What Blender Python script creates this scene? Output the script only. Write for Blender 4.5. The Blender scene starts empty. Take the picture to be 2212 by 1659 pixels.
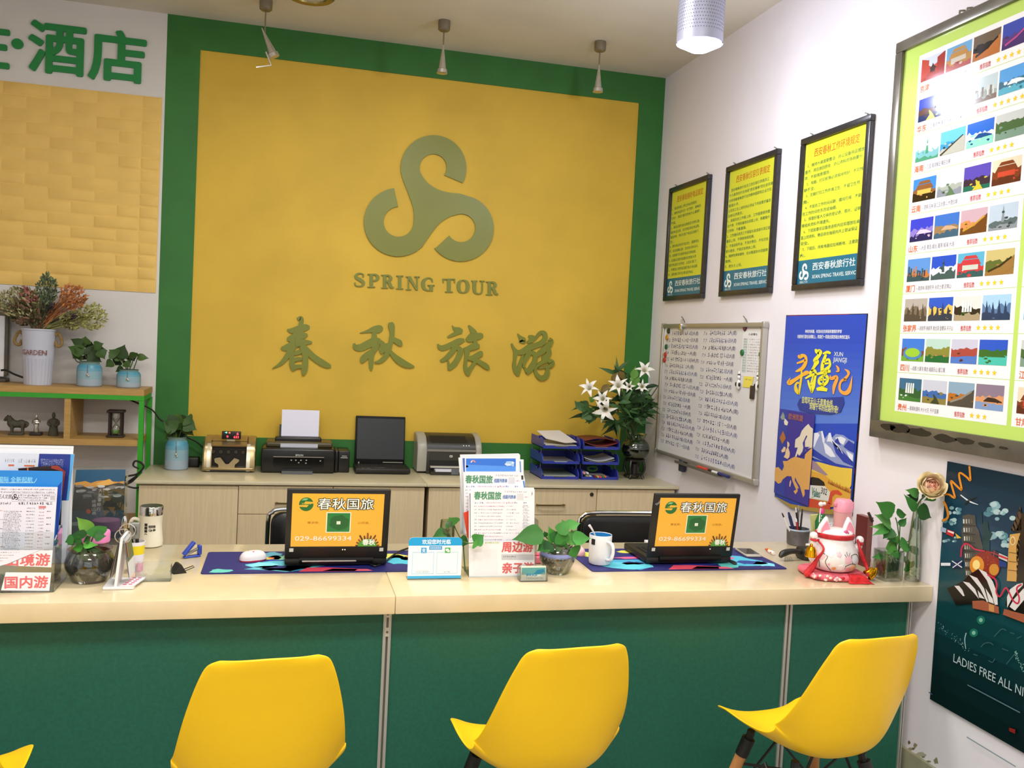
import bpy, math, random
from mathutils import Vector, Matrix
PI = math.pi
SC = bpy.context.scene
COL = SC.collection
# ---------------------------------------------------------------- camera
F, YAW, PIT, ROL = 1945.4956, .2446, -.0466, .0508          # focal length in pixels of the 2212 x 1659 frame
CAM = Vector((-2.3701, -5.6947, 1.58))
_f = Vector((math.sin(YAW)*math.cos(PIT), math.cos(YAW)*math.cos(PIT), math.sin(PIT)))
_r0 = Vector((math.cos(YAW), -math.sin(YAW), 0)); _u0 = _r0.cross(_f)
_r = math.cos(ROL)*_r0 + math.sin(ROL)*_u0
_u = -math.sin(ROL)*_r0 + math.cos(ROL)*_u0
cd = bpy.data.cameras.new('camera'); cam = bpy.data.objects.new('camera', cd); COL.objects.link(cam)
cd.sensor_width = 36; cd.lens = F/2212*36; cd.clip_start = .05
cam.matrix_world = Matrix(((_r.x, _u.x, -_f.x, CAM.x), (_r.y, _u.y, -_f.y, CAM.y), (_r.z, _u.z, -_f.z, CAM.z), (0, 0, 0, 1)))
SC.camera = cam
SC.cycles.transparent_max_bounces = 32
# ---------------------------------------------------------------- exposure, world, lamps
SC.view_settings.view_transform = 'Standard'; SC.view_settings.look = 'None'
SC.view_settings.exposure = -.04; SC.view_settings.gamma = 1; SC.view_settings.use_curve_mapping = False
wd = bpy.data.worlds.new('world'); SC.world = wd; wd.use_nodes = True
wd.node_tree.nodes['Background'].inputs[0].default_value = (1, .985, .96, 1)
wd.node_tree.nodes['Background'].inputs[1].default_value = .5
def lamp(name, kind, loc, energy, color=(1, 1, 1), size=.3, sy=None, to=None, spot=None, blend=.3):
    l = bpy.data.lights.new(name, kind); l.energy = energy; l.color = color
    if kind == 'AREA':
        l.shape = 'RECTANGLE' if sy else 'DISK'; l.size = size
        if sy: l.size_y = sy
    elif kind == 'SPOT':
        l.shadow_soft_size = size; l.spot_size = spot; l.spot_blend = blend
    else: l.shadow_soft_size = size
    o = bpy.data.objects.new(name, l); COL.objects.link(o); o.location = loc
    if to is not None: o.rotation_euler = (Vector(to)-Vector(loc)).to_track_quat('-Z', 'Y').to_euler()
    return o
WARM = (1, .985, .945)
lamp('ceiling_area_light', 'AREA', (-3.6, -4.9, 3.34), 56, WARM, 1.2, .3, to=(-3.6, -4.9, 0))
lamp('ceiling_area_light', 'AREA', (-1.5, -4.6, 3.34), 56, WARM, 1.2, .3, to=(-1.5, -4.6, 0))
lamp('ceiling_area_light', 'AREA', (-2.0, -2.1, 3.34), 48, WARM, 1.2, .3, to=(-2.0, -2.1, 0))  # added unseen area lamp that brightens the back wall, cabinets and counter top
lamp('ceiling_area_light', 'AREA', (-2.4, -6.6, 3.34), 60, WARM, 1.2, .3, to=(-2.4, -6.6, 0))
lamp('shop_window_daylight', 'AREA', (-2.6, -8.4, 1.7), 20, (.96, .98, 1), 3.6, 2.4, to=(-2.2, 0, 1.4))
lamp('downlight_by_poster', 'SPOT', (-.75, -2.75, 3.3), 42, (.97, .97, 1), .05, to=(-.1, -2.35, 1.2), spot=1.25, blend=.45)
LAMP = CAM + (_f + _r*((1511-1106)/F) - _u*((95-829.5)/F))*((-2.0-CAM.y)/(_f + _r*((1511-1106)/F) - _u*((95-829.5)/F)).y)
lamp('cylinder_lamp_glow', 'POINT', (LAMP.x, -2.0, LAMP.z-.1), 24, (.80, .84, 1), .05)
# ---------------------------------------------------------------- pixel -> place
def ray(px, py): return _f + _r*((px-1106)/F) - _u*((py-829.5)/F)
def on(ax, v, px, py):
    d = ray(px, py); i = 'xyz'.index(ax)
    return CAM + d*((v-CAM[i])/d[i])
def mpp(P): return (Vector(P)-CAM).dot(_f)/F           # metres per pixel at a point
CT, KT, ZC = .75, .742, 3.387                           # counter top, cabinet top, ceiling
# ---------------------------------------------------------------- materials
_mats = {}
def lin(h):
    h = h.lstrip('#'); c = [int(h[i:i+2], 16)/255 for i in (0, 2, 4)]
    return tuple((x/12.92 if x <= .04045 else ((x+.055)/1.055)**2.4) for x in c) + (1,)
def M(hx, rough=.5, metal=0, noise=0, ns=30, emit=0, bump=0, bs=60, coat=0, stretch=None, spec=.5):
    key = (hx, rough, metal, noise, ns, emit, bump, bs, coat, stretch, spec)
    if key in _mats: return _mats[key]
    m = bpy.data.materials.new('paint_'+hx.strip('#')); m.use_nodes = True
    nt = m.node_tree; b = nt.nodes['Principled BSDF']
    b.inputs['Base Color'].default_value = lin(hx); b.inputs['Roughness'].default_value = rough
    b.inputs['Metallic'].default_value = metal; b.inputs['Specular IOR Level'].default_value = spec
    if coat: b.inputs['Coat Weight'].default_value = coat; b.inputs['Coat Roughness'].default_value = .05
    if emit:
        b.inputs['Emission Color'].default_value = lin(hx); b.inputs['Emission Strength'].default_value = emit
    if noise or bump:
        tc = nt.nodes.new('ShaderNodeTexCoord'); mp = nt.nodes.new('ShaderNodeMapping')
        nt.links.new(tc.outputs['Object'], mp.inputs['Vector'])
        if stretch: mp.inputs['Scale'].default_value = stretch
    if noise:
        n = nt.nodes.new('ShaderNodeTexNoise'); n.inputs['Scale'].default_value = ns; n.inputs['Detail'].default_value = 4
        nt.links.new(mp.outputs['Vector'], n.inputs['Vector'])
        mx = nt.nodes.new('ShaderNodeMix'); mx.data_type = 'RGBA'
        c = lin(hx)
        mx.inputs[6].default_value = tuple(max(0, x*(1-noise)) for x in c[:3])+(1,)
        mx.inputs[7].default_value = tuple(min(1, x*(1+noise)) for x in c[:3])+(1,)
        rp = nt.nodes.new('ShaderNodeMapRange'); rp.inputs[1].default_value = .3; rp.inputs[2].default_value = .7
        nt.links.new(n.outputs['Fac'], rp.inputs[0]); nt.links.new(rp.outputs[0], mx.inputs[0])
        nt.links.new(mx.outputs[2], b.inputs['Base Color'])
    if bump:
        n2 = nt.nodes.new('ShaderNodeTexNoise'); n2.inputs['Scale'].default_value = bs; n2.inputs['Detail'].default_value = 3
        nt.links.new(mp.outputs['Vector'], n2.inputs['Vector'])
        bp = nt.nodes.new('ShaderNodeBump'); bp.inputs['Strength'].default_value = bump; bp.inputs['Distance'].default_value = .01
        nt.links.new(n2.outputs['Fac'], bp.inputs['Height']); nt.links.new(bp.outputs['Normal'], b.inputs['Normal'])
    _mats[key] = m
    return m
def GL(hx='#FFFFFF', refl=.12, rough=.02):
    """thin clear glass or acrylic: see-through, tinted, with a sheen"""
    key = ('glass', hx, refl, rough)
    if key in _mats: return _mats[key]
    m = bpy.data.materials.new('glass_'+hx.strip('#')); m.use_nodes = True; nt = m.node_tree
    nt.nodes.remove(nt.nodes['Principled BSDF'])
    t = nt.nodes.new('ShaderNodeBsdfTransparent'); t.inputs[0].default_value = lin(hx)
    g = nt.nodes.new('ShaderNodeBsdfGlossy'); g.inputs['Roughness'].default_value = rough
    lw = nt.nodes.new('ShaderNodeLayerWeight'); lw.inputs[0].default_value = .25
    ad = nt.nodes.new('ShaderNodeMath'); ad.operation = 'MULTIPLY_ADD'; ad.inputs[1].default_value = .6; ad.inputs[2].default_value = refl*.4
    nt.links.new(lw.outputs['Fresnel'], ad.inputs[0])
    mx = nt.nodes.new('ShaderNodeMixShader')
    nt.links.new(ad.outputs[0], mx.inputs[0]); nt.links.new(t.outputs[0], mx.inputs[1]); nt.links.new(g.outputs[0], mx.inputs[2])
    nt.links.new(mx.outputs[0], nt.nodes['Material Output'].inputs['Surface'])
    _mats[key] = m
    return m
# ---------------------------------------------------------------- mesh builder
def crom(pts, n=6, closed=False):
    """smooth curve through points of any dimension"""
    P = [tuple(p) for p in pts]; L = len(P); out = []
    if L < 3: return P
    rng = range(L if closed else L-1)
    for i in rng:
        p0 = P[(i-1) % L] if closed or i > 0 else P[0]
        p1 = P[i]; p2 = P[(i+1) % L]
        p3 = P[(i+2) % L] if closed or i+2 < L else P[-1]
        for k in range(n):
            t = k/n
            out.append(tuple(.5*(2*b+(c-a)*t+(2*a-5*b+4*c-d)*t*t+(3*b-a-3*c+d)*t**3) for a, b, c, d in zip(p0, p1, p2, p3)))
    if not closed: out.append(P[-1])
    return out
def rrect(x0, x1, y0, y1, r, n=4):
    r = max(1e-5, min(r, (x1-x0)/2-1e-6, (y1-y0)/2-1e-6)); o = []
    for cx, cy, a0 in ((x1-r, y1-r, 0), (x0+r, y1-r, PI/2), (x0+r, y0+r, PI), (x1-r, y0+r, 1.5*PI)):
        for k in range(n+1):
            a = a0+PI/2*k/n; o.append((cx+r*math.cos(a), cy+r*math.sin(a)))
    return o
def ribbon(pts, n=6):
    """outline of a brush stroke given as (x, y, width)"""
    c = crom(pts, n); L = []; R = []
    for i, p in enumerate(c):
        a = c[max(0, i-1)]; b = c[min(len(c)-1, i+1)]
        dx, dy = b[0]-a[0], b[1]-a[1]; l = math.hypot(dx, dy) or 1
        w = max(p[2], .001)/2
        L.append((p[0]-dy/l*w, p[1]+dx/l*w)); R.append((p[0]+dy/l*w, p[1]-dx/l*w))
    return L, R, c
class B:
    def __init__(s, m=None):
        s.v = []; s.f = []; s.fm = []; s.fs = []; s.mats = []; s.X = Matrix(); s.k = 0
        if m is not None: s.mat(m)
    def mat(s, m):
        if isinstance(m, str): m = M(m)
        if m not in s.mats: s.mats.append(m)
        s.k = s.mats.index(m); return s
    def add(s, vs, fs, smooth=True):
        b = len(s.v); s.v += [s.X @ Vector(v) for v in vs]
        s.f += [tuple(b+i for i in f) for f in fs]; s.fm += [s.k]*len(fs); s.fs += [smooth]*len(fs); return s
    def box(s, x0, x1, y0, y1, z0, z1):
        return s.add([(x, y, z) for x in (x0, x1) for y in (y0, y1) for z in (z0, z1)],
                     [(0, 1, 3, 2), (4, 6, 7, 5), (0, 4, 5, 1), (2, 3, 7, 6), (0, 2, 6, 4), (1, 5, 7, 3)], False)
    def loft(s, rings, cap=True, closed=True, smooth=True):
        n = len(rings[0]); vs = [p for r in rings for p in r]; fs = []
        for i in range(len(rings)-1):
            for j in range(n if closed else n-1):
                a, b = i*n+j, i*n+(j+1) % n
                fs.append((a, b, b+n, a+n))
        if cap:
            fs.append(tuple(range(n-1, -1, -1))); q = (len(rings)-1)*n; fs.append(tuple(range(q, q+n)))
        return s.add(vs, fs, smooth)
    def rbox(s, x0, x1, y0, y1, z0, z1, r=.004, n=3, rc=None):
        """box with rounded edges; rc: a larger radius for the upright corners"""
        r = min(r, (x1-x0)/2.01, (y1-y0)/2.01, (z1-z0)/2.01); rc = max(rc or r, r); rings = []
        lv = [(z0+r-r*math.cos(PI/2*k/n), r-r*math.sin(PI/2*k/n)) for k in range(n+1)]
        lv += [(z1-r+r*math.sin(PI/2*k/n), r-r*math.cos(PI/2*k/n)) for k in range(n+1)]
        for z, i in lv:
            rings.append([(x, y, z) for x, y in rrect(x0+i, x1-i, y0+i, y1-i, rc-i+1e-5, max(2, n))])
        return s.loft(rings)
    def prism(s, out, z0, z1, smooth=False):
        ar = sum(a[0]*b[1]-b[0]*a[1] for a, b in zip(out, out[1:]+out[:1]))
        if ar < 0: out = out[::-1]
        return s.loft([[(x, y, z0) for x, y in out], [(x, y, z1) for x, y in out]], smooth=smooth)
    def lathe(s, prof, c=(0, 0, 0), seg=24, cap=True, sx=1, sy=1):
        rings = [[(c[0]+r*sx*math.cos(2*PI*j/seg), c[1]+r*sy*math.sin(2*PI*j/seg), c[2]+z) for j in range(seg)] for r, z in prof]
        return s.loft(rings, cap)
    def ball(s, c, r, seg=16, rg=10):
        if not hasattr(r, '__len__'): r = (r, r, r)
        rings = []
        for i in range(rg+1):
            a = -PI/2+PI*i/rg; q = max(math.cos(a), 1e-4)
            rings.append([(c[0]+r[0]*q*math.cos(2*PI*j/seg), c[1]+r[1]*q*math.sin(2*PI*j/seg), c[2]+r[2]*math.sin(a)) for j in range(seg)])
        return s.loft(rings)
    def tube(s, pts, r, seg=8, n=0, closed=False):
        """rod along points; r is a number or one number per point; n > 0 smooths the path"""
        if not hasattr(r, '__len__'): r = [r]*len(pts)
        P = [tuple(p)+(q,) for p, q in zip(pts, r)]
        if n: P = crom(P, n, closed)
        V = [Vector(p[:3]) for p in P]; rings = []; N = None; L = len(V)
        for i in range(L):
            t = (V[(i+1) % L]-V[i-1]) if closed else (V[min(i+1, L-1)]-V[max(i-1, 0)])
            t = t.normalized() if t.length > 1e-9 else Vector((0, 0, 1))
            if N is None: N = t.orthogonal().normalized()
            else:
                N = N-t*N.dot(t); N = N.normalized() if N.length > 1e-6 else t.orthogonal().normalized()
            Bn = t.cross(N)
            rings.append([V[i]+(N*math.cos(2*PI*j/seg)+Bn*math.sin(2*PI*j/seg))*P[i][3] for j in range(seg)])
        if closed: rings.append(rings[0])
        return s.loft(rings, cap=not closed)
    def disc(s, c, r, axis, h, seg=20):
        """round button of height h along an axis"""
        a = Vector(axis).normalized(); N = a.orthogonal().normalized(); Bn = a.cross(N); c = Vector(c)
        rg = lambda q, k: [c+a*k+(N*math.cos(2*PI*j/seg)+Bn*math.sin(2*PI*j/seg))*q for j in range(seg)]
        return s.loft([rg(r, 0), rg(r, h*.7), rg(r*.85, h)])
    def leaf(s, base, d, up, L, W, droop=.3, fold=.25, prof=None, n=7):
        """a leaf blade from its stalk end along d, face towards up"""
        d = Vector(d).normalized(); up = Vector(up); up = (up-d*up.dot(d))
        up = up.normalized() if up.length > 1e-4 else d.orthogonal().normalized()
        sd = d.cross(up); prof = prof or [.06, .78, 1, .93, .72, .42, .0]
        vs = []; n = len(prof); base = Vector(base)
        for i, w in enumerate(prof):
            t = i/(n-1); c = base+d*L*t*(1-.12*droop*t)-up*L*droop*t*t*.6
            for k in (-1, -.5, 0, .5, 1):
                vs.append(c+sd*(W/2*w*k)+up*(abs(k)*W*.5*w*fold))
        fs = [(i*5+j, i*5+j+1, i*5+j+6, i*5+j+5) for i in range(n-1) for j in range(4)]
        return s.add(vs, fs)
    def build(s, name, parent=None, world=False, loc=None, smooth=True, angle=38):
        me = bpy.data.meshes.new(name)
        vs = s.v
        if world and parent is not None:
            inv = wm(parent).inverted(); vs = [inv @ v for v in vs]
        if loc is not None: vs = [v-Vector(loc) for v in vs]
        me.from_pydata([tuple(v) for v in vs], [], s.f)
        for m in s.mats: me.materials.append(m)
        me.polygons.foreach_set('material_index', s.fm); me.polygons.foreach_set('use_smooth', s.fs)
        me.update(); me.set_sharp_from_angle(angle=math.radians(angle))
        o = bpy.data.objects.new(name, me); COL.objects.link(o)
        if parent is not None: o.parent = parent
        if loc is not None: o.location = loc
        return o
def wm(o):
    m = o.matrix_basis.copy()
    while o.parent is not None: o = o.parent; m = o.matrix_basis @ m
    return m
def tag(o, label=None, cat=None, group=None, kind=None):
    if label: o['label'] = label
    if cat: o['category'] = cat
    if group: o['group'] = group
    if kind: o['kind'] = kind
    return o
def thing(name, label, cat, loc=(0, 0, 0), rz=0, group=None, rot=None):
    o = bpy.data.objects.new(name, None); COL.objects.link(o); o.empty_display_size = .05
    o.location = loc; o.rotation_euler = rot or (0, 0, rz)
    return tag(o, label, cat, group)
def dup(src, loc, rz=None, label=None, group=None):
    c = src.copy(); COL.objects.link(c); c.location = loc
    if rz is not None: c.rotation_euler = (0, 0, rz)
    if label: c['label'] = label
    if group: c['group'] = group
    for ch in list(src.children):
        d = ch.copy(); COL.objects.link(d); d.parent = c
        for g in list(ch.children):
            e = g.copy(); COL.objects.link(e); e.parent = d
    return c
# ---------------------------------------------------------------- lettering
_txt = {}
def glyphs(s, bold=0, res=2):
    key = (s, bold, res)
    if key not in _txt:
        c = bpy.data.curves.new('lettering', 'FONT'); c.body = s; c.size = 1; c.resolution_u = res; c.offset = bold
        o = bpy.data.objects.new('lettering', c); COL.objects.link(o)
        me = bpy.data.meshes.new_from_object(o.evaluated_get(bpy.context.evaluated_depsgraph_get()))
        v = [(p.co.x, p.co.y) for p in me.vertices]; f = [tuple(p.vertices) for p in me.polygons]
        bpy.data.objects.remove(o); bpy.data.curves.remove(c); bpy.data.meshes.remove(me)
        if not v: v = [(0, 0), (1, 0), (1, 1)]
        xs = [p[0] for p in v]; ys = [p[1] for p in v]
        _txt[key] = (v, f, min(xs), max(xs), min(ys), max(ys))
    return _txt[key]
ROT = {'X': Matrix(((0, 0, -1), (-1, 0, 0), (0, 1, 0))),      # on the right wall, facing the room
       'Y': Matrix(((1, 0, 0), (0, 0, -1), (0, 1, 0))),       # upright, facing the viewer's side
       'Z': Matrix(((1, 0, 0), (0, 1, 0), (0, 0, 1)))}        # lying, facing up
class Sheet(B):
    """a flat print: shapes and lettering in thin layers on a plane x, y or z = const.
    Points are (u, v) on the plane; with px=True they are read off the photograph onto that plane."""
    def __init__(s, ax, val, px=False, step=.0004, rough=.45):
        B.__init__(s); s.ax, s.val, s.px, s.step, s.rough, s.lv = ax, val, px, step, rough, 0
    def P(s, p):
        if not s.px: return (p[0], p[1])
        q = on(s.ax.lower(), s.val, p[0], p[1])
        return {'X': (-q.y, q.z), 'Y': (q.x, q.z), 'Z': (q.x, q.y)}[s.ax]
    def up(s, n=1): s.lv += n; return s
    def col(s, hx): return s.mat(hx if not isinstance(hx, str) else M(hx, s.rough))
    def slab(s, pts, hx, t=.002):
        s.col(hx); return s.prism([s.P(p) for p in pts], -t, 0)
    def poly(s, pts, hx, lv=None):
        s.col(hx); o = [s.P(p) for p in pts]; z = (s.lv if lv is None else lv)*s.step
        ar = sum(a[0]*b[1]-b[0]*a[1] for a, b in zip(o, o[1:]+o[:1]))
        if ar < 0: o = o[::-1]
        return s.add([(x, y, z) for x, y in o], [tuple(range(len(o)))], False)
    def rect(s, x0, y0, x1, y1, hx, lv=None): return s.poly([(x0, y0), (x1, y0), (x1, y1), (x0, y1)], hx, lv)
    def ell(s, x, y, rx, ry, hx, lv=None, n=20): return s.poly([(x+rx*math.cos(2*PI*k/n), y+ry*math.sin(2*PI*k/n)) for k in range(n)], hx, lv)
    def stroke(s, pts, hx, lv=None, n=5):
        s.col(hx); z = (s.lv if lv is None else lv)*s.step
        L, R, c = ribbon(pts, n); L = [s.P(p) for p in L]; R = [s.P(p) for p in R]
        vs = [(x, y, z) for x, y in L+R]; m = len(L)
        return s.add(vs, [(i, m+i, m+i+1, i+1) for i in range(m-1)], False)
    def line(s, pts, w, hx, lv=None):
        for a, b in zip(pts, pts[1:]): s.stroke([(a[0], a[1], w), (b[0], b[1], w)], hx, lv)
        return s
    def text(s, t, a, b, hx, bold=0, lv=None, shear=0, res=2):
        """lettering t filling the box with opposite corners a and b"""
        s.col(hx); A, Bq = s.P(a), s.P(b); z = (s.lv if lv is None else lv)*s.step
        u0, u1 = min(A[0], Bq[0]), max(A[0], Bq[0]); v0, v1 = min(A[1], Bq[1]), max(A[1], Bq[1])
        v, f, x0, x1, y0, y1 = glyphs(t, 0, res)
        em = (v1-v0); k = 0; offs = [(0, 0)]
        if bold > .005:                                    # heavier strokes: the same lettering laid a hair's breadth apart
            g = bold*em*.62; offs += [(g*math.cos(PI/4*i), g*math.sin(PI/4*i)) for i in range(8)] if bold > .025 else [(g*1.4, 0), (0, g)]
        for ox, oy in offs:
            vs = []
            for x, y in v:
                q = (y-y0)/((y1-y0) or 1)
                vs.append((u0+ox+(x-x0)/((x1-x0) or 1)*(u1-u0)+shear*(q-.5)*(v1-v0), v0+oy+q*(v1-v0), z+k*s.step*.02))
            s.add(vs, f, False); k += 1
        return s
    def scrawl(s, a, b, n, hx, seed=0, w=.1, lv=None):
        """a line of n characters too small to read, as loose strokes, in the box a-b"""
        rd = random.Random(seed); A, Bq = s.P(a), s.P(b); keep, s.px = s.px, False
        u0, u1 = min(A[0], Bq[0]), max(A[0], Bq[0]); v0, v1 = min(A[1], Bq[1]), max(A[1], Bq[1]); c = (u1-u0)/n; h = v1-v0
        ln = lambda x0, y0, x1, y1: s.stroke([(x0, y0, h*w), (x1, y1, h*w)], hx, lv)
        for i in range(n):
            x = u0+i*c; nh = rd.choice((1, 2, 2, 3, 3)); a, e = rd.uniform(.04, .4), rd.uniform(.6, .95)
            for k in range(nh):
                y = v0+h*((k+.5)/nh*.8+.1+rd.uniform(-.1, .1)); ln(x+c*(a+rd.uniform(-.08, .12)), y, x+c*(e+rd.uniform(-.25, .05)), y+h*rd.uniform(-.03, .1))
            for k in range(rd.choice((0, 1, 1, 2))):
                X = x+c*rd.uniform(a, e); t0 = rd.uniform(0, .5); ln(X, v0+h*t0, X+c*rd.uniform(-.12, .12), v0+h*min(1, t0+rd.uniform(.4, .8)))
            for k in range(rd.choice((0, 1, 1, 2))):
                X = x+c*rd.uniform(.3, .7); y = v0+h*rd.uniform(.3, .6); ln(X, y, X+c*rd.choice((-.38, .38))*rd.uniform(.5, 1), y-h*rd.uniform(.15, .35))
        s.px = keep; return s
    def build(s, name, parent=None):
        us = [v.x for v in s.v]; ws = [v.y for v in s.v]
        ou, ov = (min(us)+max(us))/2, min(ws)
        s.v = [Vector((v.x-ou, v.y-ov, v.z)) for v in s.v]
        o = B.build(s, name)
        R = ROT[s.ax].to_4x4()
        off = {'X': (s.val, -ou, ov), 'Y': (ou, s.val, ov), 'Z': (ou, ov, s.val)}[s.ax]
        W = Matrix.Translation(off) @ R
        if parent is not None:
            o.parent = parent; W = wm(parent).inverted() @ W
        o.matrix_basis = W
        return o
def FX(v, **k): return Sheet('X', v, True, **k)
def FY(v, **k): return Sheet('Y', v, True, **k)
# common materials
CHROME = M('#D8D8D8', .12, 1); BLACK = M('#15130F', .45, noise=.15, ns=120); DARK = M('#0B0A09', .6, spec=.25); WHITE = M('#EDEAE8', .5)
STEEL = M('#A9A9A4', .3, .9); BRASS = M('#8C7A52', .3, .9)
# ================================================================ the room
def struct(name, b, **k): return tag(b.build(name, **k), kind='structure')
WALLW = M('#E6E1E6', .65, noise=.03, ns=3, bump=.03, bs=40)
struct('floor', B(M('#8F8B80', .35, noise=.12, ns=6)).box(-5.2, .1, -8.6, .1, -.1, 0))
struct('ceiling', B(M('#D6CFC2', .75, noise=.05, ns=2.5)).box(-5.2, .1, -8.6, .1, ZC, ZC+.1))
struct('wall_right', B(WALLW).box(0, .1, -8.6, .1, 0, ZC))
struct('wall_left', B(WALLW).box(-5.3, -5.2, -8.6, .1, 0, ZC))
# back wall: painted green behind a white left-hand stretch that stands slightly proud of it
XG = -3.128
struct('wall_back', B(M('#D6D2CE', .65, noise=.03, ns=3)).box(-5.2, XG, .0, .1, 0, ZC).box(XG, 0, .045, .1, 0, ZC))
GREEN = M('#2A6C26', .6, noise=.10, ns=5, bump=.04, bs=50)
YELLOW = M('#CFAA34', .65, noise=.09, ns=2.2, bump=.06, bs=30)
yl, yr, yb, yt = -2.941, -.177, .917, 3.205
struct('trim_1', B(GREEN).prism([(XG, 0), (0, 0), (0, ZC), (XG, ZC), (XG, yb), (yl, yb), (yl, yt), (yr, yt), (yr, yb+.0002), (yl, yb+.0001), (XG, yb-.0001)], 0, .045) if False else
       B(GREEN).box(XG, yl, 0, .045, 0, ZC).box(yr, 0, 0, .045, 0, ZC).box(yl, yr, 0, .045, yt, ZC).box(yl, yr, 0, .045, 0, yb))
struct('trim_2', B(YELLOW).box(yl, yr, .008, .045, yb, yt))
struct('baseboard_right', B(M('#9A977C', .6, noise=.12, ns=14)).box(-.014, 0, -8.6, 0, 0, .095))
# scuffs and peeling paint low on the right wall
s = Sheet('X', -.0006, True)
for i, (x, y, w, h, c) in enumerate([(1964, 1604, 3, 4, '#6F6A48'), (1977, 1610, 4, 5, '#8F8A6C'), (1973, 1617, 3, 3, '#85805F'), (1994, 1635, 4, 2, '#7F7A58'), (2004, 1645, 8, 2, '#8A8666'), (2022, 1644, 5, 7, '#8D8568'), (1990, 1630, 12, 5, '#B3AE98'), (1968, 1640-22, 7, 3, '#9A9576')]):
    s.poly([(x+w*math.cos(2*PI*k/9)*(1+.25*math.sin(3*k+i)), y+h*math.sin(2*PI*k/9)*(1+.3*math.cos(2*k+i))) for k in range(9)], c)
tag(s.build('trim_3'), kind='structure')
# foam brick panel on the white wall
def foam():
    t = thing('foam_brick_panel', 'embossed yellow foam brick panel on the white wall left of the green border', 'wall panel', (-4.15, -.0012, 1.762))
    b = B(M('#E2BC66', .7, noise=.05, ns=8, bump=.12, bs=28)); x0, x1, z0, z1 = -1.05, 1.006, 0, 1.138
    b.box(x0, x1, -.004, 0, z0, z1)
    n = 16; h = (z1-z0)/n; L = .245; rd = random.Random(3)
    for r in range(n):
        x = x1-.105
        segs = [(x1-.105, x1)]; off = 0 if r % 2 else L/2
        e = x-off if off else x
        if off: segs.append((e, x))
        while e > x0: segs.append((max(x0, e-L), e)); e -= L
        for a, c in segs:
            if c-a < .02: continue
            g, d = .003, .0085+rd.uniform(-.0015, .0015)
            za, zb = z0+r*h+.004, z0+(r+1)*h-.003
            b.loft([[(a+g, -.004, za), (c-g, -.004, za), (c-g, -.004, zb), (a+g, -.004, zb)][::-1],
                    [(a+g+.009, -d, za+.012), (c-g-.009, -d, za+.012), (c-g-.009, -d, zb-.008), (a+g+.009, -d, zb-.008)][::-1]], smooth=False)
    b.build('brick_sheet', t)
foam()
# ---------------------------------------------------------------- green cut-out characters on the left white wall
def cut_text(name, ch, px0, px1, label, mat, depth=.012, bold=.028, grp=None, cat='sign letter'):
    A, C = on('y', 0, *px0), on('y', 0, *px1)
    v, f, x0, x1, y0, y1 = glyphs(ch, 0, 4)
    w, h = C.x-A.x, A.z-C.z; b = B(mat); ed = {}
    for q in f:
        for a, c in zip(q, q[1:]+q[:1]): ed[(a, c)] = 1
    rim = [(a, c) for a, c in ed if (c, a) not in ed]
    for i in range(9 if bold else 1):                    # thick strokes: the glyph repeated around itself
        ox, oz = (0, 0) if i == 0 else (bold*h*math.cos(i*PI/4), bold*h*math.sin(i*PI/4)); d = depth+.0002*i
        fr = [((x-x0)/(x1-x0)*w-w/2+ox, -d, (y-y0)/(y1-y0)*h+oz) for x, y in v]; n = len(fr)
        b.add(fr, f, False); b.add(fr+[(x, 0, z) for x, y, z in fr], [(a, a+n, c+n, c) for a, c in rim], False)
    o = b.build(name); o.location = ((A.x+C.x)/2, -.0003, C.z)
    return tag(o, label, cat, grp)
SG = M('#14823C', .45)
G1 = 'green sign characters on the white wall'
cut_text('sign_character', '庄', (-88, 40), (18, 152), 'green cut-out character cut off at the left edge of the white wall', SG, grp=G1)
cut_text('sign_dot', '●', (26, 83), (51, 108), 'round green dot between the characters on the white wall', SG, bold=0, grp=G1)
cut_text('sign_character', '酒', (66, 45), (182, 165), 'green cut-out character 酒 on the white wall beside the dot', SG, grp=G1)
cut_text('sign_character', '店', (196, 62), (312, 182), 'green cut-out character 店 nearest the green border', SG, grp=G1)
# ---------------------------------------------------------------- emblem, SPRING TOUR and the four brush characters on the yellow field
OL = M('#777B20', .38, noise=.05, ns=4)
class Rib(list): pass
YB = .008                                             # face of the yellow field
def toY(px, py): q = on('y', YB, px, py); return (q.x, q.z)
def plate(name, outs, label, cat, grp=None, depth=.012):
    us = [p[0] for o in outs for p in o]; vs = [p[1] for o in outs for p in o]
    ox, oz = (min(us)+max(us))/2, min(vs); b = B(OL)
    b.X = Matrix(((1, 0, 0, 0), (0, 0, -1, 0), (0, 1, 0, 0), (0, 0, 0, 1)))
    for i, o in enumerate(outs):
        P_ = [(x-ox, z-oz) for x, z in o]; d = depth+.0005*i
        if isinstance(o, Rib):                         # a brush stroke: a strip of quads with edges
            m = len(P_); h = m//2
            b.add([(x, z, d) for x, z in P_]+[(x, z, 0) for x, z in P_], [(k, m-1-k, m-2-k, k+1) for k in range(h-1)]+[(k, (k+1) % m, m+(k+1) % m, m+k) for k in range(m)], False)
        else: b.prism(P_, 0, d)
    o = b.build(name); o.location = (ox, YB-.0002, oz)
    return tag(o, label, cat, grp)
def arc(cx, cy, r, a0, a1, n=24): return [(cx+r*math.cos(math.radians(a0+(a1-a0)*k/n)), cy+r*math.sin(math.radians(a0+(a1-a0)*k/n))) for k in range(n+1)]
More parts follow.
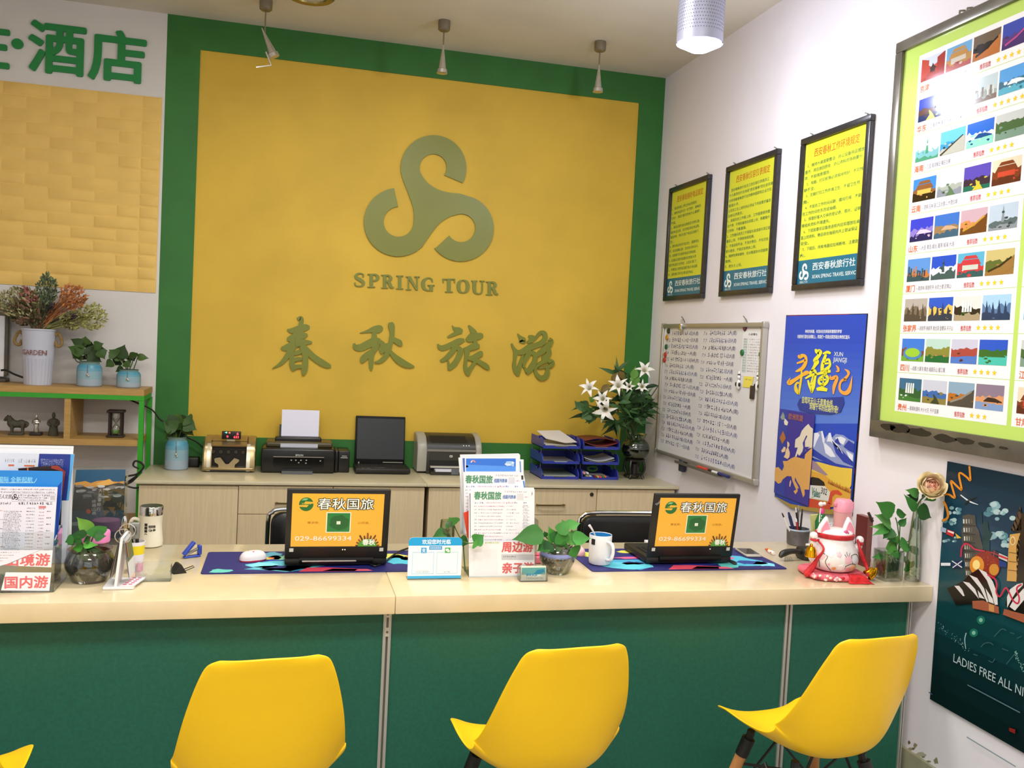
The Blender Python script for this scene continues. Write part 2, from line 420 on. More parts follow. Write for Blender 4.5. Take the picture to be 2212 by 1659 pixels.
def emblem_outline():
    # crop coordinates, y down: angles run clockwise as seen
    p = arc(860, 485, 367, 27, -172, 30)                                # top lobe outside, over the top to the left
    p += crom([(493, 520), (520, 620), (582, 780), (632, 930), (643, 1040)], 6)
    p += arc(470, 1085, 168, 5, 268, 26)                                # hole of the left lobe
    p += [(420, 712)]
    p += arc(465, 1090, 383, -98, -315, 30)                             # left lobe outside
    p += crom([(745, 1345), (830, 1222), (935, 1095), (1045, 1025)], 6)
    p += arc(1170, 1155, 158, -108, 148, 26)                            # hole of the right lobe
    p += [(890, 1375)]
    p += arc(1165, 1160, 369, 143, -78, 30)                             # right lobe outside
    p += crom([(1160, 772), (1020, 757), (900, 720), (800, 655), (735, 575)], 6)
    p += arc(856, 480, 152, 158, 394, 26)                               # hole of the top lobe
    return p
EMB = emblem_outline()
plate('emblem', [[toY(770+x/5.184, 270+y/5.184) for x, y in EMB]], 'large olive green three-lobed swirl emblem on the yellow wall', 'wall emblem')
def rc(x0, x1, y0, y1): return [(x0, y0), (x1, y0), (x1, y1), (x0, y1)]
def rb(p, n=6): L, R, c = ribbon(p, n); return Rib(L+R[::-1])
SERIF = {
 'S': [rb([(.60, .70, .10), (.62, .88, .08), (.42, .965, .09), (.2, .88, .16), (.17, .68, .2), (.42, .5, .24), (.62, .3, .2), (.58, .1, .14), (.36, .03, .09), (.13, .1, .08), (.1, .3, .09)])],
 'P': [rc(.14, .34, 0, 1), rc(.02, .46, 0, .07), rc(.02, .3, .93, 1), rb([(.25, .955, .09), (.5, .93, .13), (.62, .73, .2), (.5, .53, .13), (.28, .5, .09)])],
 'R': [rc(.12, .32, 0, 1), rc(.01, .42, 0, .07), rc(.01, .28, .93, 1), rb([(.24, .955, .09), (.47, .93, .13), (.58, .75, .19), (.47, .57, .13), (.26, .53, .09)]), rb([(.36, .53, .12), (.5, .38, .19), (.58, .15, .19), (.68, .05, .1), (.76, .12, .05)])],
 'I': [rc(.16, .37, 0, 1), rc(.03, .5, 0, .07), rc(.03, .5, .93, 1)],
 'N': [rc(.14, .22, 0, 1), rc(.02, .34, 0, .07), rc(.02, .25, .93, 1), [(.08, 1), (.32, 1), (.74, 0), (.62, 0)], rc(.66, .74, 0, 1), rc(.54, .86, .93, 1)],
 'G': [rb([(.66, .66, .07), (.64, .85, .08), (.44, .96, .09), (.2, .8, .18), (.14, .5, .22), (.2, .2, .18), (.42, .04, .09), (.64, .12, .09)]), rc(.5, .7, .0, .42), rc(.4, .8, .38, .45)],
 'T': [rc(.28, .49, 0, 1), rc(.16, .61, 0, .07), rc(.02, .75, .92, 1), [(.02, 1), (.1, 1), (.09, .7), (.03, .7)], [(.67, 1), (.75, 1), (.74, .7), (.68, .7)]],
 'O': [rb([(.4, .965, .07), (.2, .84, .17), (.13, .5, .22), (.2, .16, .17), (.4, .035, .07)]), rb([(.4, .965, .07), (.6, .84, .17), (.67, .5, .22), (.6, .16, .17), (.4, .035, .07)])],
 'U': [rb([(.2, 1, .2), (.2, .35, .2), (.26, .12, .15), (.42, .03, .09), (.58, .1, .08), (.64, .3, .08), (.64, 1, .08)]), rc(.03, .38, .93, 1), rc(.5, .78, .93, 1)]}
def spring_tour():
    cells = [('S', 100, 250), ('P', 285, 455), ('R', 478, 657), ('I', 688, 787), ('N', 823, 1018), ('G', 1038, 1228), ('T', 1338, 1515), ('O', 1535, 1718), ('U', 1742, 1928), ('R', 1948, 2122)]
    where = ['first letter', 'second letter', 'third letter', 'fourth letter', 'fifth letter', 'last letter of the word SPRING,', 'first letter of the word TOUR,', 'second letter of the word TOUR,', 'third letter of the word TOUR,', 'last letter of the word TOUR,']
    for (c, a, b), w in zip(cells, where):
        m = (a+b)/2; base = 320+(m-175)*120/1860; top = base-193
        outs = SERIF[c]; xs = [p[0] for o in outs for p in o]; x0, x1 = min(xs), max(xs)
        outs = [type(o)([toY(750+(a+(x-x0)/(x1-x0)*(b-a))/6.506, 570+(base+(top-base)*y)/6.506) for x, y in o]) for o in outs]
        word = 'of the word SPRING,' if 'word' not in w else ''
        plate('sign_letter', outs, ' '.join(f'olive capital {c}, {w} {word} below the emblem'.split()), 'sign letter', 'SPRING TOUR letters on the yellow wall', .009)
spring_tour()
BRUSH = [
 ('春', 580, 670, 'leftmost', [[(690, 215, 70), (770, 190, 100), (790, 260, 110), (770, 350, 110), (755, 440, 130)], [(450, 460, 30), (560, 490, 130), (760, 440, 170), (900, 410, 150), (985, 410, 60)], [(445, 680, 60), (520, 680, 150), (700, 630, 180), (860, 600, 130), (935, 590, 60)], [(310, 880, 50), (380, 905, 130), (560, 840, 170), (780, 770, 160), (950, 768, 95), (1040, 770, 50)], [(740, 430, 180), (690, 640, 250), (590, 850, 190), (450, 1090, 130), (300, 1270, 90), (95, 1390, 15)], [(800, 800, 100), (920, 960, 140), (1080, 1120, 150), (1270, 1250, 160), (1430, 1325, 115), (1490, 1320, 60)], [(540, 950, 100), (560, 1150, 125), (570, 1330, 120), (600, 1450, 50)], [(590, 1060, 40), (690, 1015, 110), (810, 980, 80)], [(600, 1200, 80), (700, 1165, 95), (810, 1165, 60)], [(590, 1370, 130), (700, 1345, 95), (810, 1350, 90)], [(800, 850, 140), (875, 1050, 140), (880, 1250, 140), (860, 1430, 140), (830, 1555, 50)], [(640, 760, 200), (780, 760, 200)]]),
 ('秋', 750, 680, 'second', [[(300, 435, 12), (480, 395, 70), (650, 345, 150), (780, 345, 190), (840, 370, 60)], [(165, 680, 40), (200, 770, 130), (330, 780, 170), (500, 700, 190), (650, 620, 170), (790, 590, 50)], [(640, 420, 100), (650, 600, 140), (650, 780, 140), (580, 950, 140), (570, 1100, 120), (570, 1250, 90), (570, 1335, 30)], [(345, 1150, 60), (380, 1060, 150), (480, 960, 150), (610, 860, 120)], [(640, 900, 60), (720, 780, 50), (780, 600, 50)], [(780, 610, 50), (850, 720, 140), (830, 850, 150), (815, 940, 30)], [(1035, 180, 90), (1050, 260, 155), (1070, 400, 115), (1060, 550, 115), (1020, 720, 110), (970, 870, 130), (900, 1010, 115), (780, 1110, 95), (650, 1140, 35)], [(1080, 570, 100), (1180, 630, 130), (1270, 680, 140), (1315, 680, 70)], [(840, 800, 110), (930, 760, 150), (1020, 720, 110)], [(1000, 840, 70), (1110, 980, 125), (1250, 1100, 165), (1400, 1185, 150), (1530, 1225, 90), (1600, 1235, 25)]]),
 ('旅', 930, 690, 'third', [[(515, 145, 12), (560, 210, 70), (640, 255, 150), (720, 280, 130), (760, 290, 70)], [(740, 310, 60), (640, 315, 90), (520, 370, 80), (400, 425, 35)], [(170, 585, 25), (220, 665, 110), (320, 675, 130), (500, 595, 120), (680, 520, 145), (805, 490, 70)], [(590, 580, 90), (560, 690, 130), (470, 820, 120), (360, 930, 110), (235, 1000, 65)], [(600, 630, 90), (700, 730, 130), (690, 830, 135), (620, 980, 120), (540, 1090, 130), (430, 1210, 40)], [(410, 960, 30), (430, 1080, 60), (435, 1200, 55)], [(905, 140, 30), (970, 230, 100), (1030, 330, 160), (990, 420, 200), (900, 465, 150), (845, 450, 60)], [(1000, 430, 160), (1120, 400, 160), (1210, 380, 120), (1250, 375, 50)], [(1045, 490, 80), (1080, 600, 110)], [(790, 730, 90), (900, 695, 120), (1050, 640, 160), (1165, 640, 80)], [(860, 720, 140), (860, 850, 110), (830, 1000, 75), (825, 1150, 95), (880, 1280, 120), (885, 1345, 40)], [(890, 920, 50), (1020, 910, 120), (1130, 850, 130), (1210, 805, 120), (1240, 795, 50)], [(1070, 990, 80), (980, 1120, 85), (890, 1240, 110)], [(880, 930, 60), (1050, 965, 100), (1200, 1040, 115), (1320, 1120, 130), (1390, 1190, 50)]]),
 ('游', 1080, 690, 'rightmost', [[(415, 340, 18), (470, 420, 80), (530, 490, 160), (545, 530, 110), (450, 530, 35)], [(675, 390, 40), (740, 425, 120), (800, 430, 90), (850, 430, 50)], [(640, 560, 40), (740, 500, 110), (860, 440, 60)], [(270, 575, 35), (320, 690, 75), (400, 790, 120)], [(370, 770, 120), (345, 950, 75), (335, 1120, 100), (390, 1260, 125), (425, 1355, 40)], [(545, 850, 50), (490, 1020, 85), (445, 1180, 100), (425, 1340, 50)], [(410, 790, 100), (540, 770, 140), (700, 665, 150), (850, 620, 130), (990, 560, 140), (1070, 440, 110), (1050, 340, 120), (980, 305, 80), (900, 370, 70), (855, 450, 40)], [(730, 740, 110), (640, 880, 115), (575, 1020, 85), (555, 1150, 45)], [(740, 780, 110), (830, 850, 115), (820, 1000, 120), (720, 1180, 135), (640, 1315, 40)], [(580, 1150, 50), (640, 1260, 90)], [(1170, 470, 90), (1220, 520, 90), (1130, 640, 140), (1000, 760, 130), (920, 820, 110), (900, 880, 40)], [(1100, 680, 130), (1160, 770, 120), (1110, 880, 130), (1040, 910, 110)], [(1010, 870, 50), (1060, 960, 140), (1130, 1000, 120)], [(1120, 960, 80), (1220, 1030, 140), (1190, 1110, 90), (1050, 1135, 55), (910, 1170, 35)], [(1110, 1130, 80), (1125, 1250, 100), (1070, 1370, 120), (960, 1395, 120), (865, 1310, 95), (830, 1200, 65), (880, 1110, 70), (990, 1030, 90), (1080, 1000, 80)]])]
for ch, ox, oy, wh, st in BRUSH:
    plate('brush_character', [Rib([toY(ox+x/11.06, oy+y/11.06) for x, y in rb(q, 7)]) for q in st], f'olive green brush-script character {ch}, {wh} in the row of four', 'sign letter', 'brush characters on the yellow wall', .009)
# ---------------------------------------------------------------- ceiling fittings
def spot_pendant(loc, cord, tilt, label):
    t = thing('spotlight', label, 'ceiling lamp', loc, 0, 'small spotlights along the ceiling')
    n = M('#8E8674', .35, .7)
    B(n).lathe([(.034, 0), (.036, -.02), (.034, -.05), (.026, -.058)]).build('ceiling_mount', t)
    B(M('#7F7862', .4, .5)).tube([(0, 0, -.05), (0, 0, -cord)], .004, 6).build('cord', t)
    h = B(M('#C9C6BE', .25, .8)); h.X = Matrix.Translation((0, 0, -cord)) @ Matrix.Rotation(tilt, 4, 'Y')
    h.lathe([(.003, .04), (.008, .0), (.012, -.03), (.013, -.031), (.016, -.06), (.017, -.062), (.022, -.1), (.03, -.105), (.031, -.125), (.022, -.127)], seg=20)
    if tilt:
        h.X = Matrix.Translation((.01, 0, -cord-.09)); h.tube([(0, 0, 0), (.03, 0, -.07), (-.05, 0, -.09)], .006, 6)
    h.build('lamp_head', t)
spot_pendant((-2.563, -.451, ZC), .19, -.45, 'crooked spotlight hanging in front of the upper left green border')
spot_pendant((-1.58, -.507, ZC), .17, 0, 'spotlight hanging straight in front of the middle of the green top border')
spot_pendant((-.643, -.516, ZC), .17, 0, 'spotlight hanging nearest the bright cylinder lamp')
t = thing('downlight', 'round recessed downlight with a metal rim at the top edge of the ceiling', 'ceiling lamp', (-2.33, -.62, ZC))
B(M('#9A8C5A', .25, .8)).lathe([(.085, 0), (.125, 0), (.13, -.008), (.12, -.016), (.09, -.012), (.085, 0)], seg=40, cap=False).build('rim', t)
B(M('#C7C4BC', .3)).lathe([(.0001, -.004), (.088, -.004)], seg=32, cap=False).build('diffuser', t)
t = thing('cylinder_lamp', 'perforated metal cylinder lamp shining white near the right wall', 'ceiling lamp', (LAMP.x, -2.0, ZC))
def perforated():
    b = B(M('#B9BCD6', .4, .3)); r, L = .1, ZC-LAMP.z
    b.lathe([(r, 0), (r, -L)], seg=48, cap=False); b.lathe([(r-.004, -L), (r-.004, 0)], seg=48, cap=False)
    b.build('housing', t)
    d = B(M('#6E7190', .6))
    for i in range(int((L-.04)/.0145)):
        for j in range(54):
            a = 2*PI*(j+.5*(i % 2))/54; z = -.02-i*.0145
            c = Vector((math.cos(a)*(r+.0004), math.sin(a)*(r+.0004), z)); tx = Vector((-math.sin(a), math.cos(a), 0))*.0026; tz = Vector((0, 0, .0026))
            d.add([c+tx*math.cos(PI*k/3)+tz*math.sin(PI*k/3) for k in range(6)], [(0, 1, 2, 3, 4, 5)], False)
    tag(d.build('perforation', t))
    B(M('#F4F4FF', .3, emit=30)).lathe([(.0001, -L-.035), (.04, -L-.03), (.075, -L-.012), (.092, -L+.02), (.092, -L+.06)], seg=32, cap=False).build('bulb', t)
perforated()
# ================================================================ things on the right wall
FRM = M('#2B2A2C', .3, noise=.2, ns=40)
def frame_x(b, y0, y1, z0, z1, w, d, x=0):
    """picture frame on the right wall: y0 > y1 (y0 nearer the corner)"""
    for (a0, a1, c0, c1) in ((y1, y0, z0, z0+w), (y1, y0, z1-w, z1), (y0-w, y0, z0+w, z1-w), (y1, y1+w, z0+w, z1-w)):
        b.rbox(x-d, x, a0, a1, c0, c1, .004, 2)
def logo_uv(s, u, v, size, hx, lv=None):
    s.col(hx); z = (s.lv if lv is None else lv)*s.step
    o = [(u+(x-810)/1450*size, v-(y-820)/1450*size) for x, y in EMB][::-1]
    return s.add([(x, y, z) for x, y in o], [tuple(range(len(o)))], False)
RULES = [
 ('西安春秋接听电话规定', ['1、电话铃响三声之内必须接听。', '2、接听电话先说一句"您好，春秋旅', '行社"，再说"请问您有什么需要"。', '不能。', '3、通话过程中语言要规范文明礼貌，', '做好电话记录，对方姓名单位电话等，', '通话完毕，待对方放下电话后再放下。', '好。', '4、接听电话时间不宜过长，需要转告', '的，应当准确记录，及时告诉有关人。', '并，如果是不在意的电话可转接客。', '5、在通话过程中如遇来访的客人须', '挂好电话后"对不起，让您久等了"。', '6、不得用公司的电话拨打私人电话聊', '天，请勿拨打声讯台等信息电话。']),
 ('西安春秋仪容仪表规定', ['    西安春秋旅行社员工的仪容仪表是员工', '个人素质的外在体现"西安春秋"的社会形象', '也体现着春秋旅行社的精神面貌和企业文化', '管理水平。', '公司员工在上班时间必须以下内容要求着装', '仪容仪表要求。', '1、按规定的工作服上岗，工作服要保持整', '洁干净，不得穿着奇装异服上班，佩戴胸卡', '打领带，不戴墨镜。', '2、工作期间男员工不得留长发或胡子须正装', '着装上岗，不得穿拖鞋短裤。', '3、不准涂指甲油，不涂浓艳妆，不化浓妆', '披头散发，不能浓妆艳抹上班。', '4、精神饱满有精神，在对客服务中须面带', '微笑。', '5、男女士上班。']),
 ('西安春秋工作环境规定', ['    1、维持大桌面要整洁，办公设备用品摆放', '整齐，用后放回原处，办公资料的存档要分', '类，不能随意摆放。', '    2、电脑，打印机等必须保持完好，不可残', '缺不全。', '    3、定期打扫工作环境卫生，不留卫生死', '角。', '    4、不能在工作时间闲聊，嬉戏打闹，不能', '在工作时间吃东西或抽烟。', '    5、保管好客人交来的登记表、照片、证明', '等相关资料不得遗失。', '    6、下班前要将设备放进柜内应将摆放在桌', '面上的资料、物品收在抽屉内并上锁以保证', '安全。', '    7、下班后，所有电器应拉闸断电，注意防', '火。'])]
def rule_poster(i, y0, y1, label):
    z0, z1 = 1.894, 2.62
    t = thing('framed_notice', label, 'notice', (0, (y0+y1)/2, z0), 0, 'framed notices in a row high on the right wall')
    b = B(FRM); frame_x(b, y0, y1, z0, z1, .03, .026); b.build('frame', t, world=True)
    for q_ in (y0-.06, y1+.06): B('#7A7870').tube([(-.004, q_, z1-.01), (-.006, q_-.01, z1+.012), (-.006, q_+.01, z1+.02)], .003, 5).build('hook', t, world=True)
    s = Sheet('X', -.012, step=.0003, rough=.3)
    u0, u1 = -y0+.028, -y1-.028; w = u1-u0; v0, v1 = z0+.028, z1-.028
    yc = '#D3D63A'
    s.slab([(u0, v0), (u1, v0), (u1, v1), (u0, v1)], yc, .004); s.up()
    s.rect(u0, v0, u1, v0+.115, '#1F6C86', rough if False else None)
    s.up()
    ttl, rows = RULES[i]
    s.text(ttl, (u0+w*.16, v1-.075), (u1-w*.12, v1-.035), '#C4602A', .012)
    n = len(rows); H = (v1-.095)-(v0+.125); st = H/n
    for k, r in enumerate(rows):
        q = len(r.strip()); ind = .06 if r.startswith(' ') else .02
        wd_ = min(1-ind-.04, q/19.5*.94)*w
        y = v1-.095-(k+1)*st+.2*st
        s.text(r.strip(), (u0+ind*w, y), (u0+ind*w+wd_, y+st*.62), '#2F6F4A', .006, res=1)
    logo_uv(s, u0+.055, v0+.06, .082, '#E8EFE8')
    s.text('SPRING TOUR', (u0+.022, v0+.006), (u0+.09, v0+.017), '#E8EFE8', res=1)
    s.text('西安春秋旅行社', (u0+.125, v0+.062), (u1-.03, v0+.098), '#EAF0EA', .02)
    s.text("XI'AN SPRING TRAVEL SERVICE", (u0+.125, v0+.024), (u1-.008, v0+.042), '#EAF0EA', .01)
    s.build('notice_sheet', t)
rule_poster(0, -.222, -.793, 'framed yellow-green notice nearest the corner, smallest-looking of three')
rule_poster(1, -1.005, -1.561, 'framed yellow-green notice in the middle of the row of three')
rule_poster(2, -1.77, -2.309, 'framed yellow-green notice next to the big photo board')
# ---------------------------------------------------------------- whiteboard
def whiteboard():
    y0, y1, z0, z1 = -.252, -1.545, .912, 1.745
    t = thing('whiteboard', 'whiteboard covered in rows of blue handwriting on the right wall', 'whiteboard', (0, (y0+y1)/2, z0))
    b = B(M('#B4B0A6', .35, .6)); frame_x(b, y0, y1, z0, z1, .024, .03, -.004)
    for y in (y0, y1):
        for z in (z0, z1): b.rbox(-.036, -.003, y-.02 if y == y0 else y-.004, y+.004 if y == y0 else y+.02, z-.005 if z == z0 else z-.03, z+.03 if z == z0 else z+.005, .006)
    b.build('frame', t, world=True)
    s = Sheet('X', -.02, step=.0003, rough=.22); u0, u1 = -y0+.02, -y1-.02
    s.slab([(u0, z0+.02), (u1, z0+.02), (u1, z1-.02), (u0, z1-.02)], '#D9D8DA', .01); s.up()
    rd = random.Random(11)
    ink = ['#3A4078', '#454A78', '#545A98', '#343A68']
    tails = ['6日2人(南)', '一日5人(南)', '5日2人(南)', '一人(南)', '3日4人(东)', '2人(南)', '6日3人(南)', '12人(南)']
    def row(u, v, wt, k):
        hx = ink[k % 4]; h = .025
        s.text('7.%d' % (1+k % 28 if k < 9 else 10+k), (u, v), (u+.045, v+h*.8), hx, shear=.15, res=1)
        wm_ = wt*.54
        s.scrawl((u+.075, v-.003), (u+.075+wm_, v+h+.003), 9, hx, k*7+3, .12)
        s.text(tails[k % len(tails)], (u+.08+wm_, v-.003), (u+wt, v+h+.001), hx, .02, shear=.2, res=1)
    for k in range(18):
        row(u0+.045+rd.uniform(-.012, .012), z1-.072-k*.0405, .46+rd.uniform(-.06, .04), k)
    for k in range(18):
        row(u0+.56+rd.uniform(-.012, .012), z1-.068-k*.0425, .44+rd.uniform(-.04, .05) if k > 8 else .40, k+5)
    s.build('writing_surface', t)
    tr = B(M('#8E897C', .35, .6)).rbox(-.075, -.03, -.62, -1.20, 0, .006, .002) if False else B(M('#857F70', .35, .5))
    tr.box(-.072, -.03, -1.22, -.66, z0-.012, z0-.007); tr.box(-.074, -.071, -1.22, -.66, z0-.012, z0+.004); tr.build('pen_tray', t, world=True)
    for p in ((1477, 690), (1612, 690)):
        q = on('x', -.01, *p); B('#6B675C').tube([(-.002, q.y, q.z-.02), (-.012, q.y, q.z), (-.012, q.y+.03, q.z+.018)], .003, 5).build('hook', t, world=True)
    GM = 'magnets on the whiteboard'
    cp = lambda x, y: (1400+x/4.147, 660+y/4.147)
    def magnet(px, hx, label, r=.017):
        q = on('x', -.0203, *px); b = B(M(hx, .35)); b.disc((0, 0, 0), r, (-1, 0, 0), .009)
        o = b.build('magnet'); o.location = q; tag(o, label, 'magnet', GM)
    for x, y, c, l in [(187, 228, '#22351F', 'dark green round magnet in the upper left corner of the whiteboard'), (173, 287, '#C08A2A', 'orange-yellow round magnet under the dark green one'), (166, 370, '#1F5C34', 'green round magnet on the left edge of the whiteboard'), (158, 440, '#B5392B', 'upper of two red magnets on the left edge of the whiteboard'), (151, 488, '#B5392B', 'lower of two red magnets on the left edge of the whiteboard'),
                        (873, 200, '#5A2240', 'purple magnet at the top left of the pinned list'), (1036, 203, '#5A2240', 'purple magnet at the top right of the pinned list'), (848, 422, '#146B3C', 'green magnet halfway down the left side of the pinned list'), (1016, 440, '#146B3C', 'green magnet halfway down the right side of the pinned list')]:
        magnet(cp(x, y), c, l)
    def dangly(x, y, label):
        q = on('x', -.0203, *cp(x, y)); b = B(M('#E9E7E4', .4))
        t2 = thing('figure_magnet', label, 'magnet', q, 0, GM)
        b.ball((-.008, 0, -.012), (.008, .02, .028), 12, 8).ball((-.008, 0, .03), (.007, .012, .012), 12, 8).ball((-.008, 0, .05), (.005, .006, .012), 8, 6); b.build('body', t2)
        B(BLACK).ball((-.012, .018, -.01), (.006, .008, .012), 8, 6).ball((-.012, -.018, -.01), (.006, .008, .012), 8, 6).ball((-.008, 0, .042), (.007, .012, .004), 10, 6).build('dark_patch', t2)
    dangly(822, 690, 'white and black figure magnet at the lower left of the pinned list')
    dangly(992, 705, 'white and black figure magnet at the lower right of the pinned list')
    q = on('x', -.0203, *cp(941, 770)); b = B('#3A2E26'); b.rbox(-.01, 0, -.02, .02, -.04, .03, .004, rc=None)
    o = b.build('eraser_magnet'); o.location = q; tag(o, 'dark brown tag-shaped magnet under the yellow sticky note', 'magnet', GM)
    s2 = FX(-.0212, rough=.4)
    pl = [cp(853, 210), cp(1036, 212), cp(1015, 640), cp(840, 632)]
    us = [s2.P(p) for p in pl]; a0, a1 = us[0][0], us[1][0]; b1, b0 = us[0][1], us[3][1]
    s2.px = False; s2.slab([(a0, b0), (a1, b0), (a1, b1), (a0, b1)], '#E4E3E4', .0006); s2.up()
    s2.rect(a0+.01, b0+.02, a0+.055, b1-.05, '#C9D3D3'); s2.up()
    for k in range(13):
        y = b1-.05-k*(b1-b0-.07)/13
        s2.scrawl((a0+.015, y-.008), (a0+.05, y), 4, '#8D949C', k, .14); s2.scrawl((a0+.065, y-.008), (a1-.02, y), 7, '#A9A8B0', k+50, .14)
    s2.scrawl((a0+.06, b1-.035), (a1-.06, b1-.022), 5, '#4A4A52', 3, .2)
    tag(s2.build('pinned_list'), 'white printed list pinned under magnets on the whiteboard', 'paper')
    s3 = FX(-.0225, rough=.6); s3.slab([cp(858, 632), cp(945, 638), cp(925, 738), cp(845, 730)], '#E9D85A', .0006); s3.up()
    s3.scrawl(cp(868, 655), cp(930, 672), 5, '#8A8A60', 5, .12)
    tag(s3.build('sticky_note'), 'yellow sticky note below the pinned list on the whiteboard', 'note')
    q = on('x', -.035, *cp(299, 180)); b = B(CHROME); b.rbox(-.012, .004, -.016, .016, -.03, .012, .004); b.tube([(0, -.012, .01), (0, -.01, .035), (0, .01, .035), (0, .012, .01)], .003, 6)
    o = b.build('bulldog_clip'); o.location = q; tag(o, 'shiny metal clip on the top frame of the whiteboard', 'clip')
    q = on('x', -.05, *cp(263, 1398)); b = B('#3B4152'); b.rbox(-.015, .015, -.035, .02, -.06, .02, .008)
    o = b.build('cloth_tag'); o.location = (-.02, q.y, q.z); tag(o, 'dark blue-grey board wiper hanging below the whiteboard frame', 'board wiper')
    for nm, a, c, hx in (('red', 447, 530, '#C8402C'), ('black', 545, 630, '#26251F'), ('blue', 630, 722, '#252C66')):
        p0, p1 = on('x', -.052, *cp(a, 1405+(a-447)*.3)), on('x', -.052, *cp(c, 1405+(c-447)*.3))
        L = abs(p1.y-p0.y); tt = thing('marker_pen', f'{nm} capped marker pen lying on the whiteboard tray', 'marker pen', (-.05, (p0.y+p1.y)/2, z0+.0025), 0, 'marker pens on the whiteboard tray')
        B('#D8D6D0' if nm == 'black' else hx).tube([(0, -L/2, 0), (0, L*.12, 0)], .0085, 10).build('barrel', tt)
        B(hx).tube([(0, L*.12, 0), (0, L*.5, 0)], .0095, 10).build('cap', tt)
whiteboard()
# ---------------------------------------------------------------- tall blue banner poster with a smaller map poster over it
def banner():
    q = lambda x, y: (1640+x/3.607, 660+y/3.607); d = lambda x, y: (1660+x/6.91, 880+y/6.91)
    t = thing('banner_poster', 'tall blue poster with yellow brush title and snowy mountains', 'poster', (0, -2.03, .87))
    k = FX(-.003); k.slab([q(210, 75), q(845, 62), q(725, 1640), q(120, 1490), q(125, 1440)], '#17131A', .002)
    k.up(); k.poly([q(225, 77), q(700, 66), q(700, 72), q(225, 82)], '#8E2440')
    for a, c in ((640, 760), (1000, 1060), (1270, 1310)): k.poly([q(838-(a-62)*.077, a), q(842-(a-62)*.077, a), q(842-(c-62)*.077, c), q(838-(c-62)*.077, c)], '#8B1E22')
    k.build('backing', t)
    s = FX(-.008, step=.0004, rough=.35)
    s.slab([q(212, 82), q(835, 68), q(800, 520), q(780, 720), q(715, 1560), q(560, 1625), q(250, 1575), q(120, 1480), q(165, 700)], '#2449BC', .003); s.up()
    # the printed sky lightens downwards
    for i in range(10):
        a, c = 300+i*62, 300+(i+1)*62
        s.poly([q(197-i*4, a), q(816-i*4.8, a), q(812-i*4.8, c), q(193-i*4, c)], '#%02X%02X%02X' % (40+i*5, 78+i*5, 192+i*2))
    s.up()
    s.text('神奇的新疆，有您向往的美丽和憧憬的梦想', q(358, 215), q(645, 188), '#E4E8F2', .03)
    s.text('诗意地行游在丝绸路上，和我们一同揭去那西域女神的红盖头', q(298, 256), q(708, 230), '#E4E8F2', .03)
    s.text('XUN', q(583, 394), q(655, 364), '#E6EDD8', .012); s.text('JIANGJI', q(575, 450), q(684, 408), '#E6EDD8', .012)
    c = lambda x, y: (1690+x/11.85, 730+y/11.85)
    ST = [('#F2B340', [[(420, 440, 40), (460, 480, 110), (540, 450, 85), (610, 490, 70), (610, 620, 85), (540, 760, 95), (430, 830, 75), (350, 860, 30)], [(380, 650, 40), (500, 610, 60), (600, 560, 60)], [(220, 1020, 12), (160, 1120, 60), (200, 1150, 120), (350, 1060, 90), (520, 950, 85), (640, 890, 110), (705, 905, 30)]]),
          ('#EBCB3A', [[(505, 830, 40), (500, 1000, 50), (470, 1200, 60), (435, 1450, 40)], [(460, 1180, 30), (400, 1145, 50), (350, 1220, 60), (370, 1340, 95), (425, 1440, 50)]]),
          ('#ECE63C', [[(855, 285, 35), (900, 350, 110), (970, 360, 130), (940, 460, 95), (860, 560, 110), (880, 620, 150), (850, 700, 85), (760, 850, 60)], [(730, 930, 60), (750, 860, 70), (830, 830, 70), (870, 900, 60), (845, 1050, 65), (800, 1250, 100), (765, 1410, 30)], [(600, 1040, 40), (760, 950, 70), (930, 920, 60), (1080, 870, 95), (1250, 850, 70)], [(670, 1080, 40), (700, 1200, 60), (770, 1390, 50)], [(800, 960, 40), (740, 1200, 45)], [(1050, 405, 40), (1170, 365, 75), (1250, 400, 50)], [(1130, 420, 60), (1080, 560, 85), (1040, 700, 90), (1030, 850, 80)], [(1110, 590, 60), (1200, 550, 60), (1235, 690, 60), (1160, 790, 95), (1090, 830, 90)], [(1060, 660, 50), (1200, 650, 50)], [(1140, 850, 100), (1090, 960, 70)], [(1110, 950, 80), (1175, 1020, 70), (1150, 1130, 75), (1060, 1200, 80), (955, 1150, 70), (970, 1040, 65), (1090, 955, 70)], [(960, 1080, 45), (1165, 1060, 45)], [(1060, 970, 30), (1060, 1190, 40)], [(1000, 1200, 60), (1080, 1250, 50)], [(890, 1320, 70), (1000, 1300, 110), (1165, 1335, 80)]]),
          ('#F3A548', [[(1390, 700, 12), (1440, 770, 60), (1450, 850, 50), (1390, 855, 25)], [(1240, 950, 12), (1260, 1040, 75), (1390, 1000, 95), (1400, 1080, 85), (1340, 1250, 85), (1320, 1440, 30)], [(1610, 800, 12), (1700, 865, 70), (1700, 950, 60), (1600, 1060, 75), (1530, 1100, 60), (1485, 1200, 60), (1490, 1330, 65), (1580, 1410, 90), (1690, 1385, 115), (1755, 1250, 75), (1803, 980, 10)], [(1580, 1070, 90), (1655, 1070, 50)]])]
    s.up(4)
    for i, (hx, L) in enumerate(ST):
        for st in L: s.stroke([c(x, y)+(w/11.85*.00195,) for x, y, w in st] if False else [(x, y, w) for x, y, w in [(c(a, b)[0], c(a, b)[1], w/11.85) for a, b, w in st]], hx, s.lv+i*.5)
    s.up(2)
    s.poly([q(320, 725), q(660, 712), q(668, 760), q(640, 830), q(560, 850), q(400, 838), q(318, 815), q(300, 770)], '#2A3E93'); s.up()
    s.text('自驾环天山,千里黄金线,', q(338, 762), q(584, 738), '#D8D98A', .03); s.text('穿越千年的丝路传奇!', q(396, 808), q(622, 782), '#D8D98A', .03)
    # mountains
    s.lv -= 4
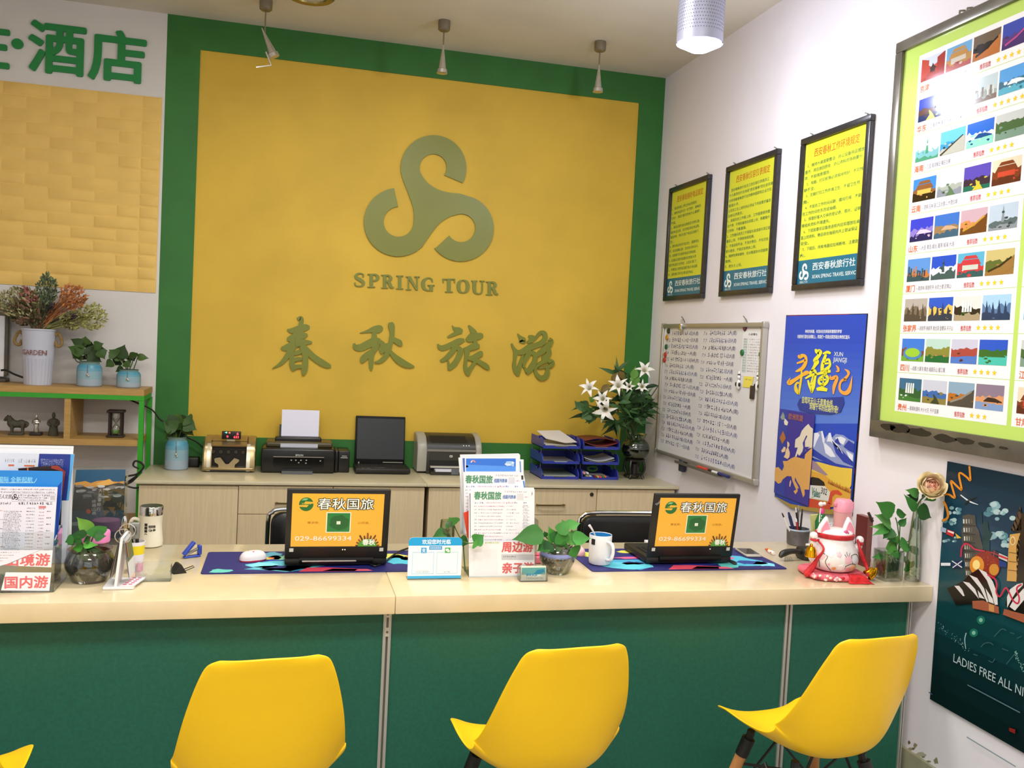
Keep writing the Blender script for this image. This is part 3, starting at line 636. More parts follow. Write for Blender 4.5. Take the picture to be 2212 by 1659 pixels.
    s.poly([q(415, 985), q(440, 1000), q(470, 980), q(497, 975), q(512, 1040), q(550, 990), q(572, 1030), q(600, 1000), q(660, 1010), q(700, 1040), q(745, 1060), q(735, 1260), q(640, 1260), q(500, 1215), q(400, 1180)], '#8E9BC8'); s.up()
    for p in ([(418, 995), (460, 990), (475, 1010), (450, 1060), (430, 1110), (416, 1090)], [(485, 982), (497, 976), (514, 1040), (510, 1100), (497, 1060)], [(530, 1060), (545, 995), (560, 990), (572, 1040), (610, 1080), (640, 1120), (660, 1160), (600, 1100), (560, 1060)], [(595, 1030), (640, 1020), (680, 1040), (660, 1085), (625, 1065)], [(680, 1130), (735, 1165), (730, 1230), (700, 1180)], [(500, 1060), (520, 1075), (560, 1110), (600, 1180), (560, 1180), (520, 1150)]):
        s.poly([q(*z) for z in p], '#E3E6F2')
    for p in ([(415, 1110), (500, 1170), (600, 1230), (735, 1262), (720, 1275), (560, 1245), (408, 1165)], [(580, 1070), (615, 1030), (640, 1090), (610, 1075)], [(570, 1050), (640, 1120), (740, 1225), (738, 1255), (660, 1220), (600, 1150)], [(660, 1100), (700, 1050), (745, 1080), (740, 1150), (700, 1130)]):
        s.poly([q(*z) for z in p], '#2C3FA4')
    s.up()
    s.poly([q(415, 1215), q(470, 1220), q(560, 1245), q(640, 1262), q(730, 1270), q(722, 1400), q(700, 1440), q(600, 1400), q(400, 1330)], '#E3C24C'); s.up()
    s.poly([q(412, 1200), q(450, 1225), q(490, 1270), q(540, 1320), q(520, 1325), q(405, 1270)], '#9C8390'); s.poly([q(402, 1285), q(520, 1325), q(600, 1390), q(722, 1430), q(712, 1560), q(390, 1580)], '#D9A23E')
    s.up(); rd = random.Random(4)
    for i in range(26):
        x = 540+i*7; y = 1365+i*3.2; s.poly([q(x, y+22), q(x+4, y-rd.uniform(0, 26)), q(x+9, y+22)], rd.choice(['#9A5A22', '#B8742C', '#7C4A20']))
    s.poly([q(388, 1350), q(420, 1335), q(470, 1345), q(510, 1375), q(520, 1405), q(388, 1400)], '#1F1C1E'); s.up()
    s.poly([q(388, 1500), q(560, 1540), q(560, 1590), q(384, 1575)], '#C9482C')
    s.poly([q(540, 1535), q(545, 1470), q(575, 1440), q(620, 1438), q(655, 1470), q(640, 1480), q(600, 1468), q(575, 1490), q(570, 1560)], '#CF4A30'); s.up()
    s.poly([q(388, 1398), q(520, 1408), q(560, 1455), q(545, 1525), q(386, 1500)], '#DAD8D0'); s.up()
    s.text('Valeo', q(415, 1480), q(484, 1436), '#1E6E62', .04); s.text('302', q(487, 1465), q(538, 1430), '#222222', .02, shear=.15)
    s.line([q(415, 1495), q(470, 1480)], .8, '#1E6E62')
    s.poly([q(120, 1480), q(250, 1545), q(390, 1572), q(560, 1590), q(715, 1545), q(700, 1610), q(560, 1628), q(250, 1575)], '#A58A3C')
    s.build('printed_sheet', t)
    # the map poster over its lower left
    t2 = thing('map_poster', 'purple poster with an orange map of Europe over the blue banner', 'poster', (0, -1.87, .93))
    m = FX(-.0155, step=.0004, rough=.35)
    m.slab([d(168, 18), d(690, 105), d(595, 1475), d(82, 1270), d(140, 350)], '#3A3392', .002); m.up()
    m.poly([d(168, 18), d(300, 42), d(265, 520), d(240, 1335), d(82, 1270), d(140, 350)], '#31409C')
    m.up()
    O1 = '#D9A45C'; OP = '#E2C49A'
    m.poly([d(*p) for p in [(105, 900), (150, 890), (205, 950), (235, 880), (215, 800), (280, 800), (340, 760), (400, 735), (470, 755), (540, 770), (550, 700), (655, 600), (650, 740), (608, 1230), (540, 1225), (545, 1300), (520, 1345), (495, 1260), (470, 1170), (430, 1110), (400, 1040), (395, 1090), (440, 1170), (460, 1215), (435, 1200), (440, 1250), (405, 1300), (375, 1250), (415, 1230), (360, 1100), (345, 1030), (280, 1025), (215, 1075), (190, 1125), (150, 1140), (95, 1090), (95, 970)]], O1); m.up()
    m.poly([d(*p) for p in [(600, 245), (630, 290), (668, 320), (655, 600), (570, 620), (540, 690), (500, 700), (460, 720), (440, 690), (420, 740), (400, 730), (440, 600), (395, 600), (405, 480), (470, 430), (500, 350), (550, 290)]], '#DFD3BC'); m.up()
    m.poly([d(*p) for p in [(570, 415), (585, 430), (550, 500), (548, 590), (625, 590), (560, 630), (545, 690), (470, 740), (455, 740), (510, 660), (525, 600), (515, 530), (545, 470)]], '#3A3392')
    m.poly([d(*p) for p in [(285, 505), (315, 530), (318, 570), (300, 600), (325, 680), (318, 740), (290, 772), (230, 740), (255, 700), (262, 640), (285, 600)]], OP); m.poly([d(*p) for p in [(235, 585), (265, 600), (250, 660), (205, 675), (195, 640), (215, 620)]], OP)
    m.poly([d(*p) for p in [(222, 350), (240, 390), (265, 460), (212, 550), (170, 455)]], '#A8693A'); m.poly([d(*p) for p in [(222, 70), (245, 120), (250, 180), (205, 185), (180, 150)]], '#8C9A8E'); m.poly([d(*p) for p in [(250, 165), (300, 220), (285, 270), (245, 260), (235, 215)]], '#DFD9C8')
    m.poly([d(*p) for p in [(335, 1080), (345, 1110), (330, 1185), (315, 1180), (320, 1120)]], OP)
    m.text('欧洲凯旋', d(303, 175), d(525, 150-30), '#A86A60', .03); m.up(); rd = random.Random(8)
    for i in range(70):
        x, y = rd.uniform(240, 600), rd.uniform(800, 1160)
        if y > 1010 and x < 440: continue
        m.ell(*d(x, y), .35, .35, '#7C5A34', n=6)
    m.build('printed_sheet', t2)
banner()
# ---------------------------------------------------------------- big photo board
def photo_board():
    y0, y1, z0, z1 = -2.47, -3.62, 1.268, 2.858
    t = thing('photo_board', 'big framed board with rows of small travel photos on lime green', 'notice board', (0, (y0+y1)/2, z0))
    b = B(M('#77736A', .28, .55, noise=.25, ns=7)); frame_x(b, y0, y1, z0, z1, .043, .045); b.rbox(-.0452, 0, y1, y0, z0, z0+.072, .004, 2)
    b.build('frame', t, world=True)
    pt = Sheet('X', -.0455, True); rd = random.Random(2)
    for x, y, w, h in ((1918, 922, 16, 9), (1945, 926, 24, 10), (1985, 934, 26, 10), (2040, 947, 26, 9), (2085, 953, 22, 8), (2130, 962, 20, 6), (2168, 968, 12, 4)):
        pt.poly([(x+w*math.cos(2*PI*k/14)*rd.uniform(.8, 1.1), y+w*.14*math.cos(2*PI*k/14)+h*math.sin(2*PI*k/14)*rd.uniform(.7, 1.1)) for k in range(14)], '#2A261F')
    pt.build('peeled_patch', t)
    s = FX(-.03, step=.0003, rough=.12)
    a, c = (y0-.04), (y1+.04)
    s.px = False; u0, u1, v0, v1 = -a, -c, z0+.06, z1-.04
    s.slab([(u0, v0), (u1, v0), (u1, v1), (u0, v1)], '#BEDB6E', .004); s.up(); s.px = True
    p00 = s.P((1992, 130)); p90 = s.P((1944.7, 816)); p01 = s.P((1890+955/3.385, 470+1206/3.385)); p9w = s.P((1890+347/3.385, 470+1180/3.385))
    s.px = False
    pitch = (p00[1]-p90[1])/8; U = (p00[0]+p90[0])/2; pw = p9w[0]-p90[0]; cw = (p01[0]-p90[0]); gap = (cw-4*pw)/3
    if gap < .004: gap = .008; pw = (cw-3*gap)/4
    ph = pitch*.565
    names = ['京津', '华东', '海南', '云南', '山东', '厦门', '张家界', '四川', '贵州']
    caps = ['天坛 长城 故宫 颐和园 周邓纪念馆', '上海 杭州 南京 无锡 苏州水乡', '三亚 南湾猴岛 椰田古寨', '昆明 石林 丽江玉龙雪山 大理古城', '大连 青岛 烟台 蓬莱 威海 大连', '鼓浪屿 南普陀寺 永定土楼 武夷山', '袁家界 杨家界 黄龙洞 金鞭溪 天子山', '成都 九寨沟 黄龙 峨眉乐山 都江堰', '黄果树瀑布 大小七孔 千户苗寨']
    stars = [5, 5, 4, 4, 4, 4, 4, 4, 3]
    PH = [  # sky, far, near, accent, kind
     [('#C9D2E2', '#B84A3C', '#A0382C', '#3A2E28', 'gate'), ('#6FA6D2', '#B88A4A', '#B0605A', '#C9C0B4', 'hall'), ('#6A5A48', '#2A2420', '#B8703A', '#1E1A18', 'hill'), ('#3A4AA8', '#5A3A78', '#46306A', '#B84A88', 'hill')],
     [('#2A3FB0', '#5A3A2C', '#22305E', '#C8C46A', 'river'), ('#1E2E9C', '#8A98B8', '#1C2234', '#DDE4F2', 'city'), ('#BFD0D6', '#9AA4A2', '#7C6A5C', '#D8D8D0', 'city'), ('#5AA0E0', '#3E6E86', '#5AB0C8', '#E4F0F4', 'sea')],
     [('#C8EAF2', '#7AB8C0', '#4E9A78', '#EAF4F2', 'tower'), ('#6CC0EA', '#3E9AC8', '#B8B8AC', '#3E382E', 'pier'), ('#2E6AD0', '#E6EEF6', '#8ED8C4', '#1E4E8A', 'sea'), ('#C8CCCA', '#4E6A3C', '#7E9A88', '#3E5A34', 'lake')],
     [('#3A86D8', '#8A5A34', '#2A1E16', '#E8B45A', 'hall'), ('#DDE4E6', '#A8B0A4', '#8A92A0', '#5E7A5A', 'road'), ('#5A4AB0', '#3A2A3A', '#1E6A56', '#C8C040', 'river'), ('#E4D4B8', '#7E3E24', '#5E3020', '#C84A34', 'hall')],
     [('#3440C8', '#8A7AC8', '#1C1E56', '#E6C8E4', 'isle'), ('#3A72C8', '#9A7A56', '#3A6078', '#C8A886', 'isle'), ('#C8A8B4', '#D88A5A', '#6E4422', '#C89A3A', 'wall'), ('#B8C8D8', '#58686A', '#8A929A', '#3A4A4A', 'tower')],
     [('#5A92D8', '#C87A44', '#2E5058', '#3A3A4A', 'city'), ('#1E50C8', '#E4ECF6', '#3E5A5A', '#24405E', 'statue'), ('#5AB0D0', '#C83A44', '#2E5A5E', '#C8D0C4', 'shop'), ('#C8B87A', '#5E6A34', '#9A7440', '#3A2E1C', 'rock')],
     [('#B4ACA4', '#7A6A58', '#4E463E', '#C8C0B4', 'peaks'), ('#2A5AC8', '#E8C060', '#2E3A4E', '#C87A30', 'peaks'), ('#E0E0DC', '#2E2A24', '#A8987A', '#4E6A34', 'fall'), ('#A8D0F0', '#5A7CA8', '#2A3E5E', '#7A9AC0', 'peaks')],
     [('#3A7AD8', '#7A4A34', '#6EA83A', '#9ACA3E', 'bend'), ('#B8D8CC', '#8A8A3E', '#1E6A3A', '#D88A6A', 'lake'), ('#C8C8DC', '#A84A44', '#4E7AC8', '#5A2A2A', 'lake'), ('#2A58C8', '#3A6A2E', '#4AC0B0', '#7AA83E', 'lake')],
     [('#3A6A8E', '#2E5E34', '#3E7A3A', '#E4ECEA', 'fall'), ('#C8CCDC', '#3E6AB0', '#8A7E44', '#3A4430', 'river'), ('#8AA8C0', '#B8702C', '#4E4A44', '#8E8A80', 'hill'), ('#8A7A8E', '#D8986A', '#7E9AC8', '#3A2A26', 'sea')]]
    def photo(x, y, w, h, p, seed):
        sky, far, near, acc, kind = p; r = random.Random(seed); L = s.lv
        s.rect(x, y, x+w, y+h, sky, L)
        def ridge(a, c, hx, l, rough=.08, n=12):
            pts = [(x, y)]+[(x+w*i/n, y+h*min(.97, max(.03, a+(c-a)*i/n+r.uniform(-rough, rough)))) for i in range(n+1)]+[(x+w, y)]
            s.poly(pts, hx, l)
        lo = {'sea': .5, 'lake': .6, 'peaks': .55, 'tower': .35, 'city': .35}.get(kind, .5)
        ridge(lo+r.uniform(-.05, .1), lo+r.uniform(-.05, .1), far, L+.5, .16 if kind == 'peaks' else .07)
        ridge(lo*.5+r.uniform(-.08, .08), lo*.55+r.uniform(-.08, .08), near, L+1, .03 if kind in ('sea', 'lake', 'river') else .08)
        for i in range(7):   # texture blotches
            cx, cy = x+w*r.uniform(.12, .88), y+h*r.uniform(.08, .5); q = w*r.uniform(.03, .09)
            s.poly([(min(x+w, max(x, cx+q*math.cos(2*PI*k/7)*r.uniform(.5, 1.3))), max(y, cy+q*.5*math.sin(2*PI*k/7)*r.uniform(.5, 1.3))) for k in range(7)], r.choice([acc, far, near]), L+1.5)
        Q = lambda *t_: [(x+w*i, y+h*j) for i, j in t_]
        if kind == 'gate': s.poly(Q((0, .0), (.32, .3), (.32, .85), (0, 1)), far, L+2); s.poly(Q((1, 0), (.68, .3), (.68, .85), (1, 1)), near, L+2); s.poly(Q((.4, .3), (.4, .45), (.36, .47), (.45, .55), (.5, .68), (.55, .55), (.64, .47), (.6, .45), (.6, .3)), acc, L+2)
        elif kind in ('hall', 'shop'): s.poly(Q((.1, .5), (.2, .72), (.8, .72), (.9, .5)), far, L+2); s.poly(Q((.22, .75), (.3, .88), (.7, .88), (.78, .75)), far, L+2); s.rect(x+w*.2, y+h*.3, x+w*.8, y+h*.5, acc, L+2)
        elif kind in ('tower', 'statue'): s.poly(Q((.44, .3), (.48, .75), (.5, .95), (.52, .75), (.56, .3)), near, L+2); s.ell(x+w*.5, y+h*.68, w*.05, h*.05, acc, L+2.5, 10)
        elif kind == 'city':
            for i in range(9): s.rect(x+w*(.05+.1*i), y+h*.2, x+w*(.11+.1*i), y+h*r.uniform(.4, .7), r.choice([near, acc, far]), L+2)
        elif kind == 'pier': s.poly(Q((.05, 0), (.9, .62), (1, .62), (1, 0)), near, L+2); s.poly(Q((.0, .05), (.9, .68), (.92, .64), (.06, 0)), acc, L+2.5)
        elif kind in ('river', 'road'): s.poly(Q((.35, 0), (.75, 0), (.62, .25), (.5, .4), (.46, .4), (.5, .2)), acc, L+2)
        elif kind == 'fall':
            for i in range(4): s.poly(Q((.3+.1*i, .35), (.32+.1*i, .8), (.38+.1*i, .8), (.38+.1*i, .35)), '#E4ECEA', L+2)
        elif kind == 'bend': s.ell(x+w*.5, y+h*.35, w*.42, h*.28, '#4A86C0', L+2); s.ell(x+w*.5, y+h*.38, w*.33, h*.2, acc, L+2.5)
        elif kind in ('sea', 'isle', 'lake'): s.poly(Q((.3, .35), (.45, .5), (.7, .48), (.95, .36), (.95, .32), (.3, .32)), acc if kind != 'lake' else far, L+2)
        elif kind in ('wall', 'hill', 'rock'): s.poly(Q((0, .1), (.3, .25), (.55, .3), (.8, .55), (1, .75), (1, .3), (.6, .0), (0, 0)), near, L+2); s.poly(Q((.1, .2), (.5, .38), (.9, .7), (.92, .62), (.5, .3), (.12, .12)), acc, L+2.5)
        elif kind == 'peaks':
            for i in range(4): X = .1+.22*i; s.poly(Q((X, .1), (X+.05, r.uniform(.6, .85)), (X+.1, .5), (X+.16, .1)), near, L+2)
    def star(x, y, r):
        s.poly([(x+r*(1 if k % 2 == 0 else .42)*math.sin(PI*k/5), y+r*(1 if k % 2 == 0 else .42)*math.cos(PI*k/5)) for k in range(10)], '#F2CC2E')
    for col in range(2):
        cu = U+col*(cw+.058)
        for i in range(9):
            top = p00[1]-i*pitch
            s.lv = 1; s.rect(cu-.018, top-pitch+.022, cu+cw+.02, top+.02, '#F0EFF2'); s.lv = 2
            yb_ = top-ph-.026
            for j in range(4 if col == 0 else 1): photo(cu+j*(pw+gap), top-ph, pw, ph, PH[(i+4*col) % 9][j if col == 0 else 3-j], i*10+j+col*100)
            s.lv = 3
            nm = names[i] if col == 0 else {7: '江西', 8: '甘肃'}.get(i)
            if nm: s.text(nm, (cu, yb_-.014), (cu+.025*len(nm), yb_+.012), '#DE6A3A', .03, res=1)
            if col == 0:
                o = cu+.025*len(nm)+.008
                s.text('—'+caps[i], (o, yb_-.01), (o+min(.19, .0115*len(caps[i])), yb_+.008), '#8C8C9C', 0, res=1)
                s.text('推荐指数', (cu+cw*.58, yb_-.012), (cu+cw*.58+.052, yb_+.008), '#C8323C', .01, res=1)
                for k in range(stars[i]): star(cu+cw*.74+k*.03, yb_, .0115)
    s.build('printed_sheet', t)
    for p in ((2083, 32), (2100, 26)):
        q = on('x', -.01, *p); B('#7C7866').tube([(-.03, q.y, q.z-.02), (-.03, q.y, q.z+.012), (-.002, q.y+.01, q.z+.02)], .004, 5).build('hook', t, world=True)
photo_board()
# ---------------------------------------------------------------- dark travel poster low on the wall
def dark_poster():
    a = lambda x, y: (2000+x/4.74, 990+y/4.74); e = lambda x, y: (2000+x/4.89, 1320+y/4.89)
    t = thing('travel_poster', 'dark teal poster with world landmarks and LADIES FREE lettering', 'poster', (-.01, -3.15, .327))
    s = FX(-.0095, step=.0004, rough=.18)
    s.px = True
    A, Bc = s.P((2047, 1000)), s.P((2008, 1512)); u0 = (A[0]+Bc[0])/2; v1, v0 = A[1]+.006, Bc[1]+.004; u1 = u0+.63
    s.px = False; s.slab([(u0, v0), (u1, v0), (u1, v1), (u0, v1)], '#0C2C30', .008); s.up()
    for i in range(14):   # printed night sky and sea
        f0 = i/14; cc = ['#0D2A3C', '#0E2F44', '#10344C', '#123A52', '#134056', '#144456', '#134650', '#0F4046', '#0C3A3E', '#0B3438', '#092A2E', '#072226', '#061C20', '#05171A'][i]
        s.rect(u0, v1-(v1-v0)*(i+1)/14, u1, v1-(v1-v0)*i/14, cc)
    s.px = True; s.up()
    CL = ['#4F7F8C', '#7FA8B0', '#A8C4C8']
    rd = random.Random(6)
    for cx, cy, w, h in ((300, 540, 90, 45), (690, 510, 160, 70), (760, 580, 170, 60), (730, 800, 110, 80), (820, 860, 90, 50), (250, 660, 80, 50), (240, 830, 90, 30)):
        for k in range(9):
            x, y = cx+rd.uniform(-w, w)*.8, cy+rd.uniform(-h, h)*.7; q = rd.uniform(.25, .5)*h
            s.poly([a(x+q*1.3*math.cos(2*PI*j/12), y+q*math.sin(2*PI*j/12)) for j in range(12)], CL[k % 3], s.lv+.1*k)
    s.up(2)
    for x, y, col in ((585, 95, 0), (510, 230, 0)): s.poly([e(x+45*math.cos(k), y+45*math.sin(k)) for k in [2*PI*j/14 for j in range(14)]], '#1E6A58', s.lv); s.poly([e(x+20*math.cos(k), y+22*math.sin(k)) for k in [2*PI*j/12 for j in range(12)]], '#7FB8A4', s.lv+.5)
    for k in range(46):
        f0 = rd.random(); x = 150+f0*290+rd.uniform(-25, 25); y = 150+f0*240+rd.uniform(-30, 30)
        s.poly([e(x, y), e(x+rd.uniform(4, 12), y+rd.uniform(-6, 6)), e(x+rd.uniform(0, 8), y+rd.uniform(4, 14))], '#8FB4B8', s.lv)
    s.stroke([(e(430, 230)[0], e(430, 230)[1], 2), (e(415, 300)[0], e(415, 300)[1], 2), (e(425, 400)[0], e(425, 400)[1], 1.5)], '#9CC0C0')
    for k in range(26): x = rd.uniform(940, 1040); y = 440+(x-940)*1.6+rd.uniform(-40, 60); s.poly([e(x, y), e(x+14, y+6), e(x+4, y+16)], '#86B8AE', s.lv)
    # orange streamer
    s.up()
    st = [(450, 80), (460, 200), (455, 225), (420, 190), (360, 150), (345, 180), (370, 310), (350, 310), (270, 235), (265, 260), (300, 390), (285, 400), (240, 370), (190, 370)]
    s.stroke([a(x, y)+(4.2,) for x, y in st], '#DE8C28'); s.stroke([a(x, y)+(5,) for x, y in [(185, 440), (215, 500), (232, 580), (215, 620), (172, 640)]], '#DE8C28')
    # aeroplane
    s.stroke([a(360, 375)+(2,), a(450, 440)+(3,), a(540, 475)+(1,)], '#D8E4E8'); s.stroke([a(400, 475)+(2,), a(445, 435)+(5,), a(525, 395)+(1,)], '#1A2226')
    # statue
    s.poly([a(*p) for p in [(568, 545), (578, 545), (585, 680), (600, 640), (640, 660), (650, 740), (690, 770), (660, 830), (660, 960), (590, 960)]], '#123B3C')
    # leaning tower
    s.poly([a(*p) for p in [(380, 590), (440, 572), (510, 585), (520, 690), (548, 740), (600, 960), (470, 1260), (415, 1250), (385, 950), (370, 740), (385, 690)]], '#4A4A42'); s.up()
    for k in range(7):
        y = 615+k*88; x0 = 378+k*5; w = 135-k*8
        s.poly([a(x0-4, y+62), a(x0+w+4, y+74), a(x0+w+4, y+82), a(x0-4, y+70)], '#2E2E28')
        for j in range(5): s.poly([a(x0+8+j*w/5, y+8), a(x0+8+j*w/5+w*.1, y+8), a(x0+10+j*w/5+w*.1, y+52), a(x0+10+j*w/5, y+52)], ['#D6D6CC', '#B0B0A4', '#8A8A7E', '#5E5E54', '#48483F'][j])
    # glowing globe
    s.up(); s.poly([a(620+150*math.cos(k)-0, 1100+155*math.sin(k)) for k in [2*PI*j/24 for j in range(24)]], '#8A2C1E'); s.up()
    s.poly([a(530+75*math.cos(k), 1095+95*math.sin(k)) for k in [2*PI*j/18 for j in range(18)]], '#D88A2C'); s.poly([a(705+50*math.cos(k), 1140+60*math.sin(k)) for k in [2*PI*j/16 for j in range(16)]], '#C88A34'); s.up()
    s.poly([a(525+38*math.cos(k), 1090+50*math.sin(k)) for k in [2*PI*j/14 for j in range(14)]], '#F6DC8A')
    for k in range(40): x, y = 620+140*rd.uniform(-.9, .9), 1090+140*rd.uniform(-.8, .8); s.poly([a(x, y), a(x+5, y), a(x+3, y+6)], '#F0B45A')
    # clock tower
    s.poly([a(*p) for p in [(975, 480), (985, 560), (1040, 560), (1040, 1250), (940, 1262), (935, 900), (975, 770), (880, 735), (940, 580)]], '#2A2420')
    s.poly([a(*p) for p in [(870, 780), (975, 765), (965, 930), (935, 1262), (838, 1255), (855, 925)]], '#C89A54'); s.poly([a(*p) for p in [(975, 490), (990, 600), (985, 740), (880, 738), (935, 600)]], '#5E4A3A'); s.up()
    s.poly([a(900+28*math.cos(k), 845+45*math.sin(k)) for k in [2*PI*j/18 for j in range(18)]], '#E6D2A0'); s.up(); s.poly([a(900+20*math.cos(k), 845+34*math.sin(k)) for k in [2*PI*j/16 for j in range(16)]], '#B88A4A')
    for k in range(3): s.poly([a(862-k*4, 960+k*90), a(945-k*4, 970+k*90), a(944-k*4, 976+k*90), a(861-k*4, 966+k*90)], '#7E5A30')
    # flags
    for p, c in (([(165, 700), (222, 720), (215, 765), (160, 745)], '#9AB0C8'), ([(230, 725), (305, 755), (290, 805), (218, 775)], '#C82E34'), ([(310, 765), (375, 815), (330, 822)], '#D8B43A'), ([(690, 935), (760, 965), (750, 1020), (680, 990)], '#3A3034'), ([(760, 970), (850, 1010), (845, 1060), (755, 1020)], '#C8C4C0'), ([(760, 1040), (840, 1070), (835, 1115), (760, 1112)], '#1E3C7A'), ([(165, 1070), (262, 1070), (262, 1100), (165, 1100)], '#DCE4EA'), ([(275, 1050), (385, 1050), (380, 1120), (280, 1120)], '#1A2E58')): s.poly([a(*z) for z in p], c)
    s.up()
    s.poly([a(*z) for z in [(232, 735), (300, 757), (297, 775), (236, 752)]], '#E6E0DC'); s.poly([a(*z) for z in [(762, 985), (850, 1020), (848, 1038), (758, 1005)]], '#C8323A')
    s.line([a(278, 1050), a(382, 1118)], 2, '#E0E6EC'); s.line([a(382, 1050), a(285, 1120)], 2, '#E0E6EC'); s.line([a(715, 945), a(705, 1005)], 1.5, '#B04A50'); s.line([a(682, 962), a(758, 992)], 1.5, '#B04A50')
    # opera house shells
    s.up(2)
    s.poly([a(*p) for p in [(230, 1330), (310, 1300), (395, 1255), (460, 1190), (555, 1130), (640, 1170), (720, 1300), (760, 1500), (600, 1480), (320, 1500)]], '#14100E'); s.up()
    for p in ([(305, 1305), (355, 1305), (390, 1350), (412, 1410), (395, 1410)], [(393, 1260), (460, 1275), (520, 1340), (558, 1440), (500, 1370)], [(455, 1190), (540, 1225), (610, 1330), (655, 1470), (640, 1470), (570, 1330)], [(552, 1130), (630, 1165), (700, 1260), (745, 1380), (752, 1500), (720, 1500), (690, 1380), (640, 1250)], [(545, 1350), (620, 1440), (560, 1425)], [(625, 1330), (700, 1440), (712, 1490), (660, 1470)]): s.poly([a(*z) for z in p], '#DCD8D6')
    s.poly([a(*z) for z in [(490, 1460), (600, 1455), (760, 1520), (765, 1590), (495, 1535)]], '#A05A40'); s.up(); s.poly([a(*z) for z in [(660, 1490), (715, 1505), (715, 1575), (660, 1560)]], '#C8905A')
    s.poly([a(*z) for z in [(830, 1500), (860, 1370), (930, 1300), (1040, 1250), (1040, 1620), (900, 1580)]], '#14100E'); s.up()
    for p in ([(850, 1530), (848, 1420), (880, 1340), (950, 1290), (1010, 1275), (1010, 1300), (940, 1370), (890, 1450)], [(875, 1520), (920, 1440), (1020, 1330), (1030, 1440), (930, 1560)]): s.poly([a(*z) for z in p], '#DCD8D6')
    s.poly([a(*z) for z in [(820, 1540), (920, 1570), (1040, 1600), (1040, 1690), (805, 1600)]], '#A05A40')
    # red ribbon
    s.up(2); s.stroke([a(x, y)+(3.2,) for x, y in [(378, 1010), (385, 920), (420, 875), (470, 890), (520, 930), (620, 950)]], '#C42848'); s.stroke([a(x, y)+(3.4,) for x, y in [(650, 1190), (720, 1230), (745, 1290), (740, 1370), (775, 1415), (830, 1330), (860, 1350), (910, 1450), (960, 1485), (975, 1430), (950, 1330), (1000, 1290)]], '#C42848')
    # lettering
    p0, p1, p2 = s.P(e(308, 535)), s.P(e(950, 830)), s.P(e(308, 445))
    s.px = False; hgt = p2[1]-p0[1]
    s.text('LADIES FREE ALL NIGHT', (p0[0], p0[1]), (p0[0]+(p1[0]-p0[0])*1.42, p0[1]+hgt), '#B4C4C6', -.012)
    s.line([(p0[0]+.075, p0[1]-.055), (p0[0]+.31, p0[1]-.056)], .004, '#5E7480'); s.line([(p0[0]+.09, p0[1]-.235), (p0[0]+.31, p0[1]-.236)], .004, '#8494A0'); s.line([(u0, p0[1]-.155), (u0+.02, p0[1]-.156)], .004, '#4A5A7A')
    s.px = True
    s.poly([e(*z) for z in [(900, 1230), (965, 1250), (960, 1295), (900, 1265)]], '#8A1E1C')
    for p in ([(600, 380), (640, 340), (700, 335), (730, 360)], [(680, 520), (720, 540), (750, 500)], [(740, 270), (820, 190), (870, 205)], [(910, 225), (955, 240)], [(520, 455), (565, 468)], [(825, 395), (890, 420)], [(870, 560), (960, 450)], [(980, 290), (1030, 265)]): s.stroke([e(*z)+(1.6,) for z in p], '#3E5E60')
    s.build('printed_sheet', t)
dark_poster()
# ================================================================ counter, cabinets, chairs, shelf
STONE = M('#DECCA6', .2, noise=.04, ns=13, coat=.25)
PANEL = M('#145A46', .5, noise=.12, ns=90)
FY0, FYB = -2.854, -2.119
def worktop(x0, x1, label):
    t = thing('worktop', label, 'counter top', ((x0+x1)/2, -2.49, .691), 0, 'worktop slabs of the reception counter')
    B(STONE).rbox(x0, x1, FY0, FYB, .691, CT, .003, 2).build('slab', t, world=True)
worktop(-4.7, -2.0085, 'long beige stone-look worktop left of the seam')
worktop(-2.0075, -.0015, 'beige stone-look worktop right of the seam, touching the right wall')
PY = -2.785
X1, X2, X3 = -2.0235, -.558, -.038
def panel(x0, x1, label, strip, w=.026):
    t = thing('counter_panel', label, 'counter front', ((x0+x1)/2, PY+.02, 0), 0, 'green front panels of the reception counter')
    B(PANEL).box(x0, x1-w, PY, PY+.04, .02, .6908).build('board', t, world=True)
    b = B(M('#BDBBB2', .35, .6)); xa = x1-w
    b.box(xa, xa+w*.36, PY-.008, PY+.04, 0, .6908); b.box(xa+w*.64, xa+w, PY-.008, PY+.04, 0, .6908); b.build('metal_post', t, world=True)
    g = B(M('#77756C', .5, .4)); g.box(xa+w*.36, xa+w*.64, PY+.002, PY+.04, 0, .6908); g.build('slot', t, world=True)
    if strip:
        k = B(M('#C9C7BE', .35, .5)); k.box(xa+w*.2, xa+w*.8, PY-.011, PY-.004, .60, .6905); k.build('bracket', t, world=True)
        h = B('#5E5C52'); h.disc((xa+w*.5, PY-.0112, .675), .005, (0, -1, 0), .001, 12); h.disc((xa+w*.5, PY-.0112, .615), .004, (0, -1, 0), .001, 12); h.box(xa+w*.35, xa+w*.65, PY-.0118, PY-.0112, .63, .663); h.build('screw_hole', t, world=True)
panel(-4.7, X1+.013, 'left green counter panel below the long worktop', True)
panel(X1+.0132, X2+.013, 'middle green counter panel between the two metal posts', False)
panel(X2+.0132, X3, 'narrow green counter panel next to the right wall', False, .014)
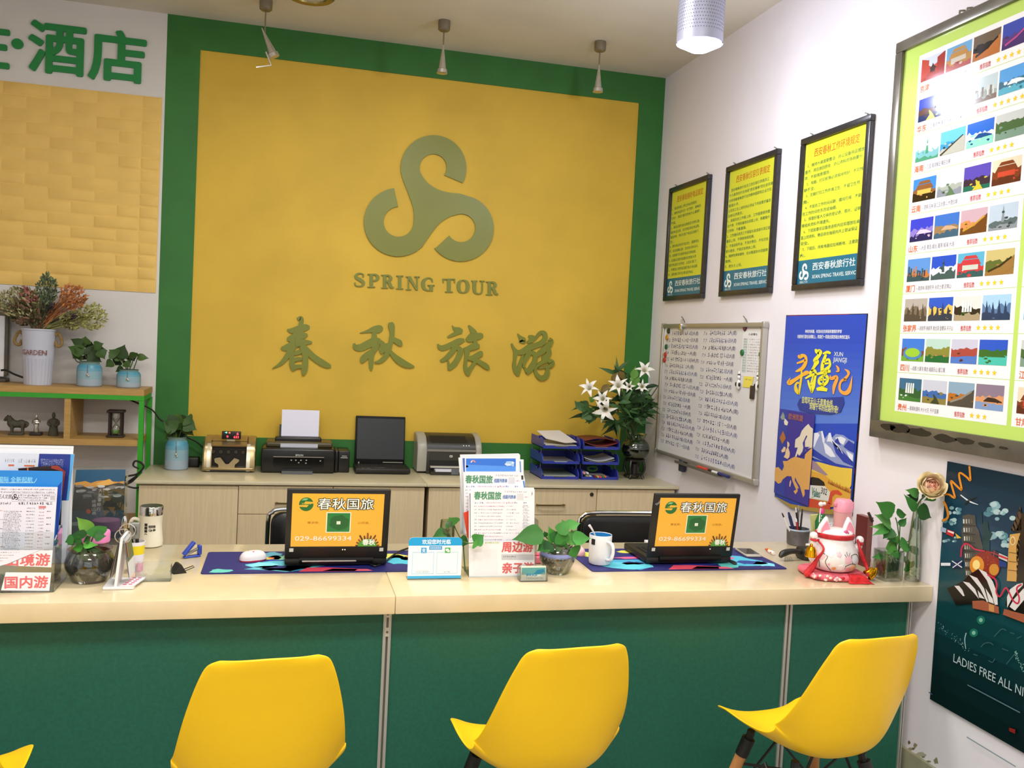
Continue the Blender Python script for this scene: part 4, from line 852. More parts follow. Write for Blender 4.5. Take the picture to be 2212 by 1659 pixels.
# ---------------------------------------------------------------- back cabinets
CAB = M('#D2BE98', .45, noise=.07, ns=9, stretch=(14, 14, .7)); CABT = M('#CDC2A2', .3, noise=.05, ns=14, stretch=(1, 6, 1))
CY = -.575
xq = lambda px, py: on('y', CY, px, py).x
def cabinet(x0, x1, fronts, label, capx):
    t = thing('storage_cabinet', label, 'cabinet', ((x0+x1)/2, -.3, 0), 0, 'low cabinets along the back wall')
    B(CAB).box(x0+.002, x1-.002, CY+.02, -.002, .05, .7235).box(x0+.02, x1-.02, CY+.05, -.01, 0, .05).build('body', t, world=True)
    B(CABT).rbox(capx[0], capx[1], -.592, -.001, .7238, KT, .002, 2).build('cabinet_top', t, world=True)
    for kind, a, c, z0, z1, parts in fronts:
        o = B(CAB).rbox(a+.002, c-.002, CY, CY+.0195, z0, z1, .0015, 1).build(kind, t, world=True)
        if 'handle' in parts:
            hx0, hx1, hz = parts['handle']; b = B(BRASS)
            b.tube([(hx0, CY, hz), (hx0, CY-.022, hz), ((hx0+hx1)/2, CY-.026, hz), (hx1, CY-.022, hz), (hx1, CY, hz)], .0055, 8, 3)
            b.build('handle', o, world=True)
        if 'lock' in parts:
            b = B(M('#4A4032', .3, .7)); b.disc((parts['lock'][0], CY, parts['lock'][1]), .012, (0, -1, 0), .006, 16); b.build('lock', o, world=True)
za, zb, zc = .716, .56, .06
xa0, xa1, xa2, xa3 = xq(298, 1090), xq(514, 1090), xq(719, 1080), xq(917, 1080)
xb0, xb1, xb2, xb3 = xq(925, 1080), xq(1092, 1090), xq(1289, 1080), -.02
q = lambda px, py: on('y', CY, px, py)
cabinet(xa0, xa3, [('door', xa0, xa1, zc, za-.004, {}), ('drawer', xa1, xa2, zb, za, {'handle': (q(598, 1086).x, q(655, 1088).x, q(620, 1086).z), 'lock': (q(711, 1062).x, q(711, 1062).z)}),
                   ('drawer', xa1, xa2, zc, zb-.003, {}), ('door', xa2, xa3, zc, za, {})], 'left low wooden cabinet with a worn door gap below the printers', (-3.1405, xq(921, 1055)))
cabinet(xb0, xb3, [('door', xb0, xb1, zc, za, {}), ('drawer', xb1, xb2, zb, za, {'handle': (q(1160, 1089).x, q(1216, 1091).x, q(1190, 1090).z), 'lock': (q(1278, 1068).x, q(1278, 1068).z)}),
                   ('drawer', xb1, xb2, zc, zb-.003, {}), ('door', xb2, xb3, zc, za, {})], 'right low wooden cabinet below the blue letter trays', (xq(921, 1055)+.001, -.001))
# ---------------------------------------------------------------- black office chairs between counter and cabinets
def office_chair(x0, w, y, ztop, label):
    t = thing('office_chair', label, 'chair', (x0+w/2, y-.25, 0), 0, 'black office chairs behind the counter')
    h = .33; z0 = ztop-h
    b = B(M('#141414', .35, noise=.2, ns=60)); out = rrect(-w/2+.016, w/2-.016, 0, h-.016, .05, 5)
    b.X = Matrix.Translation((0, .25, z0)) @ Matrix(((1, 0, 0, 0), (0, 0, -1, 0), (0, 1, 0, 0), (0, 0, 0, 1)))
    rings = [[(x*k, h/2+(z-h/2)*k, d) for x, z in out] for k, d in ((.97, -.02), (1, -.012), (1, .012), (.97, .024), (.85, .032))]
    b.loft(rings); b.build('backrest', t)
    b = B(CHROME); z1 = ztop
    for y2 in (.25,):
        b.tube([(-w/2+.01, y2-.005, .44), (-w/2+.004, y2, z0), (-w/2+.004, y2, z1-.06), (-w/2+.02, y2, z1-.018), (-w/2+.06, y2, z1-.002), (0, y2, z1), (w/2-.06, y2, z1-.002), (w/2-.02, y2, z1-.018), (w/2-.004, y2, z1-.06), (w/2-.004, y2, z0), (w/2-.01, y2-.005, .44)], .0095, 8, 3)
    b.build('frame', t)
    B(M('#141414', .4, noise=.2, ns=60)).rbox(-w/2+.02, w/2-.02, -.24, .23, .41, .47, .025, 3).build('seat', t)
    for sx in (-1, 1):
        B(CHROME).tube([(sx*(w/2-.012), .245, .44), (sx*(w/2-.012), .24, .40), (sx*(w/2-.012), -.22, .40), (sx*(w/2-.012), -.25, .36), (sx*(w/2-.012), -.26, .03), (sx*(w/2-.012), -.23, .012), (sx*(w/2-.012), .28, .012)], .011, 8, 3).build('leg', t)
    B(CHROME).tube([(-w/2+.012, .25, .012), (w/2-.012, .25, .012)], .011, 8).build('foot_bar', t)
ya = -1.72
pa, pb = on('y', ya, 577, 1120), on('y', ya, 577, 1098)
office_chair(pa.x, .46, ya, pb.z, 'black chrome-framed office chair half hidden behind the left laptop')
pa, pb = on('y', ya, 1249, 1125), on('y', ya, 1260, 1107)
office_chair(pa.x, .46, ya, pb.z, 'black chrome-framed office chair behind the right laptop and mug')
# ---------------------------------------------------------------- yellow shell chairs
YC = M('#F9C602', .38, bump=.015, bs=700)
WOOD = M('#B87E48', .4, noise=.12, ns=10, stretch=(6, 6, .6))
def shell_chair():
    t = thing('shell_chair', 'x', 'chair', (0, 0, 0), 0, 'yellow shell chairs in front of the counter')
    prof = [(.232, .418), (.215, .432), (.16, .441), (.06, .437), (-.04, .433), (-.11, .437), (-.165, .458), (-.2, .505), (-.222, .575), (-.24, .65), (-.256, .72), (-.271, .78), (-.281, .815), (-.284, .828)]
    hw = [.14, .175, .19, .2, .206, .208, .209, .206, .198, .186, .170, .152, .134, .108]
    lift = [.03, .034, .04, .05, .068, .09, .108, .108, .082, .06, .046, .036, .03, .026]
    P = crom([p+(a, l) for p, a, l in zip(prof, hw, lift)], 3); n = len(P); m = 20; vs = []
    for i, (y, z, w, l) in enumerate(P):
        a = P[max(0, i-1)]; c = P[min(n-1, i+1)]; dy, dz = c[0]-a[0], c[1]-a[1]; d = math.hypot(dy, dz)
        ny, nz = dz/d, -dy/d
        if i < 4: ny, nz = .25, .97
        for j in range(m+1):
            u = -1+2*j/m; e = l*abs(u)**2.6
            flare = .012*max(0, abs(u)-.85)/.15*(1 if 8 < i < n-6 else .4)
            vs.append((w*u, y+ny*e-flare*.4, z+nz*e+.012*(1-u*u)*max(0, (i-n*.8)/(n*.2))))
    fs = [(i*(m+1)+j, i*(m+1)+j+1, (i+1)*(m+1)+j+1, (i+1)*(m+1)+j) for i in range(n-1) for j in range(m)]
    b = B(YC); b.add(vs, fs); o = b.build('shell', t, angle=80)
    so = o.modifiers.new('thickness', 'SOLIDIFY'); so.thickness = .007; so.offset = 0
    sb = o.modifiers.new('round', 'SUBSURF'); sb.levels = 1; sb.render_levels = 2
    legs = []
    for sx in (-1, 1):
        for ty, by in ((.12, .21), (-.1, -.21)):
            top, bot = Vector((sx*.125, ty, .395)), Vector((sx*.225, by, .0))
            B(WOOD).tube([bot, bot.lerp(top, .5), top], [.0105, .016, .0185], 14).build('leg', t)
            c = B(BLACK); d = (top-bot).normalized(); c.tube([top-d*.055, top+d*.004], .0202, 12); c.tube([top+d*.0, top+d*.02, (sx*.12, ty*.95, .425)], .012, 8); c.build('leg_bracket', t)
    w = B(BLACK); P4 = [Vector((sx*.145, y, .315)) for sx in (-1, 1) for y in (.137, -.125)]
    ctr = Vector((0, 0, .33))
    for p in P4: w.tube([p, ctr], .005, 6)
    for a, c in ((0, 1), (2, 3), (0, 2), (1, 3)):
        m_ = (P4[a]+P4[c])/2; w.tube([P4[a]+Vector((0, 0, -.09)), m_+Vector((0, 0, .06)), P4[c]+Vector((0, 0, -.09))], .005, 6)
    w.build('brace', t)
    return t
ch = shell_chair()
seats = [(-3.155, -3.385, 0, 'yellow shell chair cut off at the lower left edge of the photo'), (-2.408, -3.345, .09, 'yellow shell chair in front of the left counter panel, left of the post'),
         (-1.67, -3.34, .1, 'yellow shell chair just right of the metal post'), (-.812, -3.345, .12, 'yellow shell chair nearest the right wall')]
for i, (x, y, a, l) in enumerate(seats):
    if i == 0: ch.location = (x, y, 0); ch.rotation_euler = (0, 0, a); ch['label'] = l
    else: dup(ch, (x, y, 0), a, l)
# ---------------------------------------------------------------- shelf unit at the left
SHG = M('#2E9A1E', .4); SHW = M('#B08A4A', .5, noise=.12, ns=8, stretch=(1, 10, 10))
def shelf():
    y0, y1, x0, x1 = -.33, -.004, -4.7, -3.1425
    t = thing('shelf_unit', 'wooden shelf unit with a bright green metal frame beside the cabinets', 'shelf unit', ((x0+x1)/2, (y0+y1)/2, 0))
    for z, nm in ((1.208, 'top_board'), (.925, 'middle_board')):
        B(SHW).box(x0, x1-(.002 if z > 1 else .024), y0+(0 if z > 1 else .004), y1, z-.034, z).build(nm, t, world=True)
    b = B(SHG); w = .026
    b.box(x0, x1, y0, y0+w, 1.208-.034-.026, 1.208-.0345)
    b.build('frame_rail', t, world=True)
    for y in (y0, y1-w): B(SHG).box(x1-w, x1, y, y+w, 0, 1.208-.061).build('post', t, world=True)
    B(SHG).box(x1-w+.002, x1-.002, y0+w, y1-w, 1.208-.061, 1.208-.0345).build('frame_rail', t, world=True)
    xd = on('y', y0, 146, 860).x
    B(SHW).box(xd-.016, xd+.016, y0+.004, y1, .9252, 1.1735).build('divider', t, world=True)
    B(SHW).box(x0, x1-.03, y0+.01, y1, .42, .45).build('bottom_board', t, world=True)
shelf()
# ================================================================ things on the reception counter
def Cp(px, py): return on('z', CT, px, py)
def place(s, name, parent, W):
    o = B.build(s, name); o.parent = parent; o.matrix_basis = W; return o
def card_M(x, y, z, lean=0): return Matrix.Translation((x, y, z)) @ Matrix.Rotation(lean, 4, 'X') @ ROT['Y'].to_4x4()
def outlined(s, t, a, b, fill, edge, bold, grow):
    s.text(t, a, b, edge, .115); s.up(); s.text(t, a, b, fill, .02); s.up()
def ad_sheet(W, H):
    s = Sheet('Y', 0, step=.00018, rough=.35); p = lambda x, y: ((x-.5)*W, (1-y)*H)
    s.slab([p(0, 0), p(1, 0), p(1, 1), p(0, 1)], '#F2B43C', .0008); s.up()
    cx, cy = p(.15, .2); r = .078*W
    s.ell(cx, cy, r, r*1.02, '#1F6B34', n=30); s.up()
    s.poly([(cx+r*1.1, cy+r*.35), (cx-.1*r, cy+r*.42), (cx-.35*r, cy+.1*r), (cx+.2*r, cy+.05*r), (cx+r*1.1, cy+.12*r)], '#F2B43C'); s.poly([(cx-r*1.1, cy-r*.35), (cx+.1*r, cy-r*.42), (cx+.35*r, cy-.1*r), (cx-.2*r, cy-.1*r), (cx-r*1.1, cy-.12*r)], '#F2B43C')
    s.poly([(cx-r*.7, cy+r*.55), (cx-.3*r, cy+r*.9), (cx+.3*r, cy+r*.85), (cx, cy+r*.6)], '#7CC08C'); s.text('XQITS', (cx-r*.62, cy-r*.07), (cx+r*.62, cy+r*.2), '#D9C34A', .02); s.up()
    outlined(s, '春秋国旅', p(.275, .295), p(.885, .085), '#F4F4EE', '#1C2E1A', .05, .045)
    s.poly([p(.372, .345), p(.645, .345), p(.645, .735), p(.372, .735)], '#EFEAC8'); s.up(); s.poly([p(.384, .362), p(.633, .362), p(.633, .718), p(.384, .718)], '#1E7C3A'); s.up()
    rd = random.Random(5); s.poly([p(.51+.11*math.cos(2*PI*k/16)*rd.uniform(.85, 1.1), .54+.15*math.sin(2*PI*k/16)*rd.uniform(.85, 1.1)) for k in range(16)], '#1A5F2E'); s.up()
    s.poly([p(.487, .515), p(.53, .515), p(.53, .575), p(.487, .575)], '#DDE6D0')
    s.text('章主珍,', p(.17, .565), p(.30, .52), '#B07A1A', .01); s.text('心忘返。', p(.72, .565), p(.855, .525), '#B07A1A', .01)
    s.text('029-86699334', p(.045, .885), p(.66, .80), '#F6EFDC', .03)
    cx, cy = p(.84, 1.0); r = .105*W
    for k in range(11):
        a = .1+2.95*k/10; l = r*(1.5 if k in (5, 3, 7) else 1.25); w = .055
        s.poly([(cx+r*.9*math.cos(a-w*2), cy+r*.75*math.sin(a-w*2)), (cx+l*math.cos(a-w), cy+l*math.sin(a-w)), (cx+l*1.03*math.cos(a+w), cy+l*1.03*math.sin(a+w)), (cx+r*.9*math.cos(a+w*2), cy+r*.75*math.sin(a+w*2))], ['#6E3E1E', '#4A3220', '#8A4A22'][k % 3])
    s.up(); s.poly([(cx+r*math.cos(PI*k/16), cy+r*.86*math.sin(PI*k/16)) for k in range(17)], '#4C9A34'); s.up()
    s.text('春秋', p(.785, .975), p(.925, .86), '#F2F4EC', .05)
    return s
def laptop(x, y, label, logo):
    t = thing('laptop', label, 'laptop', (x, y, CT+.0045), 0, 'open black laptops on the counter'); W, H = .357, .258
    b = B(BLACK); b.rbox(-W/2, W/2, .004, .245, .004, .03, .006, 2)
    for sx in (-1, 1):
        for yy in (.03, .22): b.disc((sx*.14, yy, .004), .012, (0, 0, -1), .004, 10)
    b.build('base', t)
    k = B('#0E0E0E')
    for r in range(5):
        for c in range(14): k.box(-.155+c*.0222, -.155+c*.0222+.018, .05+r*.024, .07+r*.024, .03, .0325)
    k.build('keyboard', t)
    b = B(DARK)
    b.tube([(-W/2+.05, 0, .024), (W/2-.05, 0, .024)], .0115, 12); b.build('hinge', t)
    lean = math.radians(9); R = Matrix.Translation((0, .004, .028)) @ Matrix.Rotation(lean, 4, 'X')
    l = B(BLACK); l.X = R; l.rbox(-W/2, W/2, -.006, .008, .002, H, .004, 2, rc=None); lo = l.build('lid', t)
    sc_ = B(M('#20242A', .15)); sc_.X = R; sc_.box(-W/2+.02, W/2-.02, .0082, .0088, .025, H-.015); sc_.build('screen', lo)
    u, v = W*.885, H*.755
    place(ad_sheet(u, v), 'advert_sheet', lo, R @ card_M((-.002 if not logo else .004), -.0072, H*.185))
    h = B('#C9C8C2'); h.X = R
    for sx in (-1, 1): h.box(sx*(W/2-.022)-.007, sx*(W/2-.022)+.007, -.0066, -.0058, .028, .041)
    h.build('sticker', lo)
    d = B(M('#FFD8B0', .3, emit=3)); d.X = R; d.disc((.02 if not logo else .08, -.006, .035), .0018, (0, -1, 0), .0006, 8)
    if not logo: d.disc((.028, -.006, .035), .0018, (0, -1, 0), .0006, 8)
    d.build('indicator_light', lo)
    if logo:
        s = Sheet('Y', 0, step=.0001); s.text('ThinkPad', (0, 0), (.034, .009), '#B8B8B4', .01)
        place(s, 'maker_mark', lo, R @ Matrix.Translation((-W/2+.012, -.0064, H-.048)) @ Matrix.Rotation(-.75, 4, 'Y') @ ROT['Y'].to_4x4())
    else:
        b = B(M('#77746C', .3, .7)); b.tube([(-W/2+.06, -.0125, .022), (W/2-.11, -.0125, .022)], .004, 8); b.build('hinge_bar', t)
laptop(-2.178, -2.487, 'black laptop with an orange advert on its lid, standing on the left mat', False)
laptop(-.832, -2.515, 'black laptop with an orange advert on its lid, between the mug and the phone', True)
def cable(pts, label, r=.0028, hx='#151515', z0=None):
    b = B(hx); b.tube(pts, r, 6, 5); o = b.build('cable'); tag(o, label, 'cable'); return o
cable([(-2.06, -2.475, CT+.012), (-2.04, -2.50, CT+.008), (-2.0, -2.44, CT+.008), (-1.97, -2.38, CT+.012), (-1.93, -2.30, CT+.012), (-1.88, -2.22, CT+.008), (-1.86, -2.13, CT+.0035)], 'black power cable running from the left laptop to the back of the counter', .0035)
cable([(-.66, -2.50, CT+.012), (-.645, -2.53, CT+.0075), (-.63, -2.50, CT+.0075), (-.64, -2.42, CT+.0075), (-.62, -2.3, CT+.0075), (-.60, -2.2, CT+.004), (-.6, -2.135, CT+.003)], 'black power cable curling behind the right laptop', .0035)
# ---------------------------------------------------------------- desk mats printed with a bright map
def desk_mat(out, label, right):
    s = Sheet('Z', CT+.0036, step=.0001, rough=.6); c = s.P
    s.prism(out, -.0034, 0) if False else s.slab(out, '#1E1F66', .0034); s.up()
    x0 = min(p[0] for p in out); x1 = max(p[0] for p in out); y0 = min(p[1] for p in out); y1 = max(p[1] for p in out); W, H = x1-x0, y1-y0
    q = lambda L: [(x0+W*u, y0+H*v) for u, v in L]; rd = random.Random(9)
    def blob(cx, cy, rx, ry, hx, n=13, j=.3): s.poly([(min(x1-.01, max(x0+.01, x0+W*cx+W*rx*math.cos(2*PI*k/n)*rd.uniform(1-j, 1+j))), min(y1-.006, max(y0+.006, y0+H*cy+H*ry*math.sin(2*PI*k/n)*rd.uniform(1-j, 1+j)))) for k in range(n)], hx)
    blob(.6, .55, .3, .3, '#28319A'); s.up()
    if not right:
        blob(.33, .27, .17, .22, '#58B8C8'); blob(.36, .2, .12, .13, '#2F88B0'); s.up(); blob(.25, .33, .06, .12, '#7CD0DA'); blob(.28, .24, .06, .07, '#1D2468', j=.5)
        blob(.25, .72, .09, .16, '#C9D05A'); s.up(); blob(.29, .82, .05, .12, '#5AA0B4'); blob(.3, .68, .03, .1, '#E0783C'); blob(.33, .68, .045, .1, '#8AC8A0')
        blob(.08, .1, .05, .08, '#62C4B4'); blob(.42, .56, .07, .06, '#E05060'); blob(.86, .5, .07, .22, '#4AB8CC'); blob(.84, .72, .06, .12, '#D8D860'); blob(.9, .6, .04, .08, '#E0783C')
    else:
        blob(.08, .72, .06, .12, '#C9CE56'); blob(.22, .3, .16, .22, '#3E9CC0'); s.up(); blob(.2, .2, .12, .14, '#58C0D0'); blob(.29, .55, .09, .05, '#E2608A'); blob(.26, .3, .05, .08, '#1D2468', j=.5); blob(.3, .83, .04, .06, '#D8D050')
        blob(.8, .34, .15, .24, '#4AB4CC'); s.up(); blob(.72, .16, .06, .1, '#5CC8C0'); blob(.78, .5, .05, .06, '#D85A8A'); blob(.86, .28, .08, .1, '#1E3A86', j=.5); blob(.92, .2, .05, .1, '#7AD0E0')
    s.up(); s.poly(q([(.38 if right else .4, .02), (.64, .02), (.66, .12), (.52, .2), (.44, .2)]), '#DE4A62'); s.poly(q([(.5, .03), (.72, .02), (.7, .1), (.55, .14)]), '#E8607A')
    tag(s.build('desk_mat'), label, 'desk mat', 'desk mats printed with a colourful map')
desk_mat(rrect(-2.628, -1.83, -2.558, -2.255, .012), 'dark blue map-print desk mat under the left laptop', False)
desk_mat(rrect(-1.255, -.452, -2.592, -2.245, .012), 'dark blue map-print desk mat under the right laptop and mug', True)
# ---------------------------------------------------------------- mouse, mug, phone, stapler and small things
ZM = CT+.0044
def mouse(x, y, rz, hx, label, mark, z=ZM):
    t = thing('computer_mouse', label, 'mouse', (x, y, z), rz); b = B(M(hx, .3))
    rings = []
    for k in range(9):
        a = k/8; zz = .004+.03*math.sin(a*PI/2); sc2 = math.cos(a*PI/2*.97)**.55
        rings.append([(px*sc2, py*sc2, zz) for px, py in [(.028*math.copysign(abs(math.cos(2*PI*j/24))**.8, math.cos(2*PI*j/24)), .048*math.copysign(abs(math.sin(2*PI*j/24))**.8, math.sin(2*PI*j/24))) for j in range(24)]])
    b.loft(rings); b.build('shell', t)
    B(M('#C8283C', .4) if mark else M('#D89AA0', .4)).loft([[(.0285*math.cos(2*PI*j/24), .0485*math.sin(2*PI*j/24), z) for j in range(24)] for z in (0, .0045)]).build('base', t)
    if mark:
        f = B('#C83040')
        for k in range(6): f.ball((.011*math.cos(k*PI/3), -.004+.013*math.sin(k*PI/3), .0318-.0012*(k % 2)), (.0055, .0062, .0022), 8, 5)
        f.build('flower_print', t)
mouse(-2.465, -2.385, -1.2, '#EADCDC', 'white mouse with a red flower print on the left mat', True)
mouse(-1.235, -2.33, .3, '#EDB8BC', 'pale pink mouse half hidden behind the mug', False)
p = Cp(1300, 1224); t = thing('mug', 'white mug with a blue inside and a spoon, on the right mat', 'mug', (p.x, p.y+.03, ZM))
MUGW = M('#EDEDEF', .18, coat=.3)
B(MUGW).lathe([(.036, 0), (.04, .003), (.042, .012), (.0435, .11), (.0425, .113), (.041, .112)], seg=36).build('body', t) if False else B(MUGW).lathe([(.0005, .0), (.036, 0), (.04, .003), (.042, .012), (.0435, .11), (.0425, .113), (.041, .1115)], seg=36, cap=False).build('body', t)
B(M('#2F86C4', .2)).lathe([(.041, .1115), (.0385, .02), (.035, .008), (.0005, .006)], seg=36, cap=False).build('inside', t)
B(MUGW).tube([(.012, -.04, .092), (.022, -.068, .088), (.025, -.074, .06), (.02, -.066, .03), (.012, -.04, .024)], [.0055, .0065, .0065, .0065, .0055], 10, 4).build('handle', t)
b = B('#1C1C1E'); b.add([(-.0443*math.cos(a), -.0443*math.sin(a), z) for z in (.078, .1) for a in (.35, .55, .75)], [(0, 1, 4, 3), (1, 2, 5, 4)]); b.build('label_print', t)
t2 = thing('spoon', 'white spoon leaning in the blue and white mug', 'spoon', (p.x, p.y+.03, ZM+.0075))
B('#E8E6E4').tube([(.02, .012, .004), (-.028, -.004, .108), (-.052, -.01, .142)], [.0035, .003, .005], 8, 4).build('stem', t2)
def phone():
    c = Cp(1616, 1198); t = thing('mobile_phone', 'white smartphone lying on the right mat beside the laptop', 'phone', (c.x, c.y, ZM), -.12)
    B(M('#C9C2B2', .3, .3)).rbox(-.036, .036, -.068, .068, 0, .009, .004, 2, rc=.012).build('body', t); B(M('#17181A', .12)).rbox(-.031, .031, -.048, .052, .009, .0096, .0003, 1, rc=.002).build('screen', t)
phone()
def stapler():
    c = Cp(414, 1204); t = thing('stapler', 'small blue stapler standing open on the counter', 'stapler', (c.x, c.y, CT+.0005), .5)
    bl = M('#2A44A8', .35)
    b = B(bl); b.rbox(-.03, .03, -.011, .011, 0, .007, .003); b.build('base', t)
    b = B(bl); b.X = Matrix.Translation((-.026, 0, .008)) @ Matrix.Rotation(-.85, 4, 'Y'); b.rbox(0, .058, -.01, .01, 0, .012, .004); b.build('top', t)
    b = B(STEEL); b.X = Matrix.Translation((-.024, 0, .006)) @ Matrix.Rotation(-.4, 4, 'Y'); b.rbox(0, .05, -.006, .006, 0, .007, .001); b.build('magazine', t)
    b = B(bl); b.rbox(.022, .034, -.0105, .0105, .0068, .042, .004); b.build('guard', t)
stapler()
def flat_paper():
    s = Sheet('Z', CT+.012, step=.0002); s.slab([(-.872, -2.215), (-.72, -2.215), (-.73, -2.14), (-.86, -2.125)], '#E6E4E6', .0115); s.up(); s.rect(-.85, -2.205, -.74, -2.15, '#D4D2DA')
    tag(s.build('note_pad'), 'white note pad lying behind the right laptop', 'note pad')
flat_paper()
def lighter():
    a, c = Cp(1647, 1186), Cp(1678, 1204); m = (a+c)/2; t = thing('correction_pen', 'orange and white pen lying on the counter near the black holder', 'pen', (m.x, m.y, CT+.0085), math.atan2(c.y-a.y, c.x-a.x))
    L = .085
    B('#D8522E').tube([(-L/2, 0, -.002), (-L/2+.02, 0, 0), (-.005, 0, 0)], [.003, .006, .0075], 10).build('cap', t); B('#E9E2DC').tube([(-.005, 0, 0), (L/2-.006, 0, 0), (L/2, 0, 0)], [.0078, .0078, .006], 10).build('barrel', t); B('#E0B040').box(-.018, .01, -.003, .003, .007, .0095).build('clip', t); B('#D0402E').ball((.03, -.0072, .001), .0035, 8, 6).build('button', t)
lighter()
def black_holder():
    c = Cp(1735, 1208); t = thing('tape_dispenser', 'black desk gadget with a long arm lying left of the cat', 'desk gadget', (c.x, c.y, CT+.0005), .12)
    k = M('#1B1A18', .4)
    B(k).rbox(-.02, .085, -.035, .035, 0, .05, .014, 3).build('body', t)
    b = B(k); b.tube([(-.005, -.005, .03), (-.06, -.005, .036), (-.105, -.008, .03), (-.125, -.012, .018)], [.011, .011, .014, .008], 10, 4); b.build('arm', t)
    b = B(STEEL)
    for i in range(4): b.tube([(-.1+.008*i, -.012, .018), (-.106+.012*i, -.02, .004)], .0012, 5)
    b.tube([(-.108, -.02, .0035), (-.062, -.02, .0035)], .0015, 5); b.build('wire_stand', t)
black_holder()
# ---------------------------------------------------------------- payment sign and clear card boxes
def pay_sign():
    a, c = Cp(880, 1253), Cp(996, 1251); x, W = (a.x+c.x)/2, .1865; y = -2.657; H = .142
    t = thing('payment_sign', 'blue and white payment sign standing on the counter edge of the left mat', 'sign', (x, y, CT+.0005))
    s = Sheet('Y', 0, step=.0002, rough=.25); p = lambda u, v: ((u-.5)*W, (1-v)*H)
    o = rrect(-W/2, W/2, -.02, H, .016, 4); o = [q_ if q_[1] > .0 else (q_[0], 0) for q_ in o]
    s.slab(o, '#EAF2F6', .003); s.up()
    top = [q_ for q_ in rrect(-W/2, W/2, 0, H, .016, 5)]; top = [(u, max(v, H*.8)) for u, v in top]; s.poly(top, '#1FA2DE')
    s.poly([p(0, .935), p(1, .935), p(1, 1), p(0, 1)], '#46B4E4'); s.up()
    s.text('欢迎您时光临', p(.25, .165), p(.78, .05), '#EAF6FC', .035); s.poly([p(.385, .215), p(.625, .215), p(.625, .30), p(.385, .30)], '#2E9AD8'); s.up(); s.text('商家收款服务', p(.4, .285), p(.61, .232), '#D8EEF8', .01)
    def ring(u0, u1, col):
        P_ = [p(u0, .36), p(u1, .36), p(u1, .885), p(u0, .885), p(u0, .36)]; s.line(P_, .0011, col)
    ring(.08, .475, '#8ACCEE'); ring(.535, .925, '#9AD4E0'); s.up()
    s.poly([p(.235, .25), p(.335, .25), p(.335, .38), p(.235, .38)], '#2E9EDC'); s.poly([p(.68, .25), p(.78, .25), p(.78, .38), p(.68, .38)], '#4CB05A'); s.up()
    s.text('支', p(.25, .365), p(.32, .265), '#EAF6FC', .03); cx, cy = p(.722, .305); s.ell(cx, cy, .0058, .0048, '#EFF8EE', n=14); cx, cy = p(.745, .335); s.ell(cx, cy, .0048, .004, '#EFF8EE', n=14)
    s.poly([p(.155, .45), p(.4, .45), p(.4, .8), p(.155, .8)], '#F4F6F6'); s.poly([p(.61, .45), p(.86, .45), p(.86, .82), p(.61, .82)], '#F4F6F6')
    s.scrawl(p(.15, .855), p(.41, .82), 9, '#A8C0D0', 4, .14); s.scrawl(p(.67, .86), p(.79, .83), 4, '#A8C0D0', 6, .14)
    place(s, 'sign_face', t, card_M(0, 0, .002, -.03))
    B(GL('#F6FAFA', .2)).rbox(-W/2, W/2, .0045, .0075, .002, H-.004, .001, 1, ).build('acrylic_back', t); B(GL('#F0F6F6', .25)).rbox(-W/2, W/2, -.006, .036, 0, .0018, .0006, 1).build('acrylic_foot', t)
pay_sign()
def card_box(pl, pr, W, H, D, label, cards):
    a, c = Cp(*pl), Cp(*pr); t = thing('business_card_box', label, 'card box', ((a.x+c.x)/2, (a.y+c.y)/2, CT+.0005), 0, 'clear business card boxes')
    g = GL('#F4F7F7', .25); th = .002
    B(g).rbox(-W/2, W/2, 0, D, 0, th, .0005, 1).build('base', t)
    b = B(g); b.prism([(-W/2, th), (W/2, th), (W/2, H*.62), (W*.32, H*.62), (W*.25, H*.42), (-W*.25, H*.42), (-W*.32, H*.62), (-W/2, H*.62)], 0, th); b.v = [Vector((v.x, v.z, v.y)) for v in b.v]; b.f = [f[::-1] for f in b.f]; b.build('front', t)
    B(g).box(-W/2, W/2, D-th, D, th, H).build('back', t)
    for sx in (-1, 1): B(g).box(sx*W/2-(th if sx > 0 else 0), sx*W/2+(0 if sx > 0 else th), th, D-th, th, H*.9).build('side', t)
    return t
t = card_box((292, 1257), (368, 1257), .108, .058, .035, 'empty clear business card box beside the desk calendar', 0)
t = card_box((1122, 1257), (1184, 1257), .1, .052, .04, 'clear business card box in front of the pebble bowl', 1)
s = Sheet('Y', 0, step=.0002); W, H = .09, .05
s.slab([(-W/2, 0), (W/2, 0), (W/2, H), (-W/2, H)], '#E4E6D0', .012); s.up(); s.rect(-W/2+.002, H*.42, W/2-.002, H*.9, '#5A9C98'); s.rect(-W/2+.002, H*.04, W/2-.002, H*.38, '#EDE9D8'); s.up()
s.poly([(0, H*.45), (W*.2, H*.45), (W*.45, H*.6), (W*.4, H*.8), (W*.15, H*.75)], '#1E7C9C'); s.text('春秋旅游', (-W*.3, H*.3), (W*.15, H*.5), '#2A8AA8', .04, shear=.3); s.scrawl((-W*.3, H*.1), (W*.4, H*.26), 12, '#7A9A94', 3, .12)
tc = tag(s.build('business_card_stack'), 'stack of teal and cream business cards in the right clear box', 'business cards')
tc.matrix_basis = card_M(t.location.x, t.location.y+.0055, CT+.003, -.1)
p = Cp(1167, 1222); t = thing('pink_box', 'small pink box half hidden behind the clear card box', 'box', (p.x-.005, p.y+.045, CT+.0005))
B(M('#EE7A94', .4)).rbox(-.03, .03, -.02, .02, 0, .028, .006).build('box_body', t); B(M('#F2547C', .4)).rbox(-.024, .014, -.014, .014, .028, .036, .004).build('lid', t)
p = Cp(384, 1238); t = thing('binder_clip', 'black binder clip behind the empty card box', 'clip', (p.x, p.y+.01, CT+.0005), .4)
